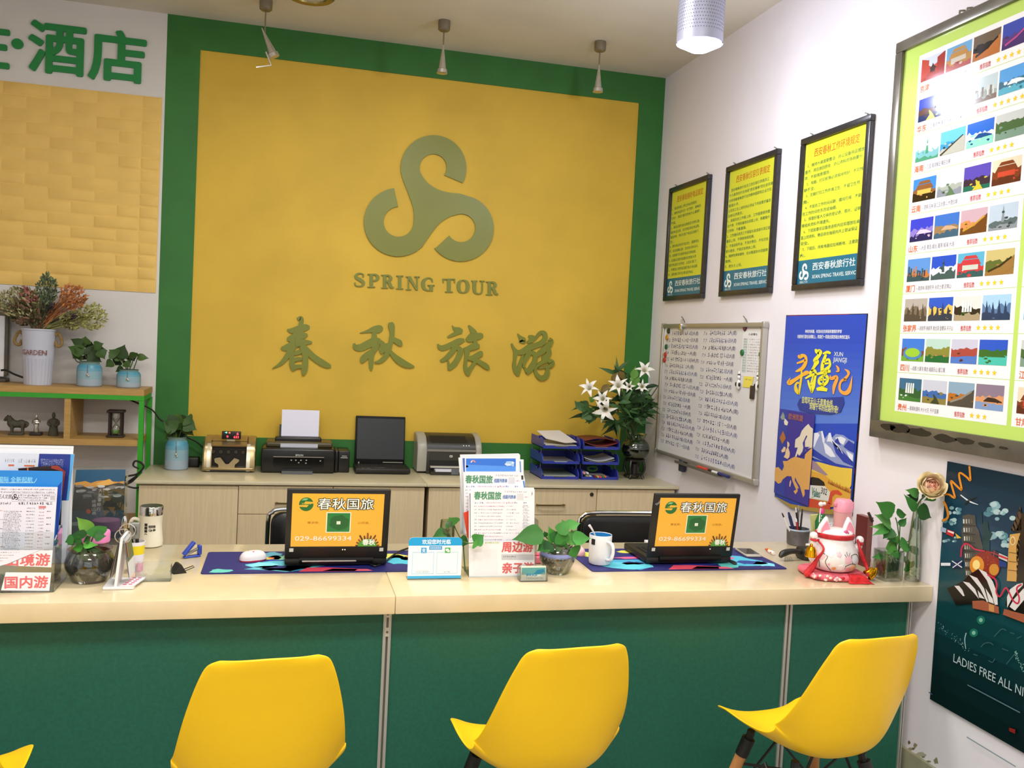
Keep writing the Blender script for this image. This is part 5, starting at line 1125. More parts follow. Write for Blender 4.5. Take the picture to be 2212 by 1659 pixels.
b = B(BLACK); b.prism([(-.022, 0), (.022, 0), (.004, .03), (-.004, .03)], -.022, .022); b.v = [Vector((v.x, v.z, v.y)) for v in b.v]; b.f = [f[::-1] for f in b.f]; b.build('clamp', t)
B(BLACK).tube([(.018, -.01, .004), (.05, -.01, .014), (.052, .01, .014), (.018, .01, .004)], .0016, 6).build('wire_handle', t)
# ---------------------------------------------------------------- thermos, desk calendar, glasses at the left
p = Cp(322, 1184); t = thing('thermos_mug', 'white handled thermos mug with a chrome lid and black print', 'mug', (p.x, p.y+.035, CT+.0005))
CW = M('#E6E0CE', .25)
B(CW).lathe([(.0005, 0), (.036, 0), (.042, .004), (.0435, .02), (.04, .05), (.038, .08), (.041, .115), (.042, .118), (.039, .119)], seg=36, cap=False).build('body', t)
B(M('#CFCBC0', .1, 1)).lathe([(.039, .117), (.0415, .119), (.042, .148), (.0395, .152), (.0005, .152)], seg=36, cap=False).build('lid', t)
B(M('#3A362C', .3, .5)).lathe([(.038, .1523), (.03, .1526), (.0005, .1526)], seg=30, cap=False).build('lid_inlay', t)
B(CW).tube([(-.036, -.005, .098), (-.06, -.008, .104), (-.071, -.01, .088), (-.07, -.01, .05), (-.062, -.008, .028), (-.04, -.004, .025)], .0065, 10, 4).build('handle', t)
s = Sheet('Y', 0, step=.0001)
for i in range(3): s.rect(-.018, .058+i*.012, -.008, .068+i*.012, '#2A261E')
s.ell(-.013, .05, .005, .005, '#2A261E'); s.text('西安印象', (-.003, .075), (.02, .085), '#2A261E', .05); s.text('Cup life', (-.003, .06), (.02, .072), '#2A261E', .05, shear=.3)
for v in s.v: v.z = math.sqrt(max(0, .0392**2-v.x**2))+.0008
place(s, 'print', t, card_M(0, 0, 0)); 
def calendar():
    a = Cp(222, 1266); y0 = -2.725; x0 = a.x; mp = .00146
    t = thing('desk_calendar', 'white ring-bound desk calendar stand with flipped photo pages', 'desk calendar', (x0+.058, y0+.05, CT+.0005))
    W_ = M('#ECEAEA', .4)
    B(W_).rbox(-.05, .04, -.055, .06, 0, .009, .002, 1).build('base', t)
    b = B(W_); b.prism([(-.018, .009), (-.010, .009), (.004, .16), (-.004, .16)], -.05, .055); b.v = [Vector((v.x, v.z, v.y)) for v in b.v]; b.f = [f[::-1] for f in b.f]; b.build('back_plate', t)
    b = B(M('#C8C0B4', .5)); b.add([(-.030, -.048, .03), (-.030, .05, .03), (-.006, .05, .158), (-.006, -.048, .158)], [(0, 1, 2, 3)], False); b.add([(-.034, -.048, .03), (-.034, .05, .03), (-.008, .05, .16), (-.008, -.048, .16)], [(0, 3, 2, 1)], False); b.build('flipped_page', t)
    s = B('#DADAD8'); s.add([(.008, -.048, .155), (.008, .05, .155), (.03, .05, .035), (.026, -.048, .035)], [(0, 3, 2, 1)], False); s.add([(.005, -.048, .155), (.005, .05, .155), (.027, .05, .033), (.023, -.048, .033)], [(0, 1, 2, 3)], False); s.build('front_page', t)
    f = B('#6E7448'); f.add([(.0115, -.045, .145), (.0115, .047, .145), (.0225, .047, .085), (.0205, -.045, .085)], [(0, 3, 2, 1)], False); f.mat('#C86A5A'); f.add([(.0118, -.046, .15), (.0118, -.036, .15), (.0195, -.036, .1), (.0195, -.046, .1)], [(0, 3, 2, 1)], False); f.build('photo_print', t)
    r = B(M('#D6D6D4', .2, .8))
    for y in (-.04, .04): r.tube([(0.002+.024*math.cos(2*PI*k/16), y, .165+.022*math.sin(2*PI*k/16)) for k in range(16)], .0017, 6, closed=True)
    r.build('ring', t)
    n = Sheet('Z', 0, step=.0002); n.slab([(.0, -.055), (.04, -.055), (.062, .045), (.025, .045)], '#F2E6EC', .004); n.up()
    for i in range(5):
        for j in range(2): n.rect(.006+i*.004+j*.017, -.048+i*.018, .017+i*.004+j*.017, -.036+i*.018, '#C86A86')
    place(n, 'number_strip', t, Matrix.Translation((0, 0, .0135)))
calendar()
p = Cp(281, 1236); t = thing('striped_cup', 'white cup with yellow and pink bands beside the thermos mug', 'cup', (p.x+.012, p.y+.02, CT+.0005))
for nm, z0, z1, hx in (('pink_band', 0, .03, '#F0A6C4'), ('white_band', .03, .058, '#E8E4F0'), ('yellow_band', .058, .088, '#F0D820'), ('rim', .088, .1, '#EDEBEC')):
    r = lambda z: .024+.006*z/.1
    B(M(hx, .4)).lathe([(r(z0), z0), (r(z1), z1), (r(z1)-.0015, z1), (r(z0)-.0015, z0)], seg=28, cap=False).build(nm, t)
t = thing('hair_clip', 'crumpled clear and black plastic clip sticking out of the striped cup', 'clip', (p.x+.012, p.y+.02, CT+.03))
b = B(M('#2A2823', .2)); b.tube([(0, 0, 0), (-.012, -.004, .07), (-.02, -.004, .115)], .005, 8); b.tube([(.006, 0, 0), (.004, -.004, .08), (-.004, -.01, .12)], .006, 8); b.build('arm', t)
b = B(M('#8E8E88', .15, .4)); b.rbox(-.02, .012, -.012, .006, .078, .135, .004); b.build('jaw', t)
t = thing('spoon', 'shiny metal spoon standing in the striped cup', 'spoon', (p.x+.004, p.y+.03, CT+.006))
b = B(CHROME); b.tube([(.01, 0, .002), (-.022, -.012, .12)], .002, 6); b.ball((-.029, -.014, .15), (.009, .003, .03), 12, 8); b.build('bowl_and_stem', t)
p = Cp(205, 1180); t = thing('pink_jar', 'round jar with a bright pink lid behind the left pothos bowl', 'jar', (-2.975, -2.462, CT+.0005))
B(M('#6E4038', .35)).lathe([(.0005, 0), (.038, 0), (.041, .006), (.041, .085), (.038, .092)], seg=32).build('body', t)
B(M('#F08CC4', .4)).lathe([(.0435, .09), (.046, .092), (.047, .122), (.045, .127), (.0005, .128)], seg=36, cap=False).build('lid', t)
# ================================================================ brochure stands
def leaf_sheet(y, quad, hx, t=.0016, rough=.35, step=.00025):
    s = FY(y, step=step, rough=rough); s.slab(quad, hx, t); s.up(); return s
def done(s, name, label, cat, grp=None): return tag(s.build(name), label, cat, grp)
ACR = GL('#F8FBFB', .16)
GP = 'leaflets in the left brochure stand'
e = lambda x, y: (x/4.88, 950+y/4.88)
def left_stand():
    # leaflets from the back to the front
    s = leaf_sheet(-2.585, [e(-60, 52), e(775, 68), e(770, 150), e(745, 1300), e(-60, 1300)], '#EDEEF0', .003); s.poly([e(-60, 78), e(760, 92), e(760, 97), e(-60, 84)], '#D8D9D4')
    done(s, 'leaflet', 'rearmost white leaflet, tallest in the left brochure stand', 'leaflet', GP)
    s = leaf_sheet(-2.605, [e(-60, 135), e(745, 150), e(783, 152), e(730, 640), e(690, 1300), e(-60, 1300)], '#DDE2EC', .003)
    s.poly([e(745, 150), e(783, 153), e(725, 640), e(700, 640)], '#58A8E8'); s.poly([e(415, 147), e(745, 152), e(722, 480), e(700, 640), e(640, 640), e(395, 330)], '#27388E'); s.up()
    for k in range(6): s.scrawl(e(425+k*3, 213+k*16), e(680-k*3, 205+k*16), 14, '#B8C0E0', k, .14)
    s.scrawl(e(50, 240), e(150, 200), 5, '#B8B8C0', 3, .08); s.scrawl(e(190, 245), e(375, 200), 7, '#B8B8C0', 5, .08); s.poly([e(88, 260), e(148, 260), e(148, 278), e(88, 278)], '#D8703C'); s.poly([e(255, 265), e(365, 267), e(365, 284), e(255, 281)], '#D8703C')
    done(s, 'leaflet', 'white and dark blue leaflet with orange marks behind the light blue brochure', 'leaflet', GP)
    s = leaf_sheet(-2.63, [e(190, 302), e(608, 268), e(690, 335), e(650, 620), e(640, 900), e(300, 900)], '#2A1C18', .003); s.poly([e(608, 270), e(690, 336), e(655, 610), e(640, 330), e(540, 300), e(540, 275)], '#9C3A2A'); s.poly([e(285, 296), e(300, 295), e(300, 330), e(285, 330)], '#C8703C')
    done(s, 'leaflet', 'black and dark red leaflet edge sticking out between blue leaflets', 'leaflet', GP)
    s = leaf_sheet(-2.655, [e(-60, 322), e(640, 332), e(662, 345), e(640, 700), e(590, 1120), e(-60, 1120)], '#2A8ADA', .004)
    s.text('西部国际 全新起航', e(-140, 445), e(345, 392), '#8AD4F4', .04); s.stroke([e(-60, 452)+(1.4,), e(320, 452)+(1.4,), e(365, 445)+(1.4,), e(388, 405)+(1,)], '#B8E4E8'); s.poly([e(600, 500), e(650, 440), e(640, 640), e(605, 1100), e(585, 1100)], '#2448A8')
    done(s, 'leaflet', 'light blue brochure with pale lettering behind the printed price table', 'leaflet', GP)
    s = leaf_sheet(-2.69, [e(-60, 494), e(606, 500), e(560, 1130), e(556, 1165), e(-60, 1300)], '#ECE9F4', .003)
    for k, y in enumerate((522, 552)): s.scrawl(e(5, y+8), e(580, y-6), 36, '#A8A4B4', k, .12)
    s.line([e(125, 570), e(585, 570), e(578, 648), e(125, 648), e(125, 570)], .6, '#9A98A8'); s.scrawl(e(190, 598), e(525, 578), 16, '#4A4652', 8, .13); s.scrawl(e(190, 618), e(515, 606), 20, '#8A8692', 9, .12); s.scrawl(e(190, 640), e(490, 630), 18, '#9A96A2', 10, .12)
    s.text('天人文旅', e(-20, 620), e(122, 575), '#3A3640', .01, shear=.2); s.poly([e(530, 585), e(575, 585), e(575, 635), e(530, 635)], '#C8C6CE')
    u, v = s.P(e(157, 602)); logo_uv(s, u, v, .018, '#3A3640')
    s.scrawl(e(0, 684), e(120, 655), 5, '#3A3640', 11, .13); s.scrawl(e(190, 686), e(552, 656), 13, '#4A4448', 12, .13); s.poly([e(408, 698), e(485, 698), e(485, 722), e(408, 722)], '#D88488')
    for k in range(28):
        y = 715+k*17
        if k > 1: s.scrawl(e(40-k, y+12), e(210+(k % 3)*12-k, y), 11, '#B8B0B8', k+20, .12)
        if k % 2 == 0: s.scrawl(e(280-k, y+12), e(370-k, y), 6, '#A8A2AC', k+60, .12); s.scrawl(e(410-k, y+20), e(470-k, y+8), 4, '#D8A4AC', k+90, .12)
        if k % 4 == 2: s.scrawl(e(495-k, y+12), e(545-k, y), 3, '#6A6672', k+120, .14)
    for k in range(5): s.scrawl(e(0, 740+k*95), e(30, 752+k*95), 2, '#D89AA2', k+200, .12)
    done(s, 'leaflet', 'white printed price table at the front of the left brochure stand', 'leaflet', GP)
    # acrylic stand with the two category labels
    t = thing('brochure_stand', 'clear acrylic brochure stand with red lettered labels at the left end of the counter', 'brochure stand', (-3.2, -2.65, CT+.0005))
    x1 = Cp(118, 1278).x; xs_ = x1-.003; zt = on('y', -2.60, 150, 1030).z
    B(ACR).rbox(-3.55, xs_+.003, -2.745, -2.53, CT+.0005, CT+.004, .001, 1).build('base', t, world=True)
    B(ACR).box(-3.55, xs_+.003, -2.545, -2.541, CT+.004, zt).build('back', t, world=True)
    b = B(ACR); b.loft([[(xs_+d, -2.745, CT+.004), (xs_+d, -2.66, CT+.004), (xs_+d, -2.66, CT+.19), (xs_+d, -2.70, CT+.18), (xs_+d, -2.745, CT+.16)] for d in (0, .003)][::-1], smooth=False); b.build('side', t, world=True)
    B(ACR).box(-3.55, x1-.004, -2.7465, -2.7435, CT+.004, CT+.185).build('front', t, world=True)
    for txt, quad, a, c, cut in (('出境游', [e(80, 1318), e(420, 1165), e(556, 1165), e(540, 1345), e(75, 1325)], e(60, 1330), e(526, 1200), 1), ('国内游', [e(60, 1398), e(540, 1400), e(520, 1592), e(10, 1588)], e(50, 1566), e(505, 1436), 0)):
        s = FY(-2.7478, step=.0003, rough=.4); s.slab(quad, '#F0EEF2', .0006); s.up(); s.text(txt, a, c, '#DE6E70', .05); s.build('label_card', t)
    s = leaf_sheet(-2.7495, [e(-60, 1165), e(420, 1162), e(300, 1215), e(80, 1308), e(-60, 1345)], '#ECE9F4', .0004)
    for k in range(4): s.scrawl(e(0-10*k, 1185+30*k), e(210-60*k, 1200+30*k-12), 8, '#B8B0B8', k, .12)
    done(s, 'leaflet', 'curled lower corner of a white sheet covering the upper red label', 'leaflet', GP)
left_stand()
# second clear stand holding a mountain brochure
def mountain_stand():
    g = lambda x, y: (x/5.53, 1000+y/5.53)
    t = thing('leaflet_holder', 'clear leaflet holder behind the left pothos bowl', 'leaflet holder', (-3.0, -2.45, CT+.0005))
    y = -2.36; A, Bc = on('y', y, *g(880, 60)), on('y', y, *g(1510, 60))
    x0, x1 = A.x-.01, Bc.x+.006
    B(ACR).rbox(x0, x1, y-.018, y+.05, CT+.0005, CT+.004, .001, 1).build('base', t, world=True); B(ACR).box(x0, x1, y+.006, y+.009, CT+.004, A.z+.004).build('back', t, world=True); B(ACR).box(x0, x1, y-.012, y-.009, CT+.004, A.z-.07).build('front', t, world=True)
    for xx in (x0, x1-.003): B(ACR).box(xx, xx+.003, y-.009, y+.006, CT+.004, A.z-.01).build('side', t, world=True)
    s = FY(y, step=.0003, rough=.3)
    s.slab([g(910, 82), g(1498, 80), g(1470, 900), g(830, 900)], '#3A4E5E', .003); s.up(); rd = random.Random(7)
    s.poly([g(910, 82), g(1498, 80), g(1490, 260), g(905, 260)], '#2C5878'); s.poly([g(850, 560), g(1480, 560), g(1470, 900), g(830, 900)], '#3C5260'); s.up()
    s.poly([g(895, 235), g(960, 225), g(1020, 215), g(1085, 240), g(1160, 215), g(1260, 205), g(1310, 190), g(1345, 220), g(1420, 225), g(1485, 215), g(1480, 330), g(885, 330)], '#C8924A'); s.up(); s.poly([g(1140, 250), g(1240, 214), g(1310, 194), g(1370, 238), g(1300, 262), g(1200, 268)], '#E0AC5A')
    s.up(); s.poly([g(890, 260), g(980, 275), g(1060, 300), g(1160, 285), g(1300, 265), g(1420, 235), g(1482, 250), g(1478, 560), g(860, 570)], '#45423E'); s.up()
    for k in range(34):
        x, y_ = rd.uniform(900, 1460), rd.uniform(270, 420); q = rd.uniform(18, 46)
        s.poly([g(x+q*1.6*math.cos(2*PI*j/9)*rd.uniform(.6, 1.1), y_+q*.5*math.sin(2*PI*j/9)*rd.uniform(.6, 1.1)) for j in range(9)], rd.choice(['#A8A6A2', '#7E7C78', '#C8C6C0', '#5A5854']), s.lv+.05*k)
    s.up(2); [s.text(ch_, g(1178-5*k, 350+k*56), g(1224-5*k, 305+k*56), '#C8C6C2', .02) for k, ch_ in enumerate('大美秦岭行')]
    for k, ch_ in enumerate('终南山高'): s.text(ch_, g(1098, 480+k*46), g(1150, 440+k*46), '#C8C6C2', .02)
    for k, ch_ in enumerate('春秋旅行'): s.text(ch_, g(1228, 350+k*42), g(1250, 318+k*42), '#A8A6A2', .0)
    s.ell(*g(1058, 578), 5, 5, '#C8552E'); s.poly([g(840, 710), g(940, 700), g(1000, 720), g(930, 750), g(840, 745)], '#8C9A9C')
    done(s, 'leaflet', 'dark mountain leaflet with orange clouds in the clear holder', 'leaflet')
mountain_stand()
# ---------------------------------------------------------------- centre stand
GC = 'leaflets in the centre brochure stand'
c = lambda x, y: (850+x/4.916, 970+y/4.916)
def price_list(s, ox, oy, rows):
    q = lambda x, y: c(ox+x, oy+y)
    s.text('春秋国旅', q(0, 80), q(290, 0), '#4E9468', .05); s.text('线路列表单', q(305, 75), q(445, 34), '#4A78B8', .04)
    s.poly([q(455, 20), q(525, 20), q(525, 88), q(455, 88)], '#DDDCE2'); s.scrawl(q(320, 8), q(560, -10), 11, '#B4B0BC', 3, .1)
    s.scrawl(q(535, 62), q(580, 50), 3, '#E0A0B0', 5, .16)
    s.scrawl(q(0, 126), q(105, 106), 4, '#5A6AA8', 6, .16); s.scrawl(q(125, 122), q(325, 108), 14, '#E0A8C0', 7, .14); s.scrawl(q(340, 126), q(420, 106), 4, '#DE5A70', 8, .16); s.scrawl(q(425, 126), q(465, 106), 2, '#4A6AB0', 9, .16); s.scrawl(q(525, 124), q(560, 108), 2, '#4A6AB0', 10, .16)
    for k in range(rows):
        y = 142+k*35.5; col = '#D8A0C4' if k in (0, 4, 7, 9) else '#A8A4B8'
        s.scrawl(q(0, y+18), q(30, y+4), 2, '#8A86A0', k+20, .14); s.scrawl(q(42, y+18), q(325+(k % 3)*2-(k % 4)*14, y+4), 18, col, k+40, .13)
        if k != 9: s.scrawl(q(340, y+18), q(415+(k % 3)*34, y+4), 7, '#C0BCCC', k+70, .1)
        s.scrawl(q(520, y+10), q(570, y-2), 4, '#A8A8B8', k+90, .12); s.scrawl(q(515, y+25), q(585, y+14), 6, '#A8A8B8', k+110, .12)
def centre_stand():
    s = leaf_sheet(-2.55, [c(708, 60), c(1330, 48), c(1345, 62), c(1345, 900), c(708, 900)], '#E6E8E8', .004); done(s, 'leaflet', 'rearmost white sheet, tallest in the centre brochure stand', 'leaflet', GC)
    s = leaf_sheet(-2.56, [c(1300, 112), c(1382, 112), c(1384, 700), c(1300, 700)], '#EEF1F4', .003); s.poly([c(1340, 130), c(1350, 130), c(1362, 420), c(1352, 420)], '#4A90D8')
    done(s, 'leaflet', 'white sheet sticking out furthest right behind the blue-topped leaflet', 'leaflet', GC)
    s = leaf_sheet(-2.57, [c(690, 92), c(760, 92), c(775, 420), c(775, 900), c(735, 640)], '#EEF0F2', .003); done(s, 'leaflet', 'white sheet sticking out furthest left behind the blue-topped leaflet', 'leaflet', GC)
    s = leaf_sheet(-2.582, [c(733, 95), c(1330, 82), c(1340, 900), c(745, 900)], '#EDF0F4', .003)
    s.poly([c(733, 97), c(757, 96), c(760, 330), c(748, 330)], '#4A66B8')
    s.poly([c(770, 100), c(1298, 100), c(1298, 237), c(770, 237)], '#3A78DC'); s.up(); s.poly([c(770, 165), c(1298, 185), c(1298, 237), c(770, 237)], '#5A9AEE')
    rd = random.Random(3)
    for k in range(9):
        ox, oy = rd.uniform(-36, 42), rd.uniform(-20, 26); s.poly([c(1235+ox+20*math.cos(j)*rd.uniform(.7, 1.2), 145+oy+15*math.sin(j)) for j in [2*PI*i/9 for i in range(9)]], ['#A8CCF0', '#D8E8F8'][k % 2], s.lv+.1*k)
    s.poly([c(770, 168), c(800, 182), c(785, 195), c(770, 195)], '#C8DEF4'); s.up(2)
    for k in range(7):
        a = PI*(.05+k/6*.95); s.poly([c(845+8*math.cos(a), 140-8*math.sin(a)), c(845+22*math.cos(a-.25), 140-20*math.sin(a-.25)), c(845+30*math.cos(a), 140-27*math.sin(a)), c(845+22*math.cos(a+.25), 140-20*math.sin(a+.25))], '#F0A08A' if k < 4 else '#F4DCD8')
    done(s, 'leaflet', 'leaflet with a blue sky band and a small flower mark', 'leaflet', GC)
    s = leaf_sheet(-2.6, [c(742, 245), c(1380, 250), c(1395, 330), c(1400, 900), c(760, 900), c(750, 600)], '#F2F1F6', .003); price_list(s, 763, 282, 8)
    s.poly([c(1355, 280), c(1378, 280), c(1380, 325), c(1358, 325)], '#4A4636'); s.poly([c(1372, 335), c(1390, 340), c(1396, 410), c(1384, 410)], '#4A90D8')
    done(s, 'leaflet', 'white route list with green heading, behind an identical list', 'leaflet', GC)
    s = leaf_sheet(-2.607, [c(742, 680), c(798, 655), c(800, 945), c(785, 940)], '#E0482C', .003); done(s, 'leaflet', 'red folded leaflet edge at the left side of the centre stand', 'leaflet', GC)
    s = leaf_sheet(-2.625, [c(800, 470), c(818, 440), c(852, 410), c(1490, 412), c(1498, 430), c(1495, 990), c(800, 990)], '#F4F2F8', .003); price_list(s, 855, 455, 14)
    s.poly([c(806, 470), c(818, 470), c(820, 945), c(812, 945)], '#8A8A90'); s.scrawl(c(1465, 495), c(1478, 445), 1, '#4A4644', 2, .08)
    done(s, 'leaflet', 'foremost white route list with green heading above the red labels', 'leaflet', GC)
    t = thing('brochure_stand', 'clear brochure stand with a white label board and red characters at the counter centre', 'brochure stand', (-1.61, -2.6, CT+.0005))
    x0, x1 = on('y', -2.64, *c(800, 1365)).x, on('y', -2.64, *c(1497, 1365)).x
    B(ACR).rbox(x0, x1, -2.645, -2.50, CT+.0005, CT+.004, .001, 1).build('base', t, world=True)
    zt = on('y', -2.535, *c(740, 250)).z
    B(ACR).box(x0-.004, x1-.01, -2.536, -2.532, CT+.004, zt).build('back', t, world=True)
    B(ACR).box(x1+.002, x1+.005, -2.637, -2.536, CT+.004, CT+.2).build('side', t, world=True)
    s = FY(-2.6405, step=.0003, rough=.3); s.slab([c(800, 985), c(1497, 985), c(1497, 1360), c(803, 1360)], '#F3F2F4', .003); s.up()
    s.poly([c(850, 1065), c(1102, 1065), c(1102, 1332), c(850, 1332)], '#ECEBEE'); s.text('更多精彩关注我们', c(970, 1005), c(1130, 985), '#B8D08A', .03); s.poly([c(1146, 1118), c(1490, 1118), c(1490, 1178), c(1146, 1178)], '#C9C9CB')
    s.text('周边游', c(1150, 1095), c(1482, 985), '#DE6464', .06); s.text('亲子游', c(1155, 1318), c(1490, 1205), '#DE6464', .06); s.scrawl(c(1165, 1150), c(1300, 1132), 7, '#A8A8AE', 4, .1)
    s.build('label_board', t)
centre_stand()
# ================================================================ plants, vases, cat
LEAFM = lambda hx: M(hx, .5, noise=.12, ns=18, spec=.25)
POTHOS = [.05, .7, 1, .98, .8, .5, .22, 0]; LANCE = [.1, .6, .95, 1, .82, .5, .2, 0]; HEART = [.3, .95, 1, .92, .72, .42, .15, 0]
def px_leaf(b, fr, Y, base, tip, w, hx, face=(-.15, -1, .35), prof=HEART, droop=.15, fold=.18, dy=0, sc_=1):
    """leaf whose stalk end and tip sit at two places of the photograph, at depth Y"""
    a, t = on('y', Y, *fr(*base)), on('y', Y+dy, *fr(*tip)); d = t-a
    b.mat(LEAFM(hx)); b.leaf(a, d, face, d.length, w*(fr(1, 0)[0]-fr(0, 0)[0])*mpp(a)*sc_*1.4, droop, fold, prof)
def px_tube(b, fr, Y, pts, r, hx, n=4):
    b.mat(M(hx, .45)); b.tube([on('y', Y, *fr(*p)) for p in pts], r, 6, n)
GREENS = ['#3E7A34', '#2E6428', '#4E8A3A', '#356E30', '#5A9444']
def water_glass(t, prof, x, y, z, water_r, wz0, wz1, tint='#D2DCC8', seg=32, wt='#A8B088'):
    B(GL(tint, .3)).lathe(prof, (x, y, z), seg, cap=False).build('glass_body', t, world=True)
# -- square vase with pothos, by the right wall
fr = lambda x, y: (1880+x/5.922, 1000+y/5.922)
p = Cp(1933, 1258); Yv = p.y+.045
t = thing('square_vase_plant', 'pothos growing in a square glass vase beside the tall bottle', 'potted plant', (p.x, Yv, CT+.0005))
W = .0405; H = .112
g = B(GL('#F0F5EE', .25)); o = lambda k, z: [(x, y, z) for x, y in rrect(-W*k, W*k, -W*k, W*k, .008, 3)]
g.loft([o(.93, 0), o(1, .006), o(1.02, H), o(.96, H), o(.93, .012), o(.3, .01)], cap=False); g.build('glass_vase', t)
B(GL('#C8D2BC', .1)).loft([o(.92, .012), o(.94, .07)]).build('water', t)
b = B(M('#8E9474', .7)); rd = random.Random(21)
for i in range(46):
    a = Vector((rd.uniform(-.03, .03), rd.uniform(-.03, .03), rd.uniform(.07, .1))); q = a+Vector((rd.uniform(-.02, .02), rd.uniform(-.02, .02), -.03)); w = q+Vector((rd.uniform(-.02, .02), rd.uniform(-.02, .02), -.03))
    lim = lambda v: Vector((max(-W*.85, min(W*.85, v.x)), max(-W*.85, min(W*.85, v.y)), max(.014, v.z)))
    b.tube([a, lim(q), lim(w)], .0016, 4, 3)
b.build('roots', t)
b = B()
for st in ([(365, 1120), (370, 1000), (345, 780), (322, 700)], [(365, 1120), (370, 1000), (380, 800)], [(340, 1120), (320, 980), (290, 900), (270, 850)], [(360, 1120), (375, 1010), (440, 1015), (510, 980), (525, 860), (560, 740)], [(350, 1150), (400, 1050), (430, 1080)], [(380, 1150), (450, 1120), (520, 1120)], [(330, 1160), (240, 1180)]): px_tube(b, fr, Yv, st, .0024, '#4A6A32')
b.build('stem', t, world=True)
b = B()
for i, (a, c_, w) in enumerate([((290, 655), (80, 492), 165), ((335, 650), (478, 660), 100), ((262, 805), (65, 645), 170), ((375, 805), (472, 695), 70), ((270, 835), (0, 803), 80), ((235, 850), (20, 918), 70), ((285, 845), (160, 972), 130), ((580, 700), (625, 880), 215), ((330, 985), (205, 968), 75), ((250, 985), (345, 1110), 175), ((375, 1040), (535, 1085), 150), ((515, 1135), (688, 1105), 110), ((350, 1130), (200, 1150), 140), ((240, 1190), (22, 1202), 95), ((425, 1250), (562, 1320), 120), ((470, 1290), (545, 1395), 130), ((300, 1190), (420, 1160), 90)]):
    px_leaf(b, fr, Yv-.02+.006*(i % 5), a, c_, w, GREENS[i % 5], face=((-.5, -1, .5), (.2, -1, .7), (-.1, -.8, 1))[i % 3])
b.build('foliage', t, world=True)
# -- tall bottle with a rose
p = Cp(1981, 1259); Yb = p.y+.035; X = min(p.x+.012, -.031)
t = thing('rose_bottle', 'tall clear glass bottle with white pebbles and a cream rose', 'vase with rose', (X, Yb, CT+.0005))
k = mpp((X, Yb, CT)); R = 97/5.922*k
B(GL('#F0F5EC', .3)).lathe([(.0005, 0), (R*.95, 0), (R, .006), (R*.97, .08), (R*.72, .18), (R*.5, .26), (R*.47, .30), (R*.5, .305), (R*.45, .305), (R*.42, .26), (R*.64, .18), (R*.9, .08), (R*.92, .01), (.0005, .009)], seg=32, cap=False).build('glass_bottle', t)
b = B(M('#C9CBB4', .6, noise=.1)); rd = random.Random(4)
for i in range(60):
    a, q = rd.uniform(0, 2*PI), R*.78*math.sqrt(rd.random()); r = rd.uniform(.005, .009); b.ball((q*math.cos(a), q*math.sin(a), .016+rd.uniform(0, .032)), (r, r*.8, r*.7), 7, 5)
tag(b.build('pebble', t), kind='stuff')
b = B(); px_tube(b, fr, Yb, [(590, 1460), (590, 1100), (592, 700), (595, 560), ], .0032, '#55702F'); b.tube([on('y', Yb, *fr(595, 560)), on('y', Yb-.03, *fr(640, 480)), on('y', Yb-.08, *fr(700, 420)), on('x', -.05, *fr(775, 330))], .0032, 6, 4); b.build('stem', t, world=True)
b = B()
for i, (a, c_, w) in enumerate([((585, 610), (440, 393), 95), ((605, 590), (805, 708), 160), ((620, 405), (455, 338), 95), ((615, 450), (468, 405), 90), ((640, 350), (620, 240), 50), ((690, 440), (660, 400), 70), ((830, 420), (690, 480), 80)]):
    px_leaf(b, fr, Yb-.09+.004*i if c_[0] > 660 else Yb-.05+.004*i, a, c_, w, ['#3C7A38', '#2C5C2A', '#4A8440', '#1E3E1E'][i % 4], prof=HEART)
b.build('foliage', t, world=True)
c_ = on('x', -.055, *fr(785, 295)); Rr = 155/5.922*mpp(c_)
b = B(); rd = random.Random(5)
AX = Vector((-.42, -.74, .46)).normalized(); U_ = AX.orthogonal().normalized(); V_ = AX.cross(U_)
for L, (n, r, rim, w, curl, hx) in enumerate([(6, 1.0, 78, .78, .34, '#F3E3B6'), (6, .88, 62, .8, .22, '#F5E5BC'), (5, .76, 50, .9, .14, '#F6DEB6'), (5, .6, 42, .95, .08, '#F4CDAA'), (4, .44, 36, 1.1, .04, '#F1BC9E'), (3, .28, 30, 1.5, 0, '#EEAC92')]):
    b.mat(M(hx, .55))
    for i in range(n):
        az = 2*PI*i/n+L*.55; vs = []; m = 8
        for s_ in range(m+1):
            for j_ in range(m+1):
                q_ = -1+2*j_/m; f_ = s_/m; pol = math.radians(150+(rim+14*q_*q_-150)*f_); a_ = az+q_*w*math.sin(PI*(.2+.62*f_))
                rr = Rr*r*(1+curl*max(0, f_-.72)**1.3*3+.015*q_*(-1)**i)
                vs.append(c_+(U_*math.cos(a_)+V_*math.sin(a_))*math.sin(pol)*rr+AX*math.cos(pol)*rr*(.75+.25*r)+AX*Rr*.12)
        b.add(vs, [(s_*(m+1)+j_, s_*(m+1)+j_+1, (s_+1)*(m+1)+j_+1, (s_+1)*(m+1)+j_) for s_ in range(m) for j_ in range(m)])
b.mat(M('#EBA088', .55)); b.ball(c_+AX*Rr*.2, Rr*.16, 10, 8); b.build('rose_bloom', t, world=True)
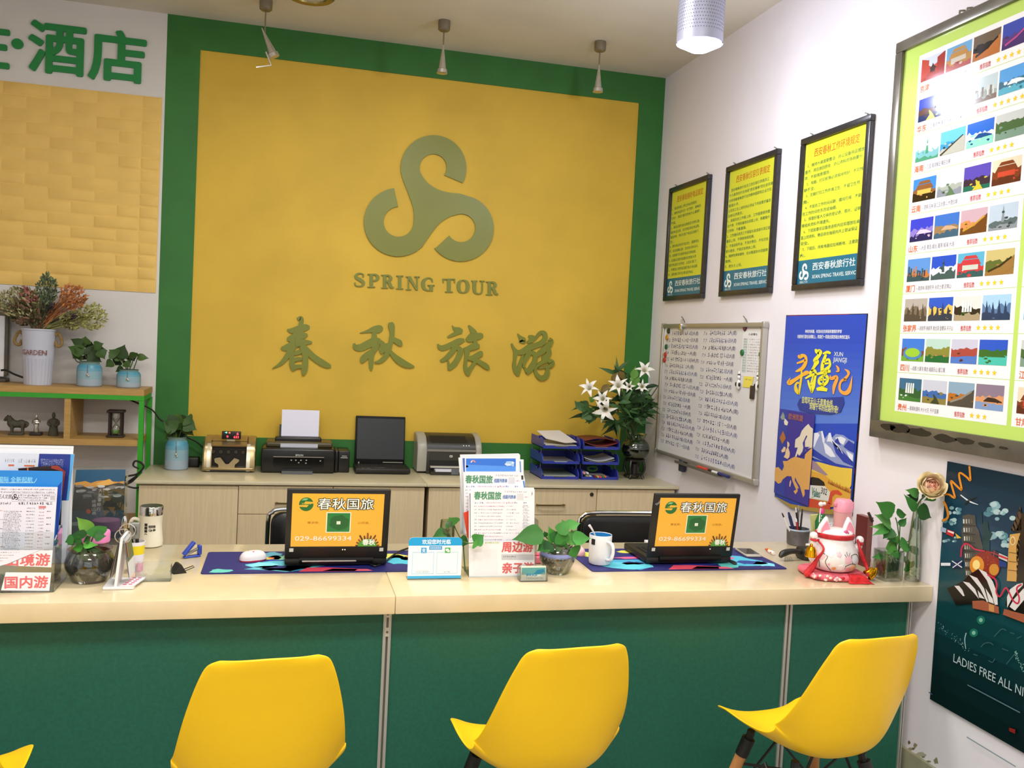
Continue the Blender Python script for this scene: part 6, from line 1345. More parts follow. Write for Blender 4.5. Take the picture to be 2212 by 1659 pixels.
# -- pothos in the pebble bowl at the centre
def bowl_plant(name, label, base, rb, h, leaves, stems, fr, pebbles, band, dy=.06):
    p = Cp(*base); Y = p.y+dy
    t = thing(name, label, 'potted plant', (p.x, Y, CT+.0005))
    B(GL('#F2F5EE', .28)).lathe([(.0005, 0), (rb*.62, 0), (rb*.7, .004), (rb*.97, h*.42), (rb, h*.58), (rb*.88, h*.82), (rb*.8, h*.92), (rb*.88, h), (rb*.85, h), (rb*.76, h*.92), (rb*.84, h*.82), (rb*.96, h*.58), (rb*.93, h*.42), (rb*.66, .008), (.0005, .007)], seg=36, cap=False).build('glass_bowl', t)
    rd = random.Random(len(name)); b = B()
    for i in range(150 if pebbles else 110):
        z = .012+rd.random()*h*.5; rr = rb*(.66+.3*min(1, z/(h*.45)))-.009; a = rd.uniform(0, 2*PI); q = rr*math.sqrt(rd.uniform(.3, 1)); r = rd.uniform(.005, .008)
        b.mat(M(rd.choice(['#8A5A4A', '#5A4A44', '#A88A7A', '#3E3836', '#7A6E6A', '#B89A8C', '#4A3C38'] if pebbles else ['#4A5230', '#5E4434', '#6A6A40', '#3A3E28']), .4)); b.ball((q*math.cos(a), q*math.sin(a), z), (r, r, r*.8), 7, 5)
    tag(b.build('pebble', t), kind='stuff')
    if not pebbles: B(GL('#8E8A58', .1)).lathe([(.0005, .01), (rb*.66, .01), (rb*.94, h*.42), (rb*.965, h*.58), (rb*.9, h*.7), (.0005, h*.7)], seg=32, cap=False).build('water', t)
    if band:
        b = B(M('#8C92C4', .3)); b.lathe([(rb*.985, h*.60), (rb*.93, h*.74), (rb*.90, h*.74), (rb*.94, h*.6)], seg=36, cap=False); b.build('blue_band', t)
    b = B(M('#4A5A32', .7)); rd = random.Random(2)
    for i in range(26 if pebbles else 60):
        a = rd.uniform(0, 2*PI); b.tube([(rb*.2*math.cos(a), rb*.2*math.sin(a), h*1.02), (rb*.5*math.cos(a+1), rb*.5*math.sin(a+1), h*.8), (rb*.6*math.cos(a+2), rb*.6*math.sin(a+2), h*(.58 if pebbles else .3))], .0017, 4, 3)
    b.build('roots', t)
    b = B()
    for st in stems: px_tube(b, fr, Y, st, .0024, '#4A6E34')
    b.build('stem', t, world=True); b = B()
    for i, (a, c_, w, hx) in enumerate(leaves): px_leaf(b, fr, Y-.015-.012*(i % 4)-(.07 if pebbles and c_[0] < 1600 else 0), a, c_, w, hx, face=((-.3, -1, .6), (.3, -1, .5), (0, -.8, .9))[i % 3])
    b.build('foliage', t, world=True)
f2 = lambda x, y: (850+x/4.916, 970+y/4.916)
bowl_plant('pebble_bowl_plant', 'pothos in a round glass bowl of brown pebbles beside the mug', (1212, 1246), .066, .105,
           [((1590, 900), (1252, 955), 165, '#3A7430'), ((1700, 990), (1655, 815), 110, '#4A9038'), ((1720, 1000), (1780, 850), 150, '#2E6A2A'), ((1800, 1010), (1760, 840), 120, '#3A7E34'), ((1830, 850), (1790, 745), 90, '#4E9440'), ((1850, 820), (1990, 780), 100, '#4A8E3A'), ((1850, 1000), (1950, 850), 130, '#5A9A48'), ((1900, 950), (2110, 945), 110, '#4A9242'), ((1650, 1010), (1520, 1080), 120, '#2C6426'), ((1680, 1010), (1590, 1090), 110, '#1E4A1E'), ((1900, 1040), (1950, 1165), 135, '#3E8036'), ((1760, 900), (1870, 740), 110, '#46863A'), ((1620, 930), (1600, 870), 50, '#2A5824'), ((1780, 1020), (1830, 960), 120, '#4E9640'), ((1730, 1040), (1790, 1075), 90, '#3A7630')],
           [[(1760, 1080), (1740, 1000), (1720, 960)], [(1780, 1080), (1820, 950), (1840, 850)], [(1800, 1080), (1900, 990), (1920, 950)], [(1740, 1080), (1660, 980), (1590, 900)], [(1790, 1080), (1880, 1040), (1900, 1040)], [(1870, 1020), (1890, 880), (1900, 860)]], f2, True, True)
f3 = lambda x, y: (140+x/8.73, 1100+y/8.73)
bowl_plant('pothos_bowl', 'pothos in a round clear bowl between the left brochure stand and the calendar', (182, 1268), .076, .105,
           [((500, 430), (210, 140), 190, '#6A9A38'), ((590, 320), (630, 600), 260, '#3E8038'), ((420, 470), (30, 520), 150, '#1E4A1A'), ((170, 560), (-10, 620), 150, '#2C6426'), ((340, 720), (120, 740), 120, '#4E9A34'), ((350, 690), (640, 660), 120, '#5AA63E'), ((560, 520), (790, 500), 150, '#2A5E26'), ((300, 520), (130, 640), 140, '#265A22'), ((480, 560), (330, 620), 130, '#3A7430'), ((400, 740), (600, 760), 70, '#1E4818'), ((120, 600), (60, 680), 120, '#2E6A2A')],
           [[(400, 800), (450, 600), (500, 430)], [(430, 800), (540, 500), (590, 320)], [(380, 800), (300, 600), (200, 560)], [(390, 800), (360, 740), (340, 720)]], f3, False, False, .075)
# -- stems in a tall glass behind the payment sign
Yg = -2.585; p = on('z', CT, 1004, 1232)
t = thing('water_plant', 'pothos cuttings in a tall glass between the payment sign and the centre stand', 'potted plant', (-1.803, Yg, CT+.0005))
B(GL('#E8EEDC', .25)).lathe([(.0005, 0), (.026, 0), (.028, .004), (.027, .15), (.024, .19), (.022, .19), (.025, .15), (.026, .01), (.0005, .008)], seg=28, cap=False).build('glass_body', t)
b = B(M('#6E6E4A', .7)); rd = random.Random(8)
for i in range(16): b.tube([(rd.uniform(-.008, .008), rd.uniform(-.008, .008), .16), (rd.uniform(-.02, .02), rd.uniform(-.02, .02), .09), (rd.uniform(-.02, .02), rd.uniform(-.02, .02), .02)], .0015, 4, 3)
b.build('roots', t)
b = B()
for st in ([(740, 1000), (700, 930), (660, 850), (640, 800)], [(740, 1010), (640, 960), (570, 890)], [(740, 1000), (760, 1300)]): px_tube(b, f2, Yg, st, .0022, '#5A7A3A')
b.mat(M('#5A7A3A', .45)); b.tube([on('y', Yg, *f2(690, 1040)), on('y', Yg-.04, *f2(735, 985)), on('y', Yg-.085, *f2(800, 1000)), on('y', Yg-.09, *f2(865, 992))], .0022, 6, 4)
b.build('stem', t, world=True); b = B()
for i, (a, c_, w, hx) in enumerate([((640, 810), (590, 725), 120, '#3E7A34'), ((565, 880), (400, 945), 95, '#3A7230'), ((860, 995), (965, 905), 110, '#3E8436'), ((850, 1000), (900, 1030), 80, '#4E9440'), ((700, 960), (810, 1010), 90, '#2E5E2A')]): px_leaf(b, f2, Yg-.075-.01*i if i in (2, 3) else Yg-.02, a, c_, w, hx, prof=[.35, .95, 1.05, 1, .85, .55, .2, 0] if i == 0 else HEART)
b.build('foliage', t, world=True)
# ---------------------------------------------------------------- lucky cat
p = Cp(1822, 1255); CX, CYY = p.x, p.y+.075
t = thing('lucky_cat', 'white ceramic lucky cat jar with raised paws and golden bells', 'figurine', (CX, CYY, CT+.026), -.12)
POR = M('#F1EAE8', .15, coat=.4, noise=.015, ns=12); RED = M('#C8202A', .6, noise=.25, ns=60); GOLD = M('#E8A818', .18, 1); PINK = M('#F29CB0', .4)
prof = [(.0005, 0), (.055, 0), (.075, .008), (.0895, .032), (.0925, .05), (.0885, .07), (.078, .095), (.070, .113), (.067, .128)]
B(POR).lathe(prof, seg=40, cap=False).build('jar_body', t)
RP = M('#C4242E', .5, noise=.3, ns=45)
B(RP).lathe([(.064, .124), (.071, .125), (.0735, .132), (.072, .141), (.064, .143)], seg=40, cap=False).build('collar_band', t)
B(POR).lathe([(.0665, .142), (.066, .146), (.058, .153), (.03, .159), (.0005, .16)], seg=40, cap=False).build('lid', t)
for sx in (-1, 1):
    b = B(POR); out = crom([(-.022, 0), (-.02, .02), (-.004, .05), (.004, .052), (.018, .022), (.024, 0)], 4)
    b.X = Matrix.Translation((sx*.05, -.012, .139)) @ Matrix.Scale(1.15, 4) @ Matrix.Scale(-sx, 4, (1, 0, 0)) @ Matrix.Rotation(.08, 4, 'Y') @ Matrix(((1, 0, 0, 0), (0, 0, 1, 0), (0, 1, 0, 0), (0, 0, 0, 1)))
    b.loft([[(x*k, y*k+.002, z) for x, y in out] for k, z in ((.86, -.009), (1, -.004), (1, .004), (.86, .009))]); e_ = b.build('ear', t)
    b.X = b.X @ Matrix.Translation((0, 0, -.0105)); c2 = B(PINK); c2.X = b.X; c2.loft([[(x*k, y*k+.006, z) for x, y in out] for k, z in ((.68, -.001), (.66, .002))]); c2.build('inner_ear', e_)
for sx, pz, top in ((-1, .134, (-.094, -.022, .132)), (1, .118, (.092, -.02, .12))):
    b = B(POR); b.tube([(sx*.07, -.01, .07), (sx*.088, -.016, .09), (top[0], top[1], top[2]-.015)], [.016, .0155, .011], 12, 4); b.ball(top, (.0155, .0145, .0145), 14, 10)
    for k in (-.006, 0, .006): b.ball((top[0]+k, top[1]-.0115, top[2]-.004), (.0032, .004, .0055), 8, 6)
    b.build('paw', t)
    B(RED).tube([(sx*.078, -.032, .118-.0*sx), (top[0], top[1]-.014, top[2]-.016), (top[0]+sx*.012, top[1], top[2]-.014)], .0042, 8, 4).build('ribbon', t)
B(RED).tube([(-.08, -.03, .115), (-.07, -.06, .09), (-.088, -.05, .05), (-.1, -.045, .02), (-.122, -.04, -.012), (-.128, -.04, -.018)], [.004, .004, .006, .011, .013, .003], 8, 4).build('ribbon', t)
B(RED).tube([(.078, -.03, .122), (.082, -.05, .085), (.1, -.045, .05), (.112, -.05, .02), (.10, -.085, -.002)], [.004, .006, .008, .006, .004], 8, 4).build('ribbon', t)
for bx, by, bz, tl in ((-.112, -.045, .075, 0), (.124, -.06, .003, .9)):
    b = B(GOLD); b.X = Matrix.Translation((bx, by, bz)) @ Matrix.Rotation(tl, 4, 'Y'); b.lathe([(.0005, .022), (.012, .02), (.019, .008), (.0205, -.006), (.0225, -.016), (.02, -.019), (.012, -.012), (.0005, -.01)], seg=24, cap=False); b.lathe([(.004, .02), (.006, .026), (.004, .03), (.0005, .031)], seg=10, cap=False); b.ball((0, 0, -.017), .006, 8, 6); b.build('bell', t)
def rad(z):
    for (r0, z0), (r1, z1) in zip(prof, prof[1:]):
        if z0 <= z <= z1 and z1 > z0: return r0+(r1-r0)*(z-z0)/(z1-z0)
    return .09
def on_pot(x, z, d=.0012):
    r = rad(z)+d; x = max(-r*.98, min(r*.98, x)); return Vector((x, -math.sqrt(max(r*r-x*x, 0)), z))
def patch(b, x, z, r, hx, n=10, wob=0, d=.0012):
    b.mat(M(hx, .35)); e = d+.0006; w_ = lambda k: 1+wob*math.cos(5*2*PI*k/n)
    vs = [on_pot(x, z, e)]+[on_pot(x+r*f*math.cos(2*PI*k/n)*w_(k), z+r*f*math.sin(2*PI*k/n)*w_(k), e if f < 1 else d) for f in (.35, .7, 1) for k in range(n)]
    b.add(vs, [(0, 1+k, 1+(k+1) % n) for k in range(n)]+[(1+o*n+k, 1+(o+1)*n+k, 1+(o+1)*n+(k+1) % n, 1+o*n+(k+1) % n) for o in (0, 1) for k in range(n)])
def vine(b, pts, r, hx): b.mat(M(hx, .4)); b.tube([on_pot(x, z, .001) for x, z in pts], r, 5, 3)
q = lambda x, y: ((x-1030)*.1565e-3, (1290-y)*.1565e-3)
b = B()
for x, y, r, hx in ((700, 790, 90, '#F6F0F0'), (900, 805, 60, '#F4C4CC'), (1130, 930, 100, '#F0BCC8'), (540, 890, 75, '#F2C6CC'), (960, 1110, 90, '#F7F2F2'), (1160, 1170, 62, '#EFA4B4'), (690, 1060, 24, '#EFA0B0'), (815, 1155, 40, '#EE9A4A')): patch(b, *q(x, y), r*.1565e-3, hx, 20, .16)
patch(b, *q(1300, 1160), 110*.1565e-3, '#F4C898', 20, .1, .0008); patch(b, *q(1340, 930), 110*.1565e-3, '#E4E2E8', 12, 0, .0008)
b.build('flower_print', t); b = B()
vine(b, [q(590, 820), q(660, 880), q(620, 1000), q(660, 1100), q(780, 1230)], .0011, '#3A2A22'); vine(b, [q(520, 990), q(540, 1090), q(575, 1180)], .0011, '#3A2A22')
vine(b, [q(1075, 860), q(1030, 800)], .0009, '#5A4A3A'); vine(b, [q(1100, 830), q(1090, 740)], .0009, '#5A4A3A'); vine(b, [q(1130, 840), q(1180, 770)], .0009, '#5A4A3A')
vine(b, [q(1210, 830), q(1330, 805), q(1440, 850), q(1520, 1000)], .0012, '#4A3A2A'); vine(b, [q(1210, 830), q(1250, 1010)], .0012, '#4A3A2A'); vine(b, [q(1060, 1080), q(1200, 1025), q(1350, 1050), q(1470, 1160)], .0013, '#3A2A1E'); vine(b, [q(1060, 1080), q(1100, 1255), q(1160, 1250)], .0013, '#3A2A1E')
b.build('branch_print', t)
b = B(M('#D05A8C', .4)); [b.ball((.018+.006*math.cos(k), -.052+.004*math.sin(k*2), .15+.006*math.sin(k)), .0065, 8, 6) for k in range(6)]; b.build('lid_flower', t)
ck = thing('cushion', 'red and pink patterned cushion under the lucky cat', 'cushion', (CX, CYY, CT+.0005), -.12)
CUS = M('#D8606E', .6, noise=.45, ns=38)
b = B(CUS); rings = []
for k in range(9):
    a = -PI/2+PI*k/8; rr = .1+.016*math.cos(a); z = .0125+.0125*math.sin(a)
    rings.append([(rr*math.copysign(abs(math.cos(2*PI*j/40))**.55, math.cos(2*PI*j/40)), rr*.86*math.copysign(abs(math.sin(2*PI*j/40))**.55, math.sin(2*PI*j/40)), z) for j in range(40)])
b.loft(rings); rd = random.Random(12)
for i in range(46):
    a = rd.uniform(PI, 2*PI); u = rd.uniform(-.35, .5); rr = .1+.0158*math.cos(u*1.4); x = rr*math.copysign(abs(math.cos(a))**.55, math.cos(a)); y = rr*.86*math.copysign(abs(math.sin(a))**.55, math.sin(a)); q_ = rd.uniform(.004, .009)
    b.mat(M(rd.choice(['#F2D8C8', '#F4B8C0', '#E8A0A8', '#F0E0D0', '#C81E2A']), .6)); b.ball((x, y, .0125+.0125*math.sin(u*1.4)), (q_, .0028, q_*.8) if abs(math.sin(a)) > abs(math.cos(a)) else (.0028, q_, q_*.8), 8, 5)
b.build('pad', ck)
cl = thing('red_cloth', 'bright red fringed cloth draped over the front of the cushion', 'cloth', (CX, CYY, CT+.0005), -.12)
b = B(M('#D42026', .75, noise=.2, ns=80)); vs = []; pr = [(-.083, .029), (-.098, .0275), (-.1085, .023), (-.1115, .014), (-.113, .006), (-.121, .002)]
for i, (y, z) in enumerate(pr):
    for j in range(9): u = j/8; w = .5+.5*i/5; vs.append((.045+(u-.5)*.1*w+.012*i/5, y-.003*math.sin(u*14+i), z+.001*math.cos(u*9)))
b.add(vs, [(i*9+j, i*9+j+1, i*9+j+10, i*9+j+9) for i in range(5) for j in range(8)]); o = b.build('cloth_sheet', cl); m_ = o.modifiers.new('thickness', 'SOLIDIFY'); m_.thickness = .0012; m_.offset = 1
# ---------------------------------------------------------------- pen cup and the things behind the cat
p = Cp(1737, 1180); PX, PYY = p.x-.012, p.y+.035
t = thing('pen_cup', 'grey picture-print pen cup full of pens by the right wall', 'pen cup', (PX, PYY, CT+.0005))
B(M('#5E5A5C', .35, noise=.35, ns=14)).lathe([(.0005, 0), (.043, 0), (.046, .003), (.05, .07), (.048, .07), (.0445, .006), (.0005, .005)], seg=32, cap=False).build('cup_body', t)
B(M('#B8C8DC', .3)).lathe([(.0502, .066), (.0512, .072), (.047, .072)], seg=32, cap=False).build('rim', t)
pens = [('#E8E8EA', '#1E1E20', (-.028, -.01, -.045, .15), 'white clicker pen leaning furthest left in the pen cup'), ('#1E2A5A', '#1E2A5A', (-.015, -.015, -.022, .145), 'thick dark blue marker in the pen cup'), ('#C8342E', '#ECECEC', (.002, -.02, .0, .112), 'red and white pen lowest in the pen cup'), ('#2A201C', '#2A201C', (.008, .0, .006, .15), 'dark brown pen in the middle of the pen cup'),
        ('#17171A', '#D8D8D8', (.018, -.005, -.012, .158), 'black and silver pen crossing the middle of the pen cup'), ('#26221E', '#26221E', (.02, .01, .03, .145), 'black pen leaning right in the pen cup'), ('#6A6A6C', '#8E8E90', (.012, .02, .024, .16), 'grey slim pen standing tallest in the pen cup')]
for hx, tip, (x0, y0, dx, L), lb in pens:
    tt = thing('pen', lb, 'pen', (PX, PYY, CT+.0065), 0, 'pens in the pen cup'); a = Vector((x0*.6, y0*.6, .0055)); d = Vector((x0*.4+dx-.03, y0*.4, L)).normalized(); th = .0075 if 'thick' in lb else .0042
    B(hx).tube([a, a+d*L*.86], th, 8).build('barrel', tt); B(tip).tube([a+d*L*.86, a+d*L*.97, a+d*L], [th*.85, th*.7, th*.4], 8).build('tip', tt)
bk = thing('book_stack', 'red and white books under the pink tumbler, mostly hidden by the cat', 'books', (-.10, -2.4, CT+.0005))
B('#B8323A').rbox(-.09, .085, -.1, .12, 0, .016, .002, 1).build('lower_cover', bk); B('#E4E0DC').rbox(-.085, .08, -.095, .115, .0162, .03, .002, 1).build('upper_cover', bk)
p = on('y', -2.4, 1816, 1180)
t = thing('pink_tumbler', 'tall pink flip-top tumbler standing behind the lucky cat', 'bottle', (p.x, -2.4, CT+.031))
k = mpp(p); PT = M('#E8A8A8', .3); hh = on('y', -2.4, 1816, 1078).z-(CT+.031)
B(PT).lathe([(.0005, 0), (.03, 0), (.0335, .006), (.0365, hh-.055), (.0375, hh-.05)], seg=32, cap=False).build('body', t)
B(M('#EE9AAC', .35)).lathe([(.038, hh-.052), (.0385, hh-.03), (.0375, hh-.028), (.0375, hh-.012), (.03, hh-.001), (.0005, hh)], seg=32, cap=False).build('lid', t)
b = B(M('#EE8CA2', .35)); b.rbox(.03, .046, -.01, .01, hh-.045, hh-.012, .004); b.rbox(-.044, -.03, -.01, .01, hh-.03, hh-.014, .004); b.build('latch', t)
b = B(M('#D8584C', .4)); b.tube([(-.03, .02, hh-.03), (-.05, .024, hh-.02), (-.046, .024, hh+.02), (-.01, .024, hh+.042), (.02, .022, hh+.035)], [.008, .01, .01, .009, .007], 10, 4) if False else None
p = on('y', -2.3, 1783, 1120)
t = thing('green_ornament', 'small green glass ornament with a pink and white top beside the tumbler', 'ornament', (p.x, -2.27, CT+.0005))
zt = on('y', -2.27, 1783, 1092).z-CT; zm = on('y', -2.27, 1783, 1113).z-CT
B(M('#146A34', .15, coat=.5)).lathe([(.0005, 0), (.02, 0), (.022, zm*.5), (.026, zm*.8), (.014, zm+.005), (.008, zm+.012)], seg=24, cap=False).build('bottle_body', t)
B(M('#E04A8C', .4)).lathe([(.0115, zm+.008), (.0125, zm+.02), (.008, zm+.03)], seg=16).build('collar', t); b = B('#EEE6E0'); b.ball((-.006, 0, zt+.005), .011, 12, 8); b.ball((.008, -.004, zt+.008), .008, 10, 8); b.tube([(-.014, -.012, zt-.01), (-.018, -.014, zm-.02), (-.016, -.018, zm-.05)], .0025, 6, 3); b.build('topper', t)
p = on('y', -2.22, 1763, 1128)
s = FY(-2.215, step=.0003); s.slab([(1753, 1113), (1776, 1111), (1782, 1165), (1757, 1176)], '#D6D68A', .012); tag(s.build('sticky_pad'), 'pale yellow sticky note block behind the pen cup', 'note block')
s.lv = 0
p = Cp(1795, 1193); t = thing('blue_cup', 'small blue and white cup with white curled trim behind the cat paw', 'cup', (p.x-.01, p.y+.02, CT+.0005))
zc = .105; B(M('#2E96D8', .35)).lathe([(.023, .05), (.024, .07), (.022, zc), (.0005, zc+.001)], seg=24, cap=False).build('upper_body', t); B(M('#8CC4E8', .35)).lathe([(.0005, 0), (.025, 0), (.026, .01), (.0235, .0505)], seg=24, cap=False).build('lower_body', t)
b = B('#F0F0F2')
for sx in (-1, 1):
    b.ball((sx*.012, -.006, zc+.004), (.007, .006, .009), 10, 8)
    for k in (-.8, 0, .8): b.tube([(sx*.012, -.006, zc+.006), (sx*.012+.012*math.sin(k), -.008, zc+.008+.014*math.cos(k))], [.003, .0025], 6)
b.build('curled_trim', t); b = B(M('#6E7C86', .4)); b.ball((0, 0, zc+.002), (.009, .008, .012), 10, 8); b.build('knob', t)
b = B(M('#B8DCF0', .4)); b.add([(.002+.014*math.cos(2*PI*k/10), -.0245, .078+.01*math.sin(2*PI*k/10)) for k in range(10)], [tuple(range(10))], False); b.build('pale_print', t)
bk = thing('magazine', 'dark red magazine leaning on the wall behind the cat ear', 'magazine', (-.085, -2.52, CT+.0005)); pa, pb = on('y', -2.52, 1850, 1108), on('y', -2.52, 1868, 1128)
b = B(M('#5E1E20', .4)); b.box(-.012, .016, -.05, .02, 0, .20); b.build('cover', bk); b = B('#7E4A44'); b.box(-.0095, .0135, -.0503, .0203, .002, .2003); b.build('pages', bk); b = B(M('#3A2A26', .4)); b.tube([(-.01, -.052, .22), (.012, -.052, .185)], .006, 8); b.build('rolled_edge', bk)
# ================================================================ things on the low cabinets and on the shelf unit
def Kp(px, py): return on('z', KT, px, py)
KZ = KT+.0005
def yprism(b, out, y0, y1):
    """outline in x-z, extruded along y"""
    n = len(b.v); b.prism(out, y0, y1); m = len(b.v)
    for i in range(n, m): v = b.v[i]; b.v[i] = Vector((v.x, v.z, v.y))
    k = [i for i, f in enumerate(b.f) if min(f) >= n]
    for i in k: b.f[i] = b.f[i][::-1]
    return b
def xprism(b, out, x0, x1):
    """outline in y-z, extruded along x"""
    n = len(b.v); b.prism(out, x0, x1); m = len(b.v)
    for i in range(n, m): v = b.v[i]; b.v[i] = Vector((v.z, v.x, v.y))
    return b
# -- ribbed blue jars with plants
def ombre(t, r, h, hanging=True):
    """ribbed frosted glass, blue at the shoulder fading to grey below, as dyed"""
    prof = [(.0005, 0), (r*.93, 0), (r, .006), (r*1.01, h*.3), (r, h*.62), (r*.98, h*.74), (r*.86, h*.86), (r*.78, h*.9), (r*.8, h*.96), (r*.84, h), (r*.78, h)]
    seg = 72; b = B(); cols = ['#9DA5AE', '#9CA6B0', '#98A8B4', '#86A6B2', '#649CB0', '#4A90A8', '#548E9A', '#6E8C8C', '#6E8478', '#6A7A6A', '#6A7A6A']
    for i in range(len(prof)-1):
        b.mat(M(cols[i], .35)); rg = []
        for rr, z in (prof[i], prof[i+1]):
            rg.append([(rr*(1+(.012 if j % 2 else -.012)*(0 < i < 7))*math.cos(2*PI*j/seg), rr*(1+(.012 if j % 2 else -.012)*(0 < i < 7))*math.sin(2*PI*j/seg), z) for j in range(seg)])
        b.loft(rg, cap=False)
    b.build('ribbed_jar', t)
    if hanging:
        B('#6A5A44').tube([(0, -r*.84, h*.88), (.002, -r*1.02, h*.7), (.004, -r*1.03, h*.5)], .0018, 5).build('string', t)
        b = B(M('#C9C2B4', .2, .6)); b.ball((.003, -r*1.05, h*.5), .007, 8, 6); b.ball((.009, -r*1.05, h*.44), .006, 8, 6); b.build('charm', t)
def jar_plant(loc, r, h, name, label, fr, Y, leaves, stems, hx):
    t = thing(name, label, 'potted plant', loc); ombre(t, r, h); b = B()
    for st in stems: px_tube(b, fr, Y, st, .0032, '#3E5228')
    b.build('stem', t, world=True); b = B()
    for i, (a, c_, w) in enumerate(leaves): px_leaf(b, fr, Y-.03+.022*(i % 4), a, c_, w, hx[i % len(hx)], face=((-.3, -1, .5), (.4, -1, .4), (0, -.7, 1))[i % 3])
    b.build('foliage', t, world=True)
DKG = ['#35501E', '#2A4018', '#445E26', '#223614']
f4 = lambda x, y: (x/5.53, 540+y/5.53)
ST = 1.2085
p = on('y', -.17, 192.5, 834)
jar_plant((p.x, -.17, ST), .066, .14, 'blue_jar_plant', 'leafy plant in a ribbed blue jar, middle of the shelf top', f4, -.17,
          [((1000, 1230), (800, 1145), 110), ((980, 1130), (835, 1052), 80), ((1010, 1130), (1020, 1025), 110), ((1080, 1190), (1090, 1090), 90), ((1130, 1160), (1240, 1112), 90), ((1020, 1160), (870, 1115), 80), ((1080, 1180), (1180, 1230), 150), ((1150, 1210), (1290, 1200), 90), ((1180, 1200), (1260, 1305), 110), ((1060, 1250), (1220, 1340), 120), ((950, 1220), (865, 1300), 120), ((1000, 1260), (1040, 1310), 120), ((900, 1180), (850, 1230), 80), ((1010, 1180), (1060, 1250), 160), ((1100, 1260), (1150, 1310), 120)],
          [[(1060, 1330), (1000, 1230)], [(1070, 1330), (1120, 1200)], [(1050, 1330), (970, 1150)], [(1000, 1340), (900, 1280), (870, 1250)], [(1010, 1345), (930, 1340), (890, 1290)], [(1090, 1330), (1180, 1210)]], DKG)
p = on('y', -.17, 277.5, 837)
jar_plant((p.x, -.17, ST), .064, .104, 'blue_jar_plant', 'sparse plant in a shorter ribbed blue jar at the right end of the shelf top', f4, -.17,
          [((1390, 1270), (1300, 1185), 110), ((1420, 1290), (1495, 1125), 130), ((1400, 1300), (1290, 1210), 80), ((1420, 1310), (1370, 1380), 120), ((1350, 1330), (1255, 1400), 80), ((1540, 1280), (1680, 1240), 100), ((1640, 1280), (1785, 1290), 70), ((1560, 1250), (1610, 1330), 110), ((1490, 1340), (1560, 1400), 110), ((1470, 1410), (1370, 1455), 70), ((1430, 1260), (1480, 1330), 130), ((1520, 1340), (1480, 1390), 90)],
          [[(1520, 1440), (1480, 1360), (1420, 1300)], [(1540, 1440), (1580, 1350), (1590, 1290)], [(1590, 1440), (1630, 1330), (1640, 1290)], [(1530, 1440), (1520, 1380), (1500, 1350)]], DKG)
f5 = lambda x, y: (300+x/3.687, 820+y/3.687)
p = Kp(380, 1014); Yj = -.17
jar_plant((on('y', Yj, 381, 1010).x, Yj-.0, KZ), .064, .19, 'blue_jar_plant', 'dark leafy plant in a tall ribbed blue jar on the left cabinet', f5, Yj,
          [((300, 400), (190, 330), 90), ((280, 360), (240, 270), 80), ((300, 340), (330, 268), 90), ((340, 340), (410, 300), 80), ((360, 350), (465, 400), 90), ((350, 380), (445, 445), 80), ((300, 420), (200, 470), 90), ((320, 400), (330, 480), 100), ((260, 400), (195, 420), 70), ((290, 330), (260, 420), 100), ((340, 320), (380, 400), 110), ((310, 300), (300, 380), 100), ((370, 310), (430, 350), 80)],
          [[(300, 490), (290, 420), (280, 360)], [(305, 490), (340, 400), (350, 350)], [(295, 490), (240, 440), (230, 420)]], DKG)
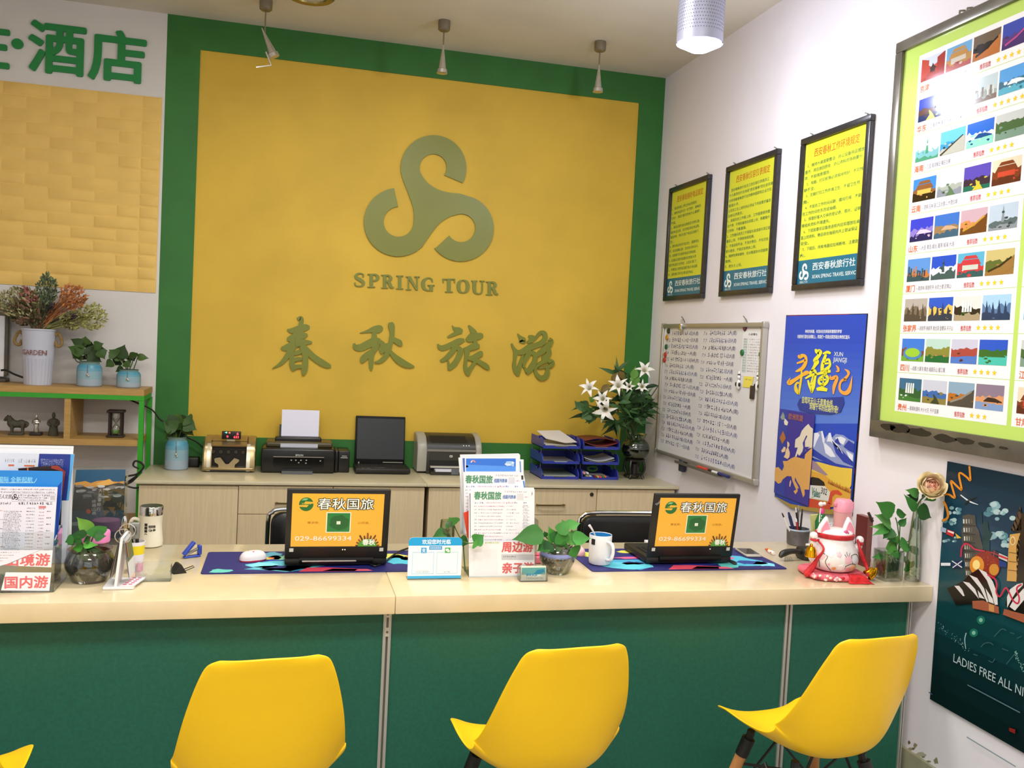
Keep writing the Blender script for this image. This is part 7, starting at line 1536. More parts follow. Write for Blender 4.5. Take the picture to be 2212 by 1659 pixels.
# -- white bucket of dried flowers
def bucket():
    p = on('y', -.17, 81, 831); k = mpp(p); r0, r1, h = 27*k, 33*k, 120*k
    t = thing('flower_bucket', 'white ribbed bucket lettered GARDEN with mixed dried flowers', 'vase with dried flowers', (p.x, -.17, ST))
    seg = 96; b = B(M('#B9BBC8', .45))
    def ring(r, z, rib): return [(r*(1+(.018 if (j//2) % 2 else -.012)*rib)*math.cos(2*PI*j/seg), r*(1+(.018 if (j//2) % 2 else -.012)*rib)*math.sin(2*PI*j/seg), z) for j in range(seg)]
    b.loft([ring(.0005, 0, 0), ring(r0, 0, 0), ring(r0, .01, 1), ring(r0+(r1-r0)*.42, h*.44, 1), ring(r0+(r1-r0)*.5, h*.46, 0), ring(r0+(r1-r0)*.53, h*.48, 0), ring(r0+(r1-r0)*.5, h*.5, 0), ring(r1*.985, h*.97, 0), ring(r1*1.03, h*.975, 0), ring(r1*1.03, h, 0), ring(r1*.96, h, 0), ring(r0*.95, .02, 0)], cap=False)
    b.build('bucket_body', t)
    s = Sheet('Y', 0, step=.0001); s.text('GARDEN', (-r1*.8, h*.535), (r1*.68, h*.625), '#8A4A3A', .02)
    for v in s.v: v.z = math.sqrt(max(1e-6, (r1*.955)**2-v.x**2))+.0045
    place(s, 'lettering', t, card_M(0, 0, 0))
    RP_ = M('#8A6E40', .8, noise=.2, ns=80)
    for sx in (-1, 1): B(RP_).tube([(sx*r1*.99, 0, h*.9), (sx*(r1+.016), 0, h*.93), (sx*(r1+.034), -.004, h*.8), (sx*(r1+.03), -.006, h*.72), (sx*(r1+.008), -.004, h*.7), (sx*r1*.99, 0, h*.79)], .009, 8, 4).build('rope_handle', t)
    rd = random.Random(14)
    def spray(nm, cx, cy, rx, ry, n, cols, size, lab=None):
        b = B(); base = Vector((0, 0, h*.95))
        for i in range(n):
            a, q = rd.uniform(0, 2*PI), math.sqrt(rd.random()); px, py = cx+rx*q*math.cos(a), cy+ry*q*math.sin(a)
            P = on('y', -.17+rd.uniform(-.09, .07), *f4(px, py))-Vector((p.x, -.17, ST))
            b.mat(M(rd.choice(cols), .7)); z = size*rd.uniform(.6, 1.4)
            if i % 6 == 0:
                m_ = base.lerp(P, .55)+Vector((0, 0, .02)); b.tube([base+Vector((rd.uniform(-.03, .03), rd.uniform(-.03, .03), 0)), m_, P], [.0018, .0014, .001], 4, 3)
            d = (P-base).normalized()
            if i % 2: b.leaf(P, d+Vector((rd.uniform(-.8, .8), rd.uniform(-.8, .8), rd.uniform(-.5, .8))), (rd.uniform(-1, 1), -1, rd.uniform(-.5, 1)), z*3.2, z*1.4, .2, .2, [.3, 1, .7, 0])
            else: b.ball(P, z*.62, 6, 4)
        o = b.build(nm, t)
        if lab: o['label'] = lab
        tag(o, kind='stuff')
    spray('dried_flower_spray', 230, 620, 250, 190, 420, ['#8A8A5A', '#9A9262', '#6E6E44', '#A49A6E'], .0075, 'beige-green dried sprays at the left')
    spray('dried_flower_spray', 330, 750, 240, 150, 380, ['#5A4A34', '#6A4A34', '#4A4A2E', '#7A5A44'], .009, 'brown dried foliage in the middle')
    spray('dried_flower_spray', 560, 480, 130, 180, 320, ['#5E6E4E', '#4A5C40', '#74805A', '#3E4C38'], .0068, 'grey-green spray rising highest')
    spray('dried_flower_spray', 860, 570, 160, 150, 340, ['#B8703C', '#A86234', '#C8844A', '#8A5A34'], .0072, 'orange-brown dried spray')
    spray('dried_flower_spray', 1090, 800, 170, 150, 300, ['#9A9A54', '#A8A868', '#7E8040', '#B4B07A'], .0078, 'yellow-green spray reaching right')
    spray('dried_flower_spray', 840, 850, 150, 100, 220, ['#86864A', '#6E6A3A', '#9A9460'], .008, 'olive spray over the bucket rim')
    spray('dried_flower_head', 860, 800, 90, 40, 80, ['#3A2438', '#2E1C30', '#4A3048'], .008, 'dark purple flower spike'); spray('dried_flower_head', 605, 690, 40, 60, 60, ['#241A1E', '#342428'], .008, 'near-black flower head')
    spray('dried_flower_head', 340, 560, 90, 90, 80, ['#8A4A44', '#A86A60', '#6E3A34'], .01, 'dusty pink dried bloom')
bucket()
def monitor():
    p = on('y', -.07, 8, 822); zt = on('y', -.07, 8, 682).z
    t = thing('monitor', 'white-edged screen mostly cut off at the left edge, beside the bucket', 'monitor', (p.x-.2, -.062, ST))
    B('#E6E6EA').rbox(-.22, .2, -.015, .0, .03, zt-ST, .004).build('front', t); B('#5C5748').rbox(-.21, .215, .0, .03, .035, zt-ST+.05, .006).build('rear_case', t); B('#4A4436').rbox(-.1, .215, -.03, .05, 0, .02, .004).build('foot', t)
monitor()
# -- figurines and hourglass on the middle shelf
SZ = .9255
def xs(px): return on('y', -.2, px, 940).x
TERR = M('#4A4638', .8, noise=.15, ns=60)
def horse():
    k = 2.62e-3/5.53; t = thing('horse_figurine', 'small dark clay horse figurine on the middle shelf', 'figurine', (xs(35), -.2, SZ))
    b = B(TERR); q = lambda x, z: ((x-195)*k, (692-z)*k)
    def tb(pts, seg=10): b.tube([(q(x, z)[0], dy, q(x, z)[1]) for x, z, r, dy in pts], [r*k for x, z, r, dy in pts], seg, 4)
    tb([(120, 545, 38, 0), (150, 560, 52, 0), (200, 565, 42, 0), (250, 560, 48, 0), (285, 560, 34, 0)]); tb([(140, 560, 46, 0), (125, 520, 34, 0), (115, 490, 28, 0), (108, 480, 24, 0)]); tb([(115, 482, 24, 0), (88, 505, 22, 0), (66, 528, 13, 0)]); tb([(100, 470, 8, .004), (103, 462, 4, .005)]); tb([(100, 470, 8, -.004), (103, 462, 4, -.005)])
    tb([(120, 480, 10, 0), (150, 505, 12, 0), (175, 535, 12, 0)]); tb([(285, 545, 22, 0), (310, 560, 20, 0), (300, 590, 14, 0), (285, 605, 6, 0)])
    for x, dy in ((145, .012), (150, -.012), (258, .012), (262, -.012)): tb([(x, 570, 26, dy), (x+2, 620, 15, dy), (x, 655, 12, dy), (x-2, 685, 14, dy)])
    b.build('body', t); b = B(TERR); b.rbox(q(118, 0)[0], q(275, 0)[0], -.022, .022, 0, .012, .003); b.build('base', t)
horse()
def silver():
    k = 2.62e-3/5.53; t = thing('silver_figurine', 'small silver figure with folded arms on a dark block', 'figurine', (xs(78), -.2, SZ))
    b = B(M('#C9C5BA', .25, .8)); z = lambda v: (692-v)*k
    b.lathe([(.0005, z(655)), (24*k, z(655)), (30*k, z(640)), (24*k, z(600)), (30*k, z(565)), (27*k, z(555)), (34*k, z(540)), (36*k, z(520)), (22*k, z(500)), (10*k, z(492)), (14*k, z(480)), (13*k, z(465)), (8*k, z(455)), (9*k, z(448)), (.0005, z(444))], seg=20, cap=False, sy=.75)
    b.tube([(-36*k, -.004, z(520)), (-30*k, -.014, z(545)), (0, -.018, z(548))], .0055, 8, 3); b.tube([(36*k, -.004, z(520)), (30*k, -.014, z(540)), (0, -.019, z(538))], .0055, 8, 3); b.build('figure', t)
    B(M('#2A221A', .5)).rbox(-62*k, 62*k, -.024, .024, 0, z(660)+.002, .003).build('base', t)
silver()
def warrior():
    k = 2.62e-3/5.53; t = thing('warrior_figurine', 'small dark clay warrior figurine standing right of the silver figure', 'figurine', (xs(115), -.2, SZ)); z = lambda v: (700-v)*k
    b = B(TERR); b.lathe([(.0005, 0), (56*k, 0), (58*k, z(690)), (50*k, z(640)), (44*k, z(600)), (50*k, z(560)), (54*k, z(530)), (50*k, z(508)), (22*k, z(495)), (15*k, z(488)), (20*k, z(470)), (20*k, z(450)), (17*k, z(440)), (14*k, z(428)), (.0005, z(422))], seg=24, cap=False, sy=.7)
    for sx in (-1, 1): b.tube([(sx*48*k, 0, z(520)), (sx*54*k, -.006, z(560)), (sx*20*k, -.02, z(580))], [.007, .008, .006], 8, 3)
    b.tube([(0, -.013, z(480)), (0, -.016, z(474))], .003, 6); b.build('body', t)
warrior()
def hourglass():
    k = 2.62e-3/5.53; t = thing('hourglass', 'dark framed hourglass with green sand on the middle shelf', 'hourglass', (xs(250), -.2, SZ)); z = lambda v: (715-v)*k; W_ = M('#2A1A14', .5)
    B(W_).rbox(-96*k, 96*k, -.04, .04, 0, z(690), .004).build('base', t); B(W_).rbox(-96*k, 96*k, -.04, .04, z(420), z(388), .004).build('top_plate', t)
    for sx in (-1, 1):
        for y in (-.026, .026): B(W_).tube([(sx*66*k, y, z(690)), (sx*66*k, y, z(420))], 13*k, 10).build('pillar', t)
    B(GL('#F4F8F4', .3)).lathe([(10*k, z(690)), (46*k, z(670)), (50*k, z(630)), (40*k, z(590)), (5*k, z(548)), (40*k, z(505)), (48*k, z(470)), (42*k, z(430)), (10*k, z(421))], seg=28, cap=False).build('glass_bulb', t)
    B(M('#6E9A4A', .8)).lathe([(.0005, z(688)), (40*k, z(672)), (45*k, z(650)), (44*k, z(634)), (.0005, z(628))], seg=24, cap=False).build('sand', t)
hourglass()
# -- cables at the left
def pxcable(y, pts, label, r=.005):
    b = B('#12110F'); b.tube([on('y', y+dy, px, py) for px, py, dy in pts], r, 6, 5); o = b.build('cable'); tag(o, label, 'cable')
pxcable(-.046, [(272, 860, 0), (300, 872, 0), (328, 885, 0), (345, 905, 0), (362, 916, 0), (400, 942, 0), (425, 955, 0), (442, 970, 0)], 'black cable running along the wall behind the shelf post and blue jar')
pxcable(-.36, [(262, 1052, 0), (278, 1040, 0), (296, 1028, 0), (285, 1040, 0), (272, 1048, 0), (290, 1054, 0), (306, 1052, 0)], 'looped black cable left of the cabinet corner, below the shelf', .0055)
pxcable(-.346, [(300, 1012, 0), (288, 1006, 0), (292, 996, 0), (305, 1000, 0), (310, 1010, 0), (296, 1024, .0), (272, 1030, 0), (270, 1040, 0)], 'tangled black cable around the green shelf post', .0055)
pxcable(-.19, [(2, 800, 0), (14, 800, 0), (30, 808, 0), (54, 817, 0)], 'short black cable on the shelf top beside the bucket', .006)
t = thing('power_adapter', 'black power adapter lying behind the blue jar and the counting machine', 'adapter', (on('y', -.07, 412, 1000).x, -.07, KZ)); B(BLACK).rbox(-.07, .05, -.03, .03, 0, .06, .01).build('case', t); B(BLACK).tube([(.045, 0, .03), (.07, .01, .02), (.09, .01, .005)], .004, 6, 3).build('lead', t)
# -- money counting machine
def counter():
    x = (Kp(437, 1020).x+Kp(548, 1020).x)/2; k = mpp((x, -.25, KT))/12.76; W = 650*k; t = thing('money_counter', 'gold and black banknote counting machine with a red number display', 'counting machine', (x, -.15, KZ))
    G = M('#A8946A', .28, .75); D = M('#17130F', .35); L = M('#CFC6AE', .25, .5)
    X = lambda v: (v-785)*k; Z = lambda v: (1430-v)*k
    side = crom([(-.115, Z(1400)), (-.118, Z(1300)), (-.105, Z(1000)), (-.08, Z(720)), (-.03, Z(540)), (.03, Z(500))], 4)+[(.1, Z(520)), (.125, Z(800)), (.125, Z(1400))]
    for a, c, nm in ((95, 330, 'side_cover'), (1240, 1475, 'side_cover')):
        b = B(G); rings = []
        for x_, s_ in ((a, .93), (a+40, 1), (c-30, 1), (c, .98)): rings.append([(X(x_), y*s_, .01+(z-.01)*s_) for y, z in side])
        b.loft(rings if True else 0); b.build(nm, t)
    for a, c in ((205, 300), (1250, 1345)): b = B(L); b.loft([[(X(a), y-.003, z) for y, z in side[:14]], [(X(c), y-.003, z) for y, z in side[:14]], [(X(c), y+.004, z) for y, z in side[:14]], [(X(a), y+.004, z) for y, z in side[:14]]], cap=False, smooth=False); b.build('trim_band', t)
    B(D).box(X(300), X(1260), -.06, .12, Z(1300), Z(600)).build('hopper', t)
    b = B(G); b.rbox(X(140), X(1440), -.13, .12, Z(1425)+.012, Z(1300), .004); b.build('base', t); B(D).box(X(200), X(1350), -.115, .12, 0, .0135).build('foot', t)
    b = B(G); xprism(b, [(-.085, Z(745)), (-.09, Z(715)), (-.04, Z(540)), (.08, Z(510)), (.08, Z(600)), (-.03, Z(620))], X(330), X(1255)); b.build('top_cover', t)
    b = B(M('#B7A47C', .3, .6)); yprism(b, [(X(x_), Z(z_)) for x_, z_ in [(520, 1310), (510, 1230), (420, 1170), (405, 1085), (430, 1060), (560, 1040), (700, 1220), (780, 1220), (930, 1050), (1050, 1090), (1060, 1130), (1000, 1190), (950, 1230), (940, 1310)]], -.1, -.085); b.build('note_tray', t)
    b = B(M('#3A352C', .3))
    for x_ in (360, 560, 760, 960, 1150): b.disc((X(x_), -.06, Z(900)), .012, (0, -1, 0), .012, 14)
    b.box(X(330), X(1240), -.064, -.06, Z(830), Z(815)); b.build('roller', t)
    d = B(D); d.rbox(X(570), X(1075), -.075, -.05, Z(545), Z(325), .004); do = d.build('display', t); B(L).box(X(710), X(920), -.066, -.045, Z(600), Z(540)).build('display_neck', t)
    for txt, x0, x1, z0, z1, hx in (('6', 960, 1015, 420, 350, '#FF3A48'), ('633', 885, 1020, 510, 445, '#FF3A48'), ('9', 695, 745, 505, 440, '#FF3A48'), ('◄', 650, 705, 380, 335, '#5AE0B0'), ('4', 740, 795, 385, 335, '#FF5A3A')):
        s = Sheet('Y', 0, step=.0001); s.text(txt, (X(x0), Z(z0)), (X(x1), Z(z1)), M(hx, .4, emit=4), .02); place(s, 'display_digit', do, card_M(0, -.0755, 0))
counter()
# -- inkjet printer
def printer():
    x0, x1 = on('y', -.27, 563, 1020).x, on('y', -.27, 721, 1020).x; k = mpp((x0, -.27, KT))/6.506; t = thing('inkjet_printer', 'black inkjet printer with white paper standing in its feeder', 'printer', ((x0+x1)/2, -.14, KZ))
    K = M('#12110E', .3); X = lambda v: (v-530)*k; Z = lambda v: (955-v)*k
    B(K).rbox(X(25), X(1040), -.13, .115, 0, Z(605), .012, 3).build('body', t)
    B(M('#4A4226', .35)).rbox(X(80), X(1010), -.07, .11, Z(605)-.002, Z(530), .012, 3).build('lid', t)
    b = B(M('#0B0A09', .2)); b.box(X(190), X(890), -.1325, -.129, Z(880), Z(725)); b.mat('#A8A698'); [b.box(X(x_)-.004, X(x_)+.004, -.1328, -.1324, Z(z_)-.003, Z(z_)+.003) for x_, z_ in ((437, 768), (500, 768), (570, 768), (645, 766), (840, 772), (540, 803), (640, 808))]; b.build('control_panel', t)
    b = B('#8C8878'); b.box(X(190), X(890), -.1335, -.13, Z(728), Z(718)); b.build('trim_line', t)
    s = Sheet('Y', 0, step=.0001); s.text('EPSON', (X(495), Z(708)), (X(598), Z(684)), '#D8D8D2', .03)
    place(s, 'lettering', t, card_M(0, -.1338, 0))
    b = B(K); xprism(b, [(-.17, .0), (-.165, .018), (-.13, .03), (-.13, .0)], X(310), X(735)); b.build('output_tray', t)
    b = B(K); b.rbox(X(200), X(855), -.015, .05, Z(555), Z(475), .008); b.build('paper_feeder', t)
    b = B(K); b.X = Matrix.Translation((0, .055, Z(520))) @ Matrix.Rotation(-.16, 4, 'X'); b.box(X(255), X(820), 0, .006, 0, Z(310)-Z(520)); b.build('paper_support', t)
    b = B('#C4C4CE'); b.box(X(280), X(800), -.075, -.03, Z(605)+.001, Z(552)); b.build('paper_guide', t)
    b = B(K); b.rbox(X(1040), X(1095), -.1, .1, .005, Z(630), .008); b.build('side_arm', t)
    pp = tag(B('#DAD8E8').build('x') if False else None, None) if False else None
    b = B(M('#DEDCEC', .5)); b.X = Matrix.Rotation(-.13, 4, 'X'); b.box(X(283), X(815), 0, .0025, 0, (Z(85)-Z(465))/.99); o = b.build('paper_sheet'); o.location = (t.location.x, t.location.y+.025, KZ+Z(470)); tag(o, 'blank white paper standing in the inkjet printer feeder', 'paper')
    it = thing('ink_tank', 'small black ink tank unit attached right of the inkjet printer', 'ink tank', (t.location.x+X(1178), -.12, KZ))
    B(K).rbox(-82*k, 82*k, -.1, .09, 0, Z(640), .006).build('tank_case', it); s = Sheet('Y', 0, step=.0001); s.text('EPSON', (-28*k, Z(722)), (38*k, Z(708)), '#D8D8D2', .03); s.rect(-48*k, Z(742), 52*k, Z(735), '#D0D0C8'); place(s, 'lettering', it, card_M(0, -.1004, 0))
printer()
# -- black laptop, open towards the room
def back_laptop():
    x0, x1 = on('y', -.07, 765, 985).x, on('y', -.07, 873, 985).x; x = (x0+x1)/2; w = (x1-x0)/2
    t = thing('laptop', 'old black laptop with a dark screen open on the left cabinet', 'laptop', (x+.005, -.27, KZ))
    B(BLACK).rbox(-w-.008, w+.012, .0, .23, .006, .034, .005, 2).rbox(-w+.02, w-.02, .01, .2, 0, .007, .002, 1).build('base', t)
    b = B(M('#1C1813', .5, noise=.2, ns=90))
    for r in range(6):
        for c_ in range(15): b.box(-w+.012+c_*(2*w-.024)/15, -w+.012+c_*(2*w-.024)/15+(2*w-.024)/15*.82, .09+r*.018, .104+r*.018, .034, .0365)
    b.build('keyboard', t); h = on('y', -.04, 820, 900).z-KZ
    R = Matrix.Translation((0, .222, .032)) @ Matrix.Rotation(-.14, 4, 'X'); l = B(DARK); l.X = R; l.rbox(-w, w, -.006, .008, .0, h-.03, .004, 2); lo = l.build('lid', t)
    s = B(M('#2A2C2E', .25)); s.X = R; s.box(-w+.012, w-.006, -.0068, -.006, .03, h-.045); s.build('screen', lo)
    g = B('#8A8878'); g.X = R; g.box(.02, w-.01, -.0072, -.006, .008, .013); g.box(-w+.022, -w+.03, -.0072, -.006, .0, .012); g.build('bright_strip', lo)
    g = B('#8E8A7A'); g.box(-.04, .02, .045, .047, .034, .0345); g.box(-w+.03, -w+.045, .014, .02, .034, .0345); g.box(-w+.06, -w+.08, .014, .02, .034, .0345); g.build('button', t)
back_laptop()
# -- grey and black laser printer
def laser():
    x0, x1 = on('y', -.2, 899, 1010).x, on('y', -.2, 1040, 1010).x; k = mpp(((x0+x1)/2, -.2, KT))/12.29
    t = thing('laser_printer', 'grey and black laser printer behind the centre brochure stand', 'printer', ((x0+x1)/2, -.1, KZ)); X = lambda v: (v-1095)*k; Z = lambda v: (1290-v)*k
    K = M('#2A2820', .35); G = M('#9A968A', .35)
    prof = [(-.1, .012), (-.105, Z(640)), (-.085, Z(480)), (-.04, Z(330)), (.03, Z(265)), (.09, Z(270)), (.098, .012)]
    for a, c_ in ((235, 480), (1800, 1955)):
        b = B(G); b.loft([[(X(a), y*.97, .012+(z-.012)*.975) for y, z in prof], [(X(a+25), y, z) for y, z in prof], [(X(c_-12), y, z) for y, z in prof], [(X(c_), y*.985, z*.985) for y, z in prof]], smooth=False); b.build('side_panel', t)
    pr = [(-.095, .012), (-.1, Z(650)), (-.08, Z(490)), (-.038, Z(345)), (.03, Z(280)), (.085, Z(285)), (.09, .012)]
    b = B(K); b.loft([[(X(480), y, z) for y, z in pr], [(X(1800), y, z) for y, z in pr]], smooth=False); b.build('body', t)
    b = B(M('#191713', .4)); q = lambda f, o=.0012: (pr[3][0]*(1-f)+pr[2][0]*f-o, pr[3][1]*(1-f)+pr[2][1]*f+o)
    b.add([(X(600), *q(.95)), (X(1580), *q(.95)), (X(1540), *q(-.15)), (X(560), *q(-.15))], [(0, 1, 2, 3)], False); b.build('output_slot', t)
    B(M('#8E8A82', .3, .3)).box(X(490), X(1815), -.1035, -.099, Z(705), Z(648)).build('trim_band', t)
    B(M('#34322A', .4)).box(X(570), X(1790), -.1025, -.098, Z(940), Z(710)).build('front_door', t)
    B(M('#0C0B09', .5)).box(X(570), X(1790), -.1022, -.098, Z(1180), Z(945)).build('tray_opening', t)
    s = Sheet('Y', 0, step=.0001); s.poly(rrect(X(1090), X(1172), Z(855), Z(797), .004, 3), '#C8C8C0'); s.up(); s.text('hp', (X(1108), Z(848)), (X(1152), Z(806)), '#34322A', .04, shear=.2); place(s, 'maker_mark', t, card_M(0, -.1032, 0))
    b = B('#D8D8D2')
    for x_ in (1465, 1540, 1610): b.disc((X(x_), -.091, Z(545)), .0045, (0, -1, .3), .003, 8)
    b.build('button', t)
    B('#B8B4A4').box(X(580), X(1780), -.125, -.1025, Z(1125), Z(1085)).build('tray_cover', t)
    b = B(K); b.box(X(560), X(1780), -.17, -.1025, 0, .02); b.box(X(480), X(560), -.12, -.1025, 0, .02); b.build('paper_tray', t)
    o = B(M('#DCDAE6', .5)).box(X(690), X(1740), -.165, -.103, 0, .012).build('paper_stack'); o.location = (t.location.x, t.location.y, KZ+.0204); tag(o, 'white paper stack in the laser printer tray', 'paper')
    b = B(M('#5E6268', .4)); b.rbox(X(1105), X(1305), -.1745, -.1702, .004, .04, .001, 1); b.build('paper_stop', t)
laser()
# -- blue letter trays, two towers of three
BLU = M('#2A3696', .35)
def tray_unit(x, y, w, d, label):
    t = thing('letter_tray', label, 'letter tray', (x, y, KZ), 0, 'blue letter trays'); h = .062; s = .006
    b = B(BLU); b.box(-w/2, w/2, 0, d, 0, .004); lip = [(-w/2+s, .004), (w/2-s, .004), (w/2-s, .018), (w*.2, .018), (w*.15, .011), (-w*.15, .011), (-w*.2, .018), (-w/2+s, .018)]
    yprism(b, lip, 0, .004); b.build('tray_floor', t)
    for sx in (-1, 1):
        b = B(BLU); xa = -w/2 if sx < 0 else w/2-s
        xprism(b, crom([(0, .0), (-.004, .022), (.006, .045), (.03, .062)], 4)+[(.075, .062), (.08, .05), (.12, .05), (.125, .062), (d, .062), (d, 0)], xa, xa+s); b.build('side_wall', t)
    B(BLU).box(-w/2+s, w/2-s, d-.004, d, .004, .05).build('back_wall', t)
    return t
TY, TW, TD = -.365, .243, .28
xl = on('y', TY, 1210, 1030).x; xr = on('y', TY, 1296, 1030).x; TW = min(TW, xr-xl-.002)
WHERE = ['bottom', 'middle', 'top']
for i in range(3):
    z = KZ+i*.0955
    for x, sd in ((xl, 'left'), (xr, 'right')):
        content = {('left', 0): 'holding worn papers', ('left', 1): 'nearly empty', ('left', 2): 'heaped with white papers', ('right', 0): 'holding coloured pens', ('right', 1): 'holding a curled booklet', ('right', 2): 'holding a dark red folder'}[(sd, i)]
        t = tray_unit(x, TY, TW, TD, f'{WHERE[i]} blue letter tray of the {sd} tower, {content}'); t.location.z = z
        if i < 2:
            for xx in (-TW/2+.004, TW/2-.004):
                for yy in (.05, TD-.02): B(M('#6A7088', .3, .6)).tube([(xx, yy, .058), (xx, yy, .0955)], .0025, 6).build('riser_rod', t)
def sheaf(x, y, z, w, d, n, cols, label, seed, lift=0.0, name='paper_stack'):
    t = thing(name, label, 'papers', (x, y, z)); rd = random.Random(seed)
    for k in range(n):
        b = B(M(cols[k % len(cols)], .5)); nx = 8; vs = []; oz = k*.006; ox, oy = rd.uniform(-.006, .006), rd.uniform(0, .01)
        for j in range(2):
            for i in range(nx+1):
                u = i/nx; zz = oz+lift*(1-math.sin(PI*u))*(k+1)/n+(.004 if k == n-1 and j else 0)
                vs.append((ox+(u-.5)*w, oy+j*d, zz))
        m = nx+1; top = [(a[0], a[1], a[2]+.004) for a in vs]; b.add(vs+top, [(i, m+i, m+i+1, i+1) for i in range(nx)]+[(2*m+i, 2*m+i+1, 3*m+i+1, 3*m+i) for i in range(nx)]+[(i, i+1, 2*m+i+1, 2*m+i) for i in range(nx)]+[(m+i, 3*m+i, 3*m+i+1, m+i+1) for i in range(nx)])
        b.build('sheet', t)
z3, z2, z1 = KZ+2*.0955+.0195, KZ+.0955+.0195, KZ+.0195
Lw = TW-.016
sheaf(xl, TY+.012, z3-.014, Lw*.9, .25, 3, ['#B8B2A0', '#8A8470', '#C4C0B4'], 'worn papers under the white sheet in the top left tray', 1)
o = B(M('#DAD6D4', .5)); o.add([(-Lw/2+.005, .2, .07), (Lw/2-.05, .26, .07), (Lw/2-.005, .02, .022), (Lw*.1, -.005, .018), (-Lw/2+.03, .06, .035)], [(0, 4, 3, 2, 1)], False); o.add([(-Lw/2+.005, .2, .068), (Lw/2-.05, .26, .068), (Lw/2-.005, .02, .020), (Lw*.1, -.005, .016), (-Lw/2+.03, .06, .033)], [(0, 1, 2, 3, 4)], False)
o = o.build('paper_sheet'); o.location = (xl, TY+.008, KZ+2*.0955+.018); tag(o, 'tilted white sheet heaped on the top left letter tray', 'paper')
sheaf(xl, TY+.012, KZ+.0955+.0045, Lw*.9, .24, 1, ['#B4B8C4'], 'thin sheaf lying flat in the middle left letter tray', 2)
sheaf(xl, TY+.012, KZ+.0045, Lw*.9, .24, 4, ['#A8A898', '#7E8070', '#BFC2B8', '#6E7A70'], 'worn papers in the bottom left letter tray', 3)
sheaf(xr, TY+.012, KZ+.0955+.0045, Lw*.88, .22, 3, ['#8C8474', '#7A7468', '#B8BAC0'], 'curled grey booklet in the middle right letter tray', 4, .022, 'booklet')
sheaf(xr, TY+.012, KZ+2*.0955+.0045, Lw*.88, .22, 2, ['#C9C4BE', '#D8B8B4'], 'pale papers under the dark red folder in the top right tray', 5)
fo = thing('folder', 'dark red folder bulging open in the top right letter tray', 'folder', (xr, TY+.01, KZ+2*.0955+.022))
def folder():
    for nm, hx, amp, z0 in (('lower_cover', '#8E3A3A', -.012, .008), ('upper_cover', '#6E1E1C', .03, .016)):
        b = B(M(hx, .5)); n = 12; vs = []
        for j in range(2):
            for i in range(n+1): u = i/n; vs.append(((u-.5)*Lw*.98, j*.24, z0+amp*math.sin(PI*u)*(1-.25*j)+.012*(abs(u-.5)*2)**2))
        m = n+1; top = [(v[0], v[1], v[2]+.003) for v in vs]
        b.add(vs+top, [(i, m+i, m+i+1, i+1) for i in range(n)]+[(2*m+i, 2*m+i+1, 3*m+i+1, 3*m+i) for i in range(n)]+[(i, i+1, 2*m+i+1, 2*m+i) for i in range(n)]+[(i, m+i, 3*m+i, 2*m+i) for i in (0,)]+[(n, 2*m+n, 3*m+n, m+n)]); b.build(nm, fo)
folder()
for i, (hx, dx, dz, lb) in enumerate([('#E8A0A8', -.098, .036, 'pink-capped pen lying on top of the others'), ('#D8D8DA', -.075, .036, 'grey-white pen lying on top, right of the pink one'), ('#B8B070', -.075, .015, 'khaki-capped pen at the left of the row'), ('#D8DCE6', -.052, .013, 'white-capped pen in the row'), ('#2A2C66', -.035, .012, 'navy-capped pen in the row'), ('#8A2C2E', -.019, .012, 'dark red-capped pen in the row'), ('#B8B84A', -.004, .013, 'yellow-green-capped pen in the row'), ('#E8407A', .013, .012, 'hot pink-capped pen in the row'), ('#3A8A4A', .031, .013, 'green-capped pen in the row'), ('#F07A44', .047, .013, 'orange-capped pen in the row'), ('#3A5A9A', .063, .012, 'blue-capped pen at the right end of the row')]):
    t = thing('colour_pen', lb+' in the bottom right tray', 'pen', (xr+dx, TY+.016, KZ+.0005+dz), 0, 'coloured pens in the bottom right letter tray'); B(M(hx, .35)).tube([(0, 0, 0), (0, .004, 0), (0, .05, 0)], [.0055, .0078, .0078], 10).build('cap', t); B('#D6D6D2').tube([(0, .05, 0), (0, .15, 0)], .0068, 8).build('barrel', t)
t = thing('green_tape', 'roll of shiny green tape behind the coloured pens', 'tape', (xr-.005, TY+.14, KZ+.026)); b = B(M('#3E7A3A', .2)); b.tube([(.032*math.cos(2*PI*k/20), .0, .024+.014*math.sin(2*PI*k/20)) for k in range(20)], .008, 8, closed=True); b.build('roll', t)
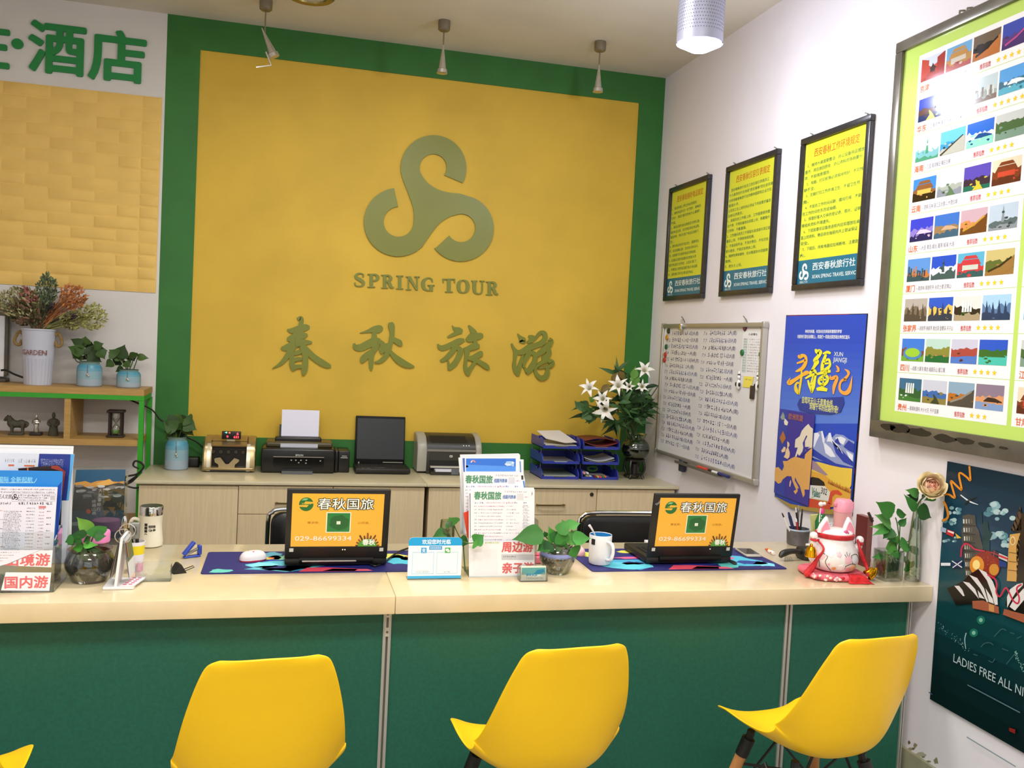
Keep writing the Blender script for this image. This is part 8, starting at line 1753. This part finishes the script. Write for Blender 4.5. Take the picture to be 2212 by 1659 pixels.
# -- lilies in a fish bowl vase on a dark stand
f6 = lambda x, y: (1200+x/5.53, 760+y/5.53)
def lilies():
    Y = -.285; p = on('y', Y, 1369, 1031); k = mpp(p)/5.53; R = .09
    t = thing('lily_vase', 'white lilies in a round glass fish bowl on a black stand, by the corner', 'vase with flowers', (p.x, Y, KZ)); Z = lambda v: (1485-v)*k
    g = B(GL('#DCE6D0', .3)); zc = Z(1130)
    pr = [(.0005, zc-R*.88), (R*.5, zc-R*.84)]+[(R*math.cos(a), zc+R*.88*math.sin(a)) for a in [-.9+.2*i for i in range(10)]]+[(R*.66, Z(990)), (R*.68, Z(965)), (R*.78, Z(950)), (R*.74, Z(950))]; g.lathe(pr, seg=40, cap=False); g.build('glass_bowl', t)
    B(GL('#9AAA7C', .1)).lathe([(.0005, zc-R*.82), (R*.5, zc-R*.79)]+[(R*.96*math.cos(a), zc+R*.85*math.sin(a)) for a in [-.9+.2*i for i in range(7)]]+[(.0005, zc+R*.25)], seg=36, cap=False).build('water', t)
    S_ = M('#16120E', .35); b = B(S_); z0 = zc-R*.86
    b.lathe([(R*.5, z0), (R*.72, z0), (R*.74, z0+.012), (R*.55, z0+.012)], seg=36, cap=False); b.lathe([(.0005, .02), (R*.6, .02), (R*.62, .03), (R*.3, .034), (R*.24, z0-.02), (R*.5, z0)], seg=30, cap=False)
    for i in range(4):
        a = PI/4+i*PI/2; c_, s_ = math.cos(a), math.sin(a); b.tube([(R*.66*c_, R*.66*s_, z0+.004), (R*.78*c_, R*.78*s_, z0*.6), (R*.6*c_, R*.6*s_, .03), (R*.72*c_, R*.72*s_, .006)], [.009, .009, .008, .01], 8, 4)
    b.build('stand', t)
    fl = [((500, 560), (400, 430), .8), ((640, 620), (560, 560), .75), ((640, 660), (590, 700), 1.0), ((800, 480), (750, 400), .85), ((1080, 330), (1065, 215), .8), ((930, 440), (880, 415), .5), ((1060, 440), (1035, 415), .6)]
    st = B(M('#3A4A22', .6)); rd = random.Random(31); mouth = on('y', Y, *f6(890, 960)); lv = B()
    def stem(pt, dy, up=1):
        e_ = on('y', Y+dy, *f6(*pt)); m_ = mouth.lerp(e_, .5)+Vector((0, 0, .02)); low = Vector((p.x+rd.uniform(-.05, .05), Y+rd.uniform(-.04, .04), KZ+zc-R*.6))
        st.tube([low, mouth+Vector((rd.uniform(-.04, .04), rd.uniform(-.04, .04), 0)), m_, e_], [.0045, .004, .0038, .003], 6, 4); return e_
    DG = ['#2C4A22', '#22401C', '#3A5A2C', '#1C3418', '#46683A']
    pts = [((300, 590), -.05), ((420, 760), -.04), ((560, 480), .0), ((730, 240), .02), ((850, 250), .05), ((920, 300), .0), ((1000, 560), -.06), ((1230, 400), -.05), ((1180, 560), -.09), ((1100, 700), -.1), ((1230, 620), -.06), ((760, 600), -.08), ((900, 600), -.1), ((650, 800), -.06), ((1000, 740), -.09)]
    for pt, dy in pts:
        e_ = stem(pt, dy); ax = (e_-mouth)
        for i in range(9):
            f_ = rd.uniform(.35, 1.02); b0 = mouth.lerp(e_, f_)+Vector((0, 0, .02*math.sin(PI*f_))); a = rd.uniform(0, 2*PI); d = Vector((math.cos(a), -.6*abs(math.sin(a))+.15, rd.uniform(-.75, .45)))+ax.normalized()*.5
            L_ = rd.uniform(.085, .15); tipx = b0+d.normalized()*L_
            if tipx.x > -.075: d.x = -abs(d.x)-.4
            if tipx.y > -.03: d.y = -abs(d.y)-.3
            if (b0+d.normalized()*L_).x > -.07: L_ = .06; d = Vector((-.8, -.6, d.z))
            lv.mat(LEAFM(DG[rd.randrange(5)])); lv.leaf(b0, d, (rd.uniform(-.6, .6), -1, rd.uniform(0, 1)), L_, rd.uniform(.022, .036), rd.uniform(.3, 1.0), .3, LANCE)
    for pt, q_ in (((250, 595), (400, 690)), ((300, 800), (430, 720)), ((400, 870), (420, 730)), ((240, 670), (290, 640))): px_leaf(lv, f6, Y-.05, q_, pt, 110, DG[2], prof=LANCE)
    lv.mat(LEAFM('#7A6A3A')); 
    for a, c_ in (((670, 360), (760, 230)), ((760, 230), (840, 350)), ((640, 390), (520, 500))): px_leaf(lv, f6, Y-.01, a, c_, 60, '#6E5E2E', prof=LANCE)
    lv.mat(LEAFM('#5A8A34'))
    for a, c_, w in (((930, 330), (960, 165), 70), ((910, 310), (890, 330), 60), ((940, 420), (940, 260), 90), ((960, 360), (990, 280), 60), ((460, 590), (400, 540), 60), ((800, 800), (790, 740), 70)): px_leaf(lv, f6, Y-.03, a, c_, w, '#5E8C38', prof=LANCE)
    st.build('stem', t, world=True); lv.build('foliage', t, world=True)
    for i, (bs, ct, sc_) in enumerate(fl):
        dy = -.09-.012*i if i < 4 else -.04; a = on('y', Y+dy+.05, *f6(*bs)); c_ = on('y', Y+dy, *f6(*ct)); ax = (c_-a); L_ = .083*sc_; ax = (ax.normalized()+Vector((0, -.7, 0))).normalized(); u = ax.orthogonal().normalized(); v = ax.cross(u); b = B(M('#ECE9DE', .45)); o0 = c_-ax*L_*.85
        for j in range(6):
            q = 2*PI*j/6+.3*i; rdir = u*math.cos(q)+v*math.sin(q); wd = .6 if j % 2 else .42; n = 7; vs = []
            tg = ax.cross(rdir)
            for s_ in range(n+1):
                f_ = s_/n; rad_ = L_*(.1+.28*f_+.75*max(0, f_-.45)**1.5*2.0); al = L_*(1.15*math.sin(min(1, f_*1.12)*PI/2)-.55*max(0, f_-.6)**2*3); ww = L_*wd*math.sin(PI*(.12+.86*f_))**.8*.8
                for m_ in (-1, -.5, 0, .5, 1): vs.append(o0+ax*al+rdir*rad_+tg*(ww*.5*m_)-rdir*(.1*ww*m_*m_))
            b.add(vs, [(r*5+c2, r*5+c2+1, r*5+c2+6, r*5+c2+5) for r in range(n) for c2 in range(4)])
        b.mat(M('#C8C890', .5)); b.tube([o0-ax*L_*.25, o0+ax*L_*.15], [L_*.05, L_*.13], 8)
        b.mat(M('#B8B060', .5)); [b.tube([o0+ax*L_*.2, o0+ax*L_*.95+(u*math.cos(k2)+v*math.sin(k2))*L_*.14], .0012, 4) for k2 in (0, 2, 4)]
        b.build('lily_bloom', t, world=True)
lilies()
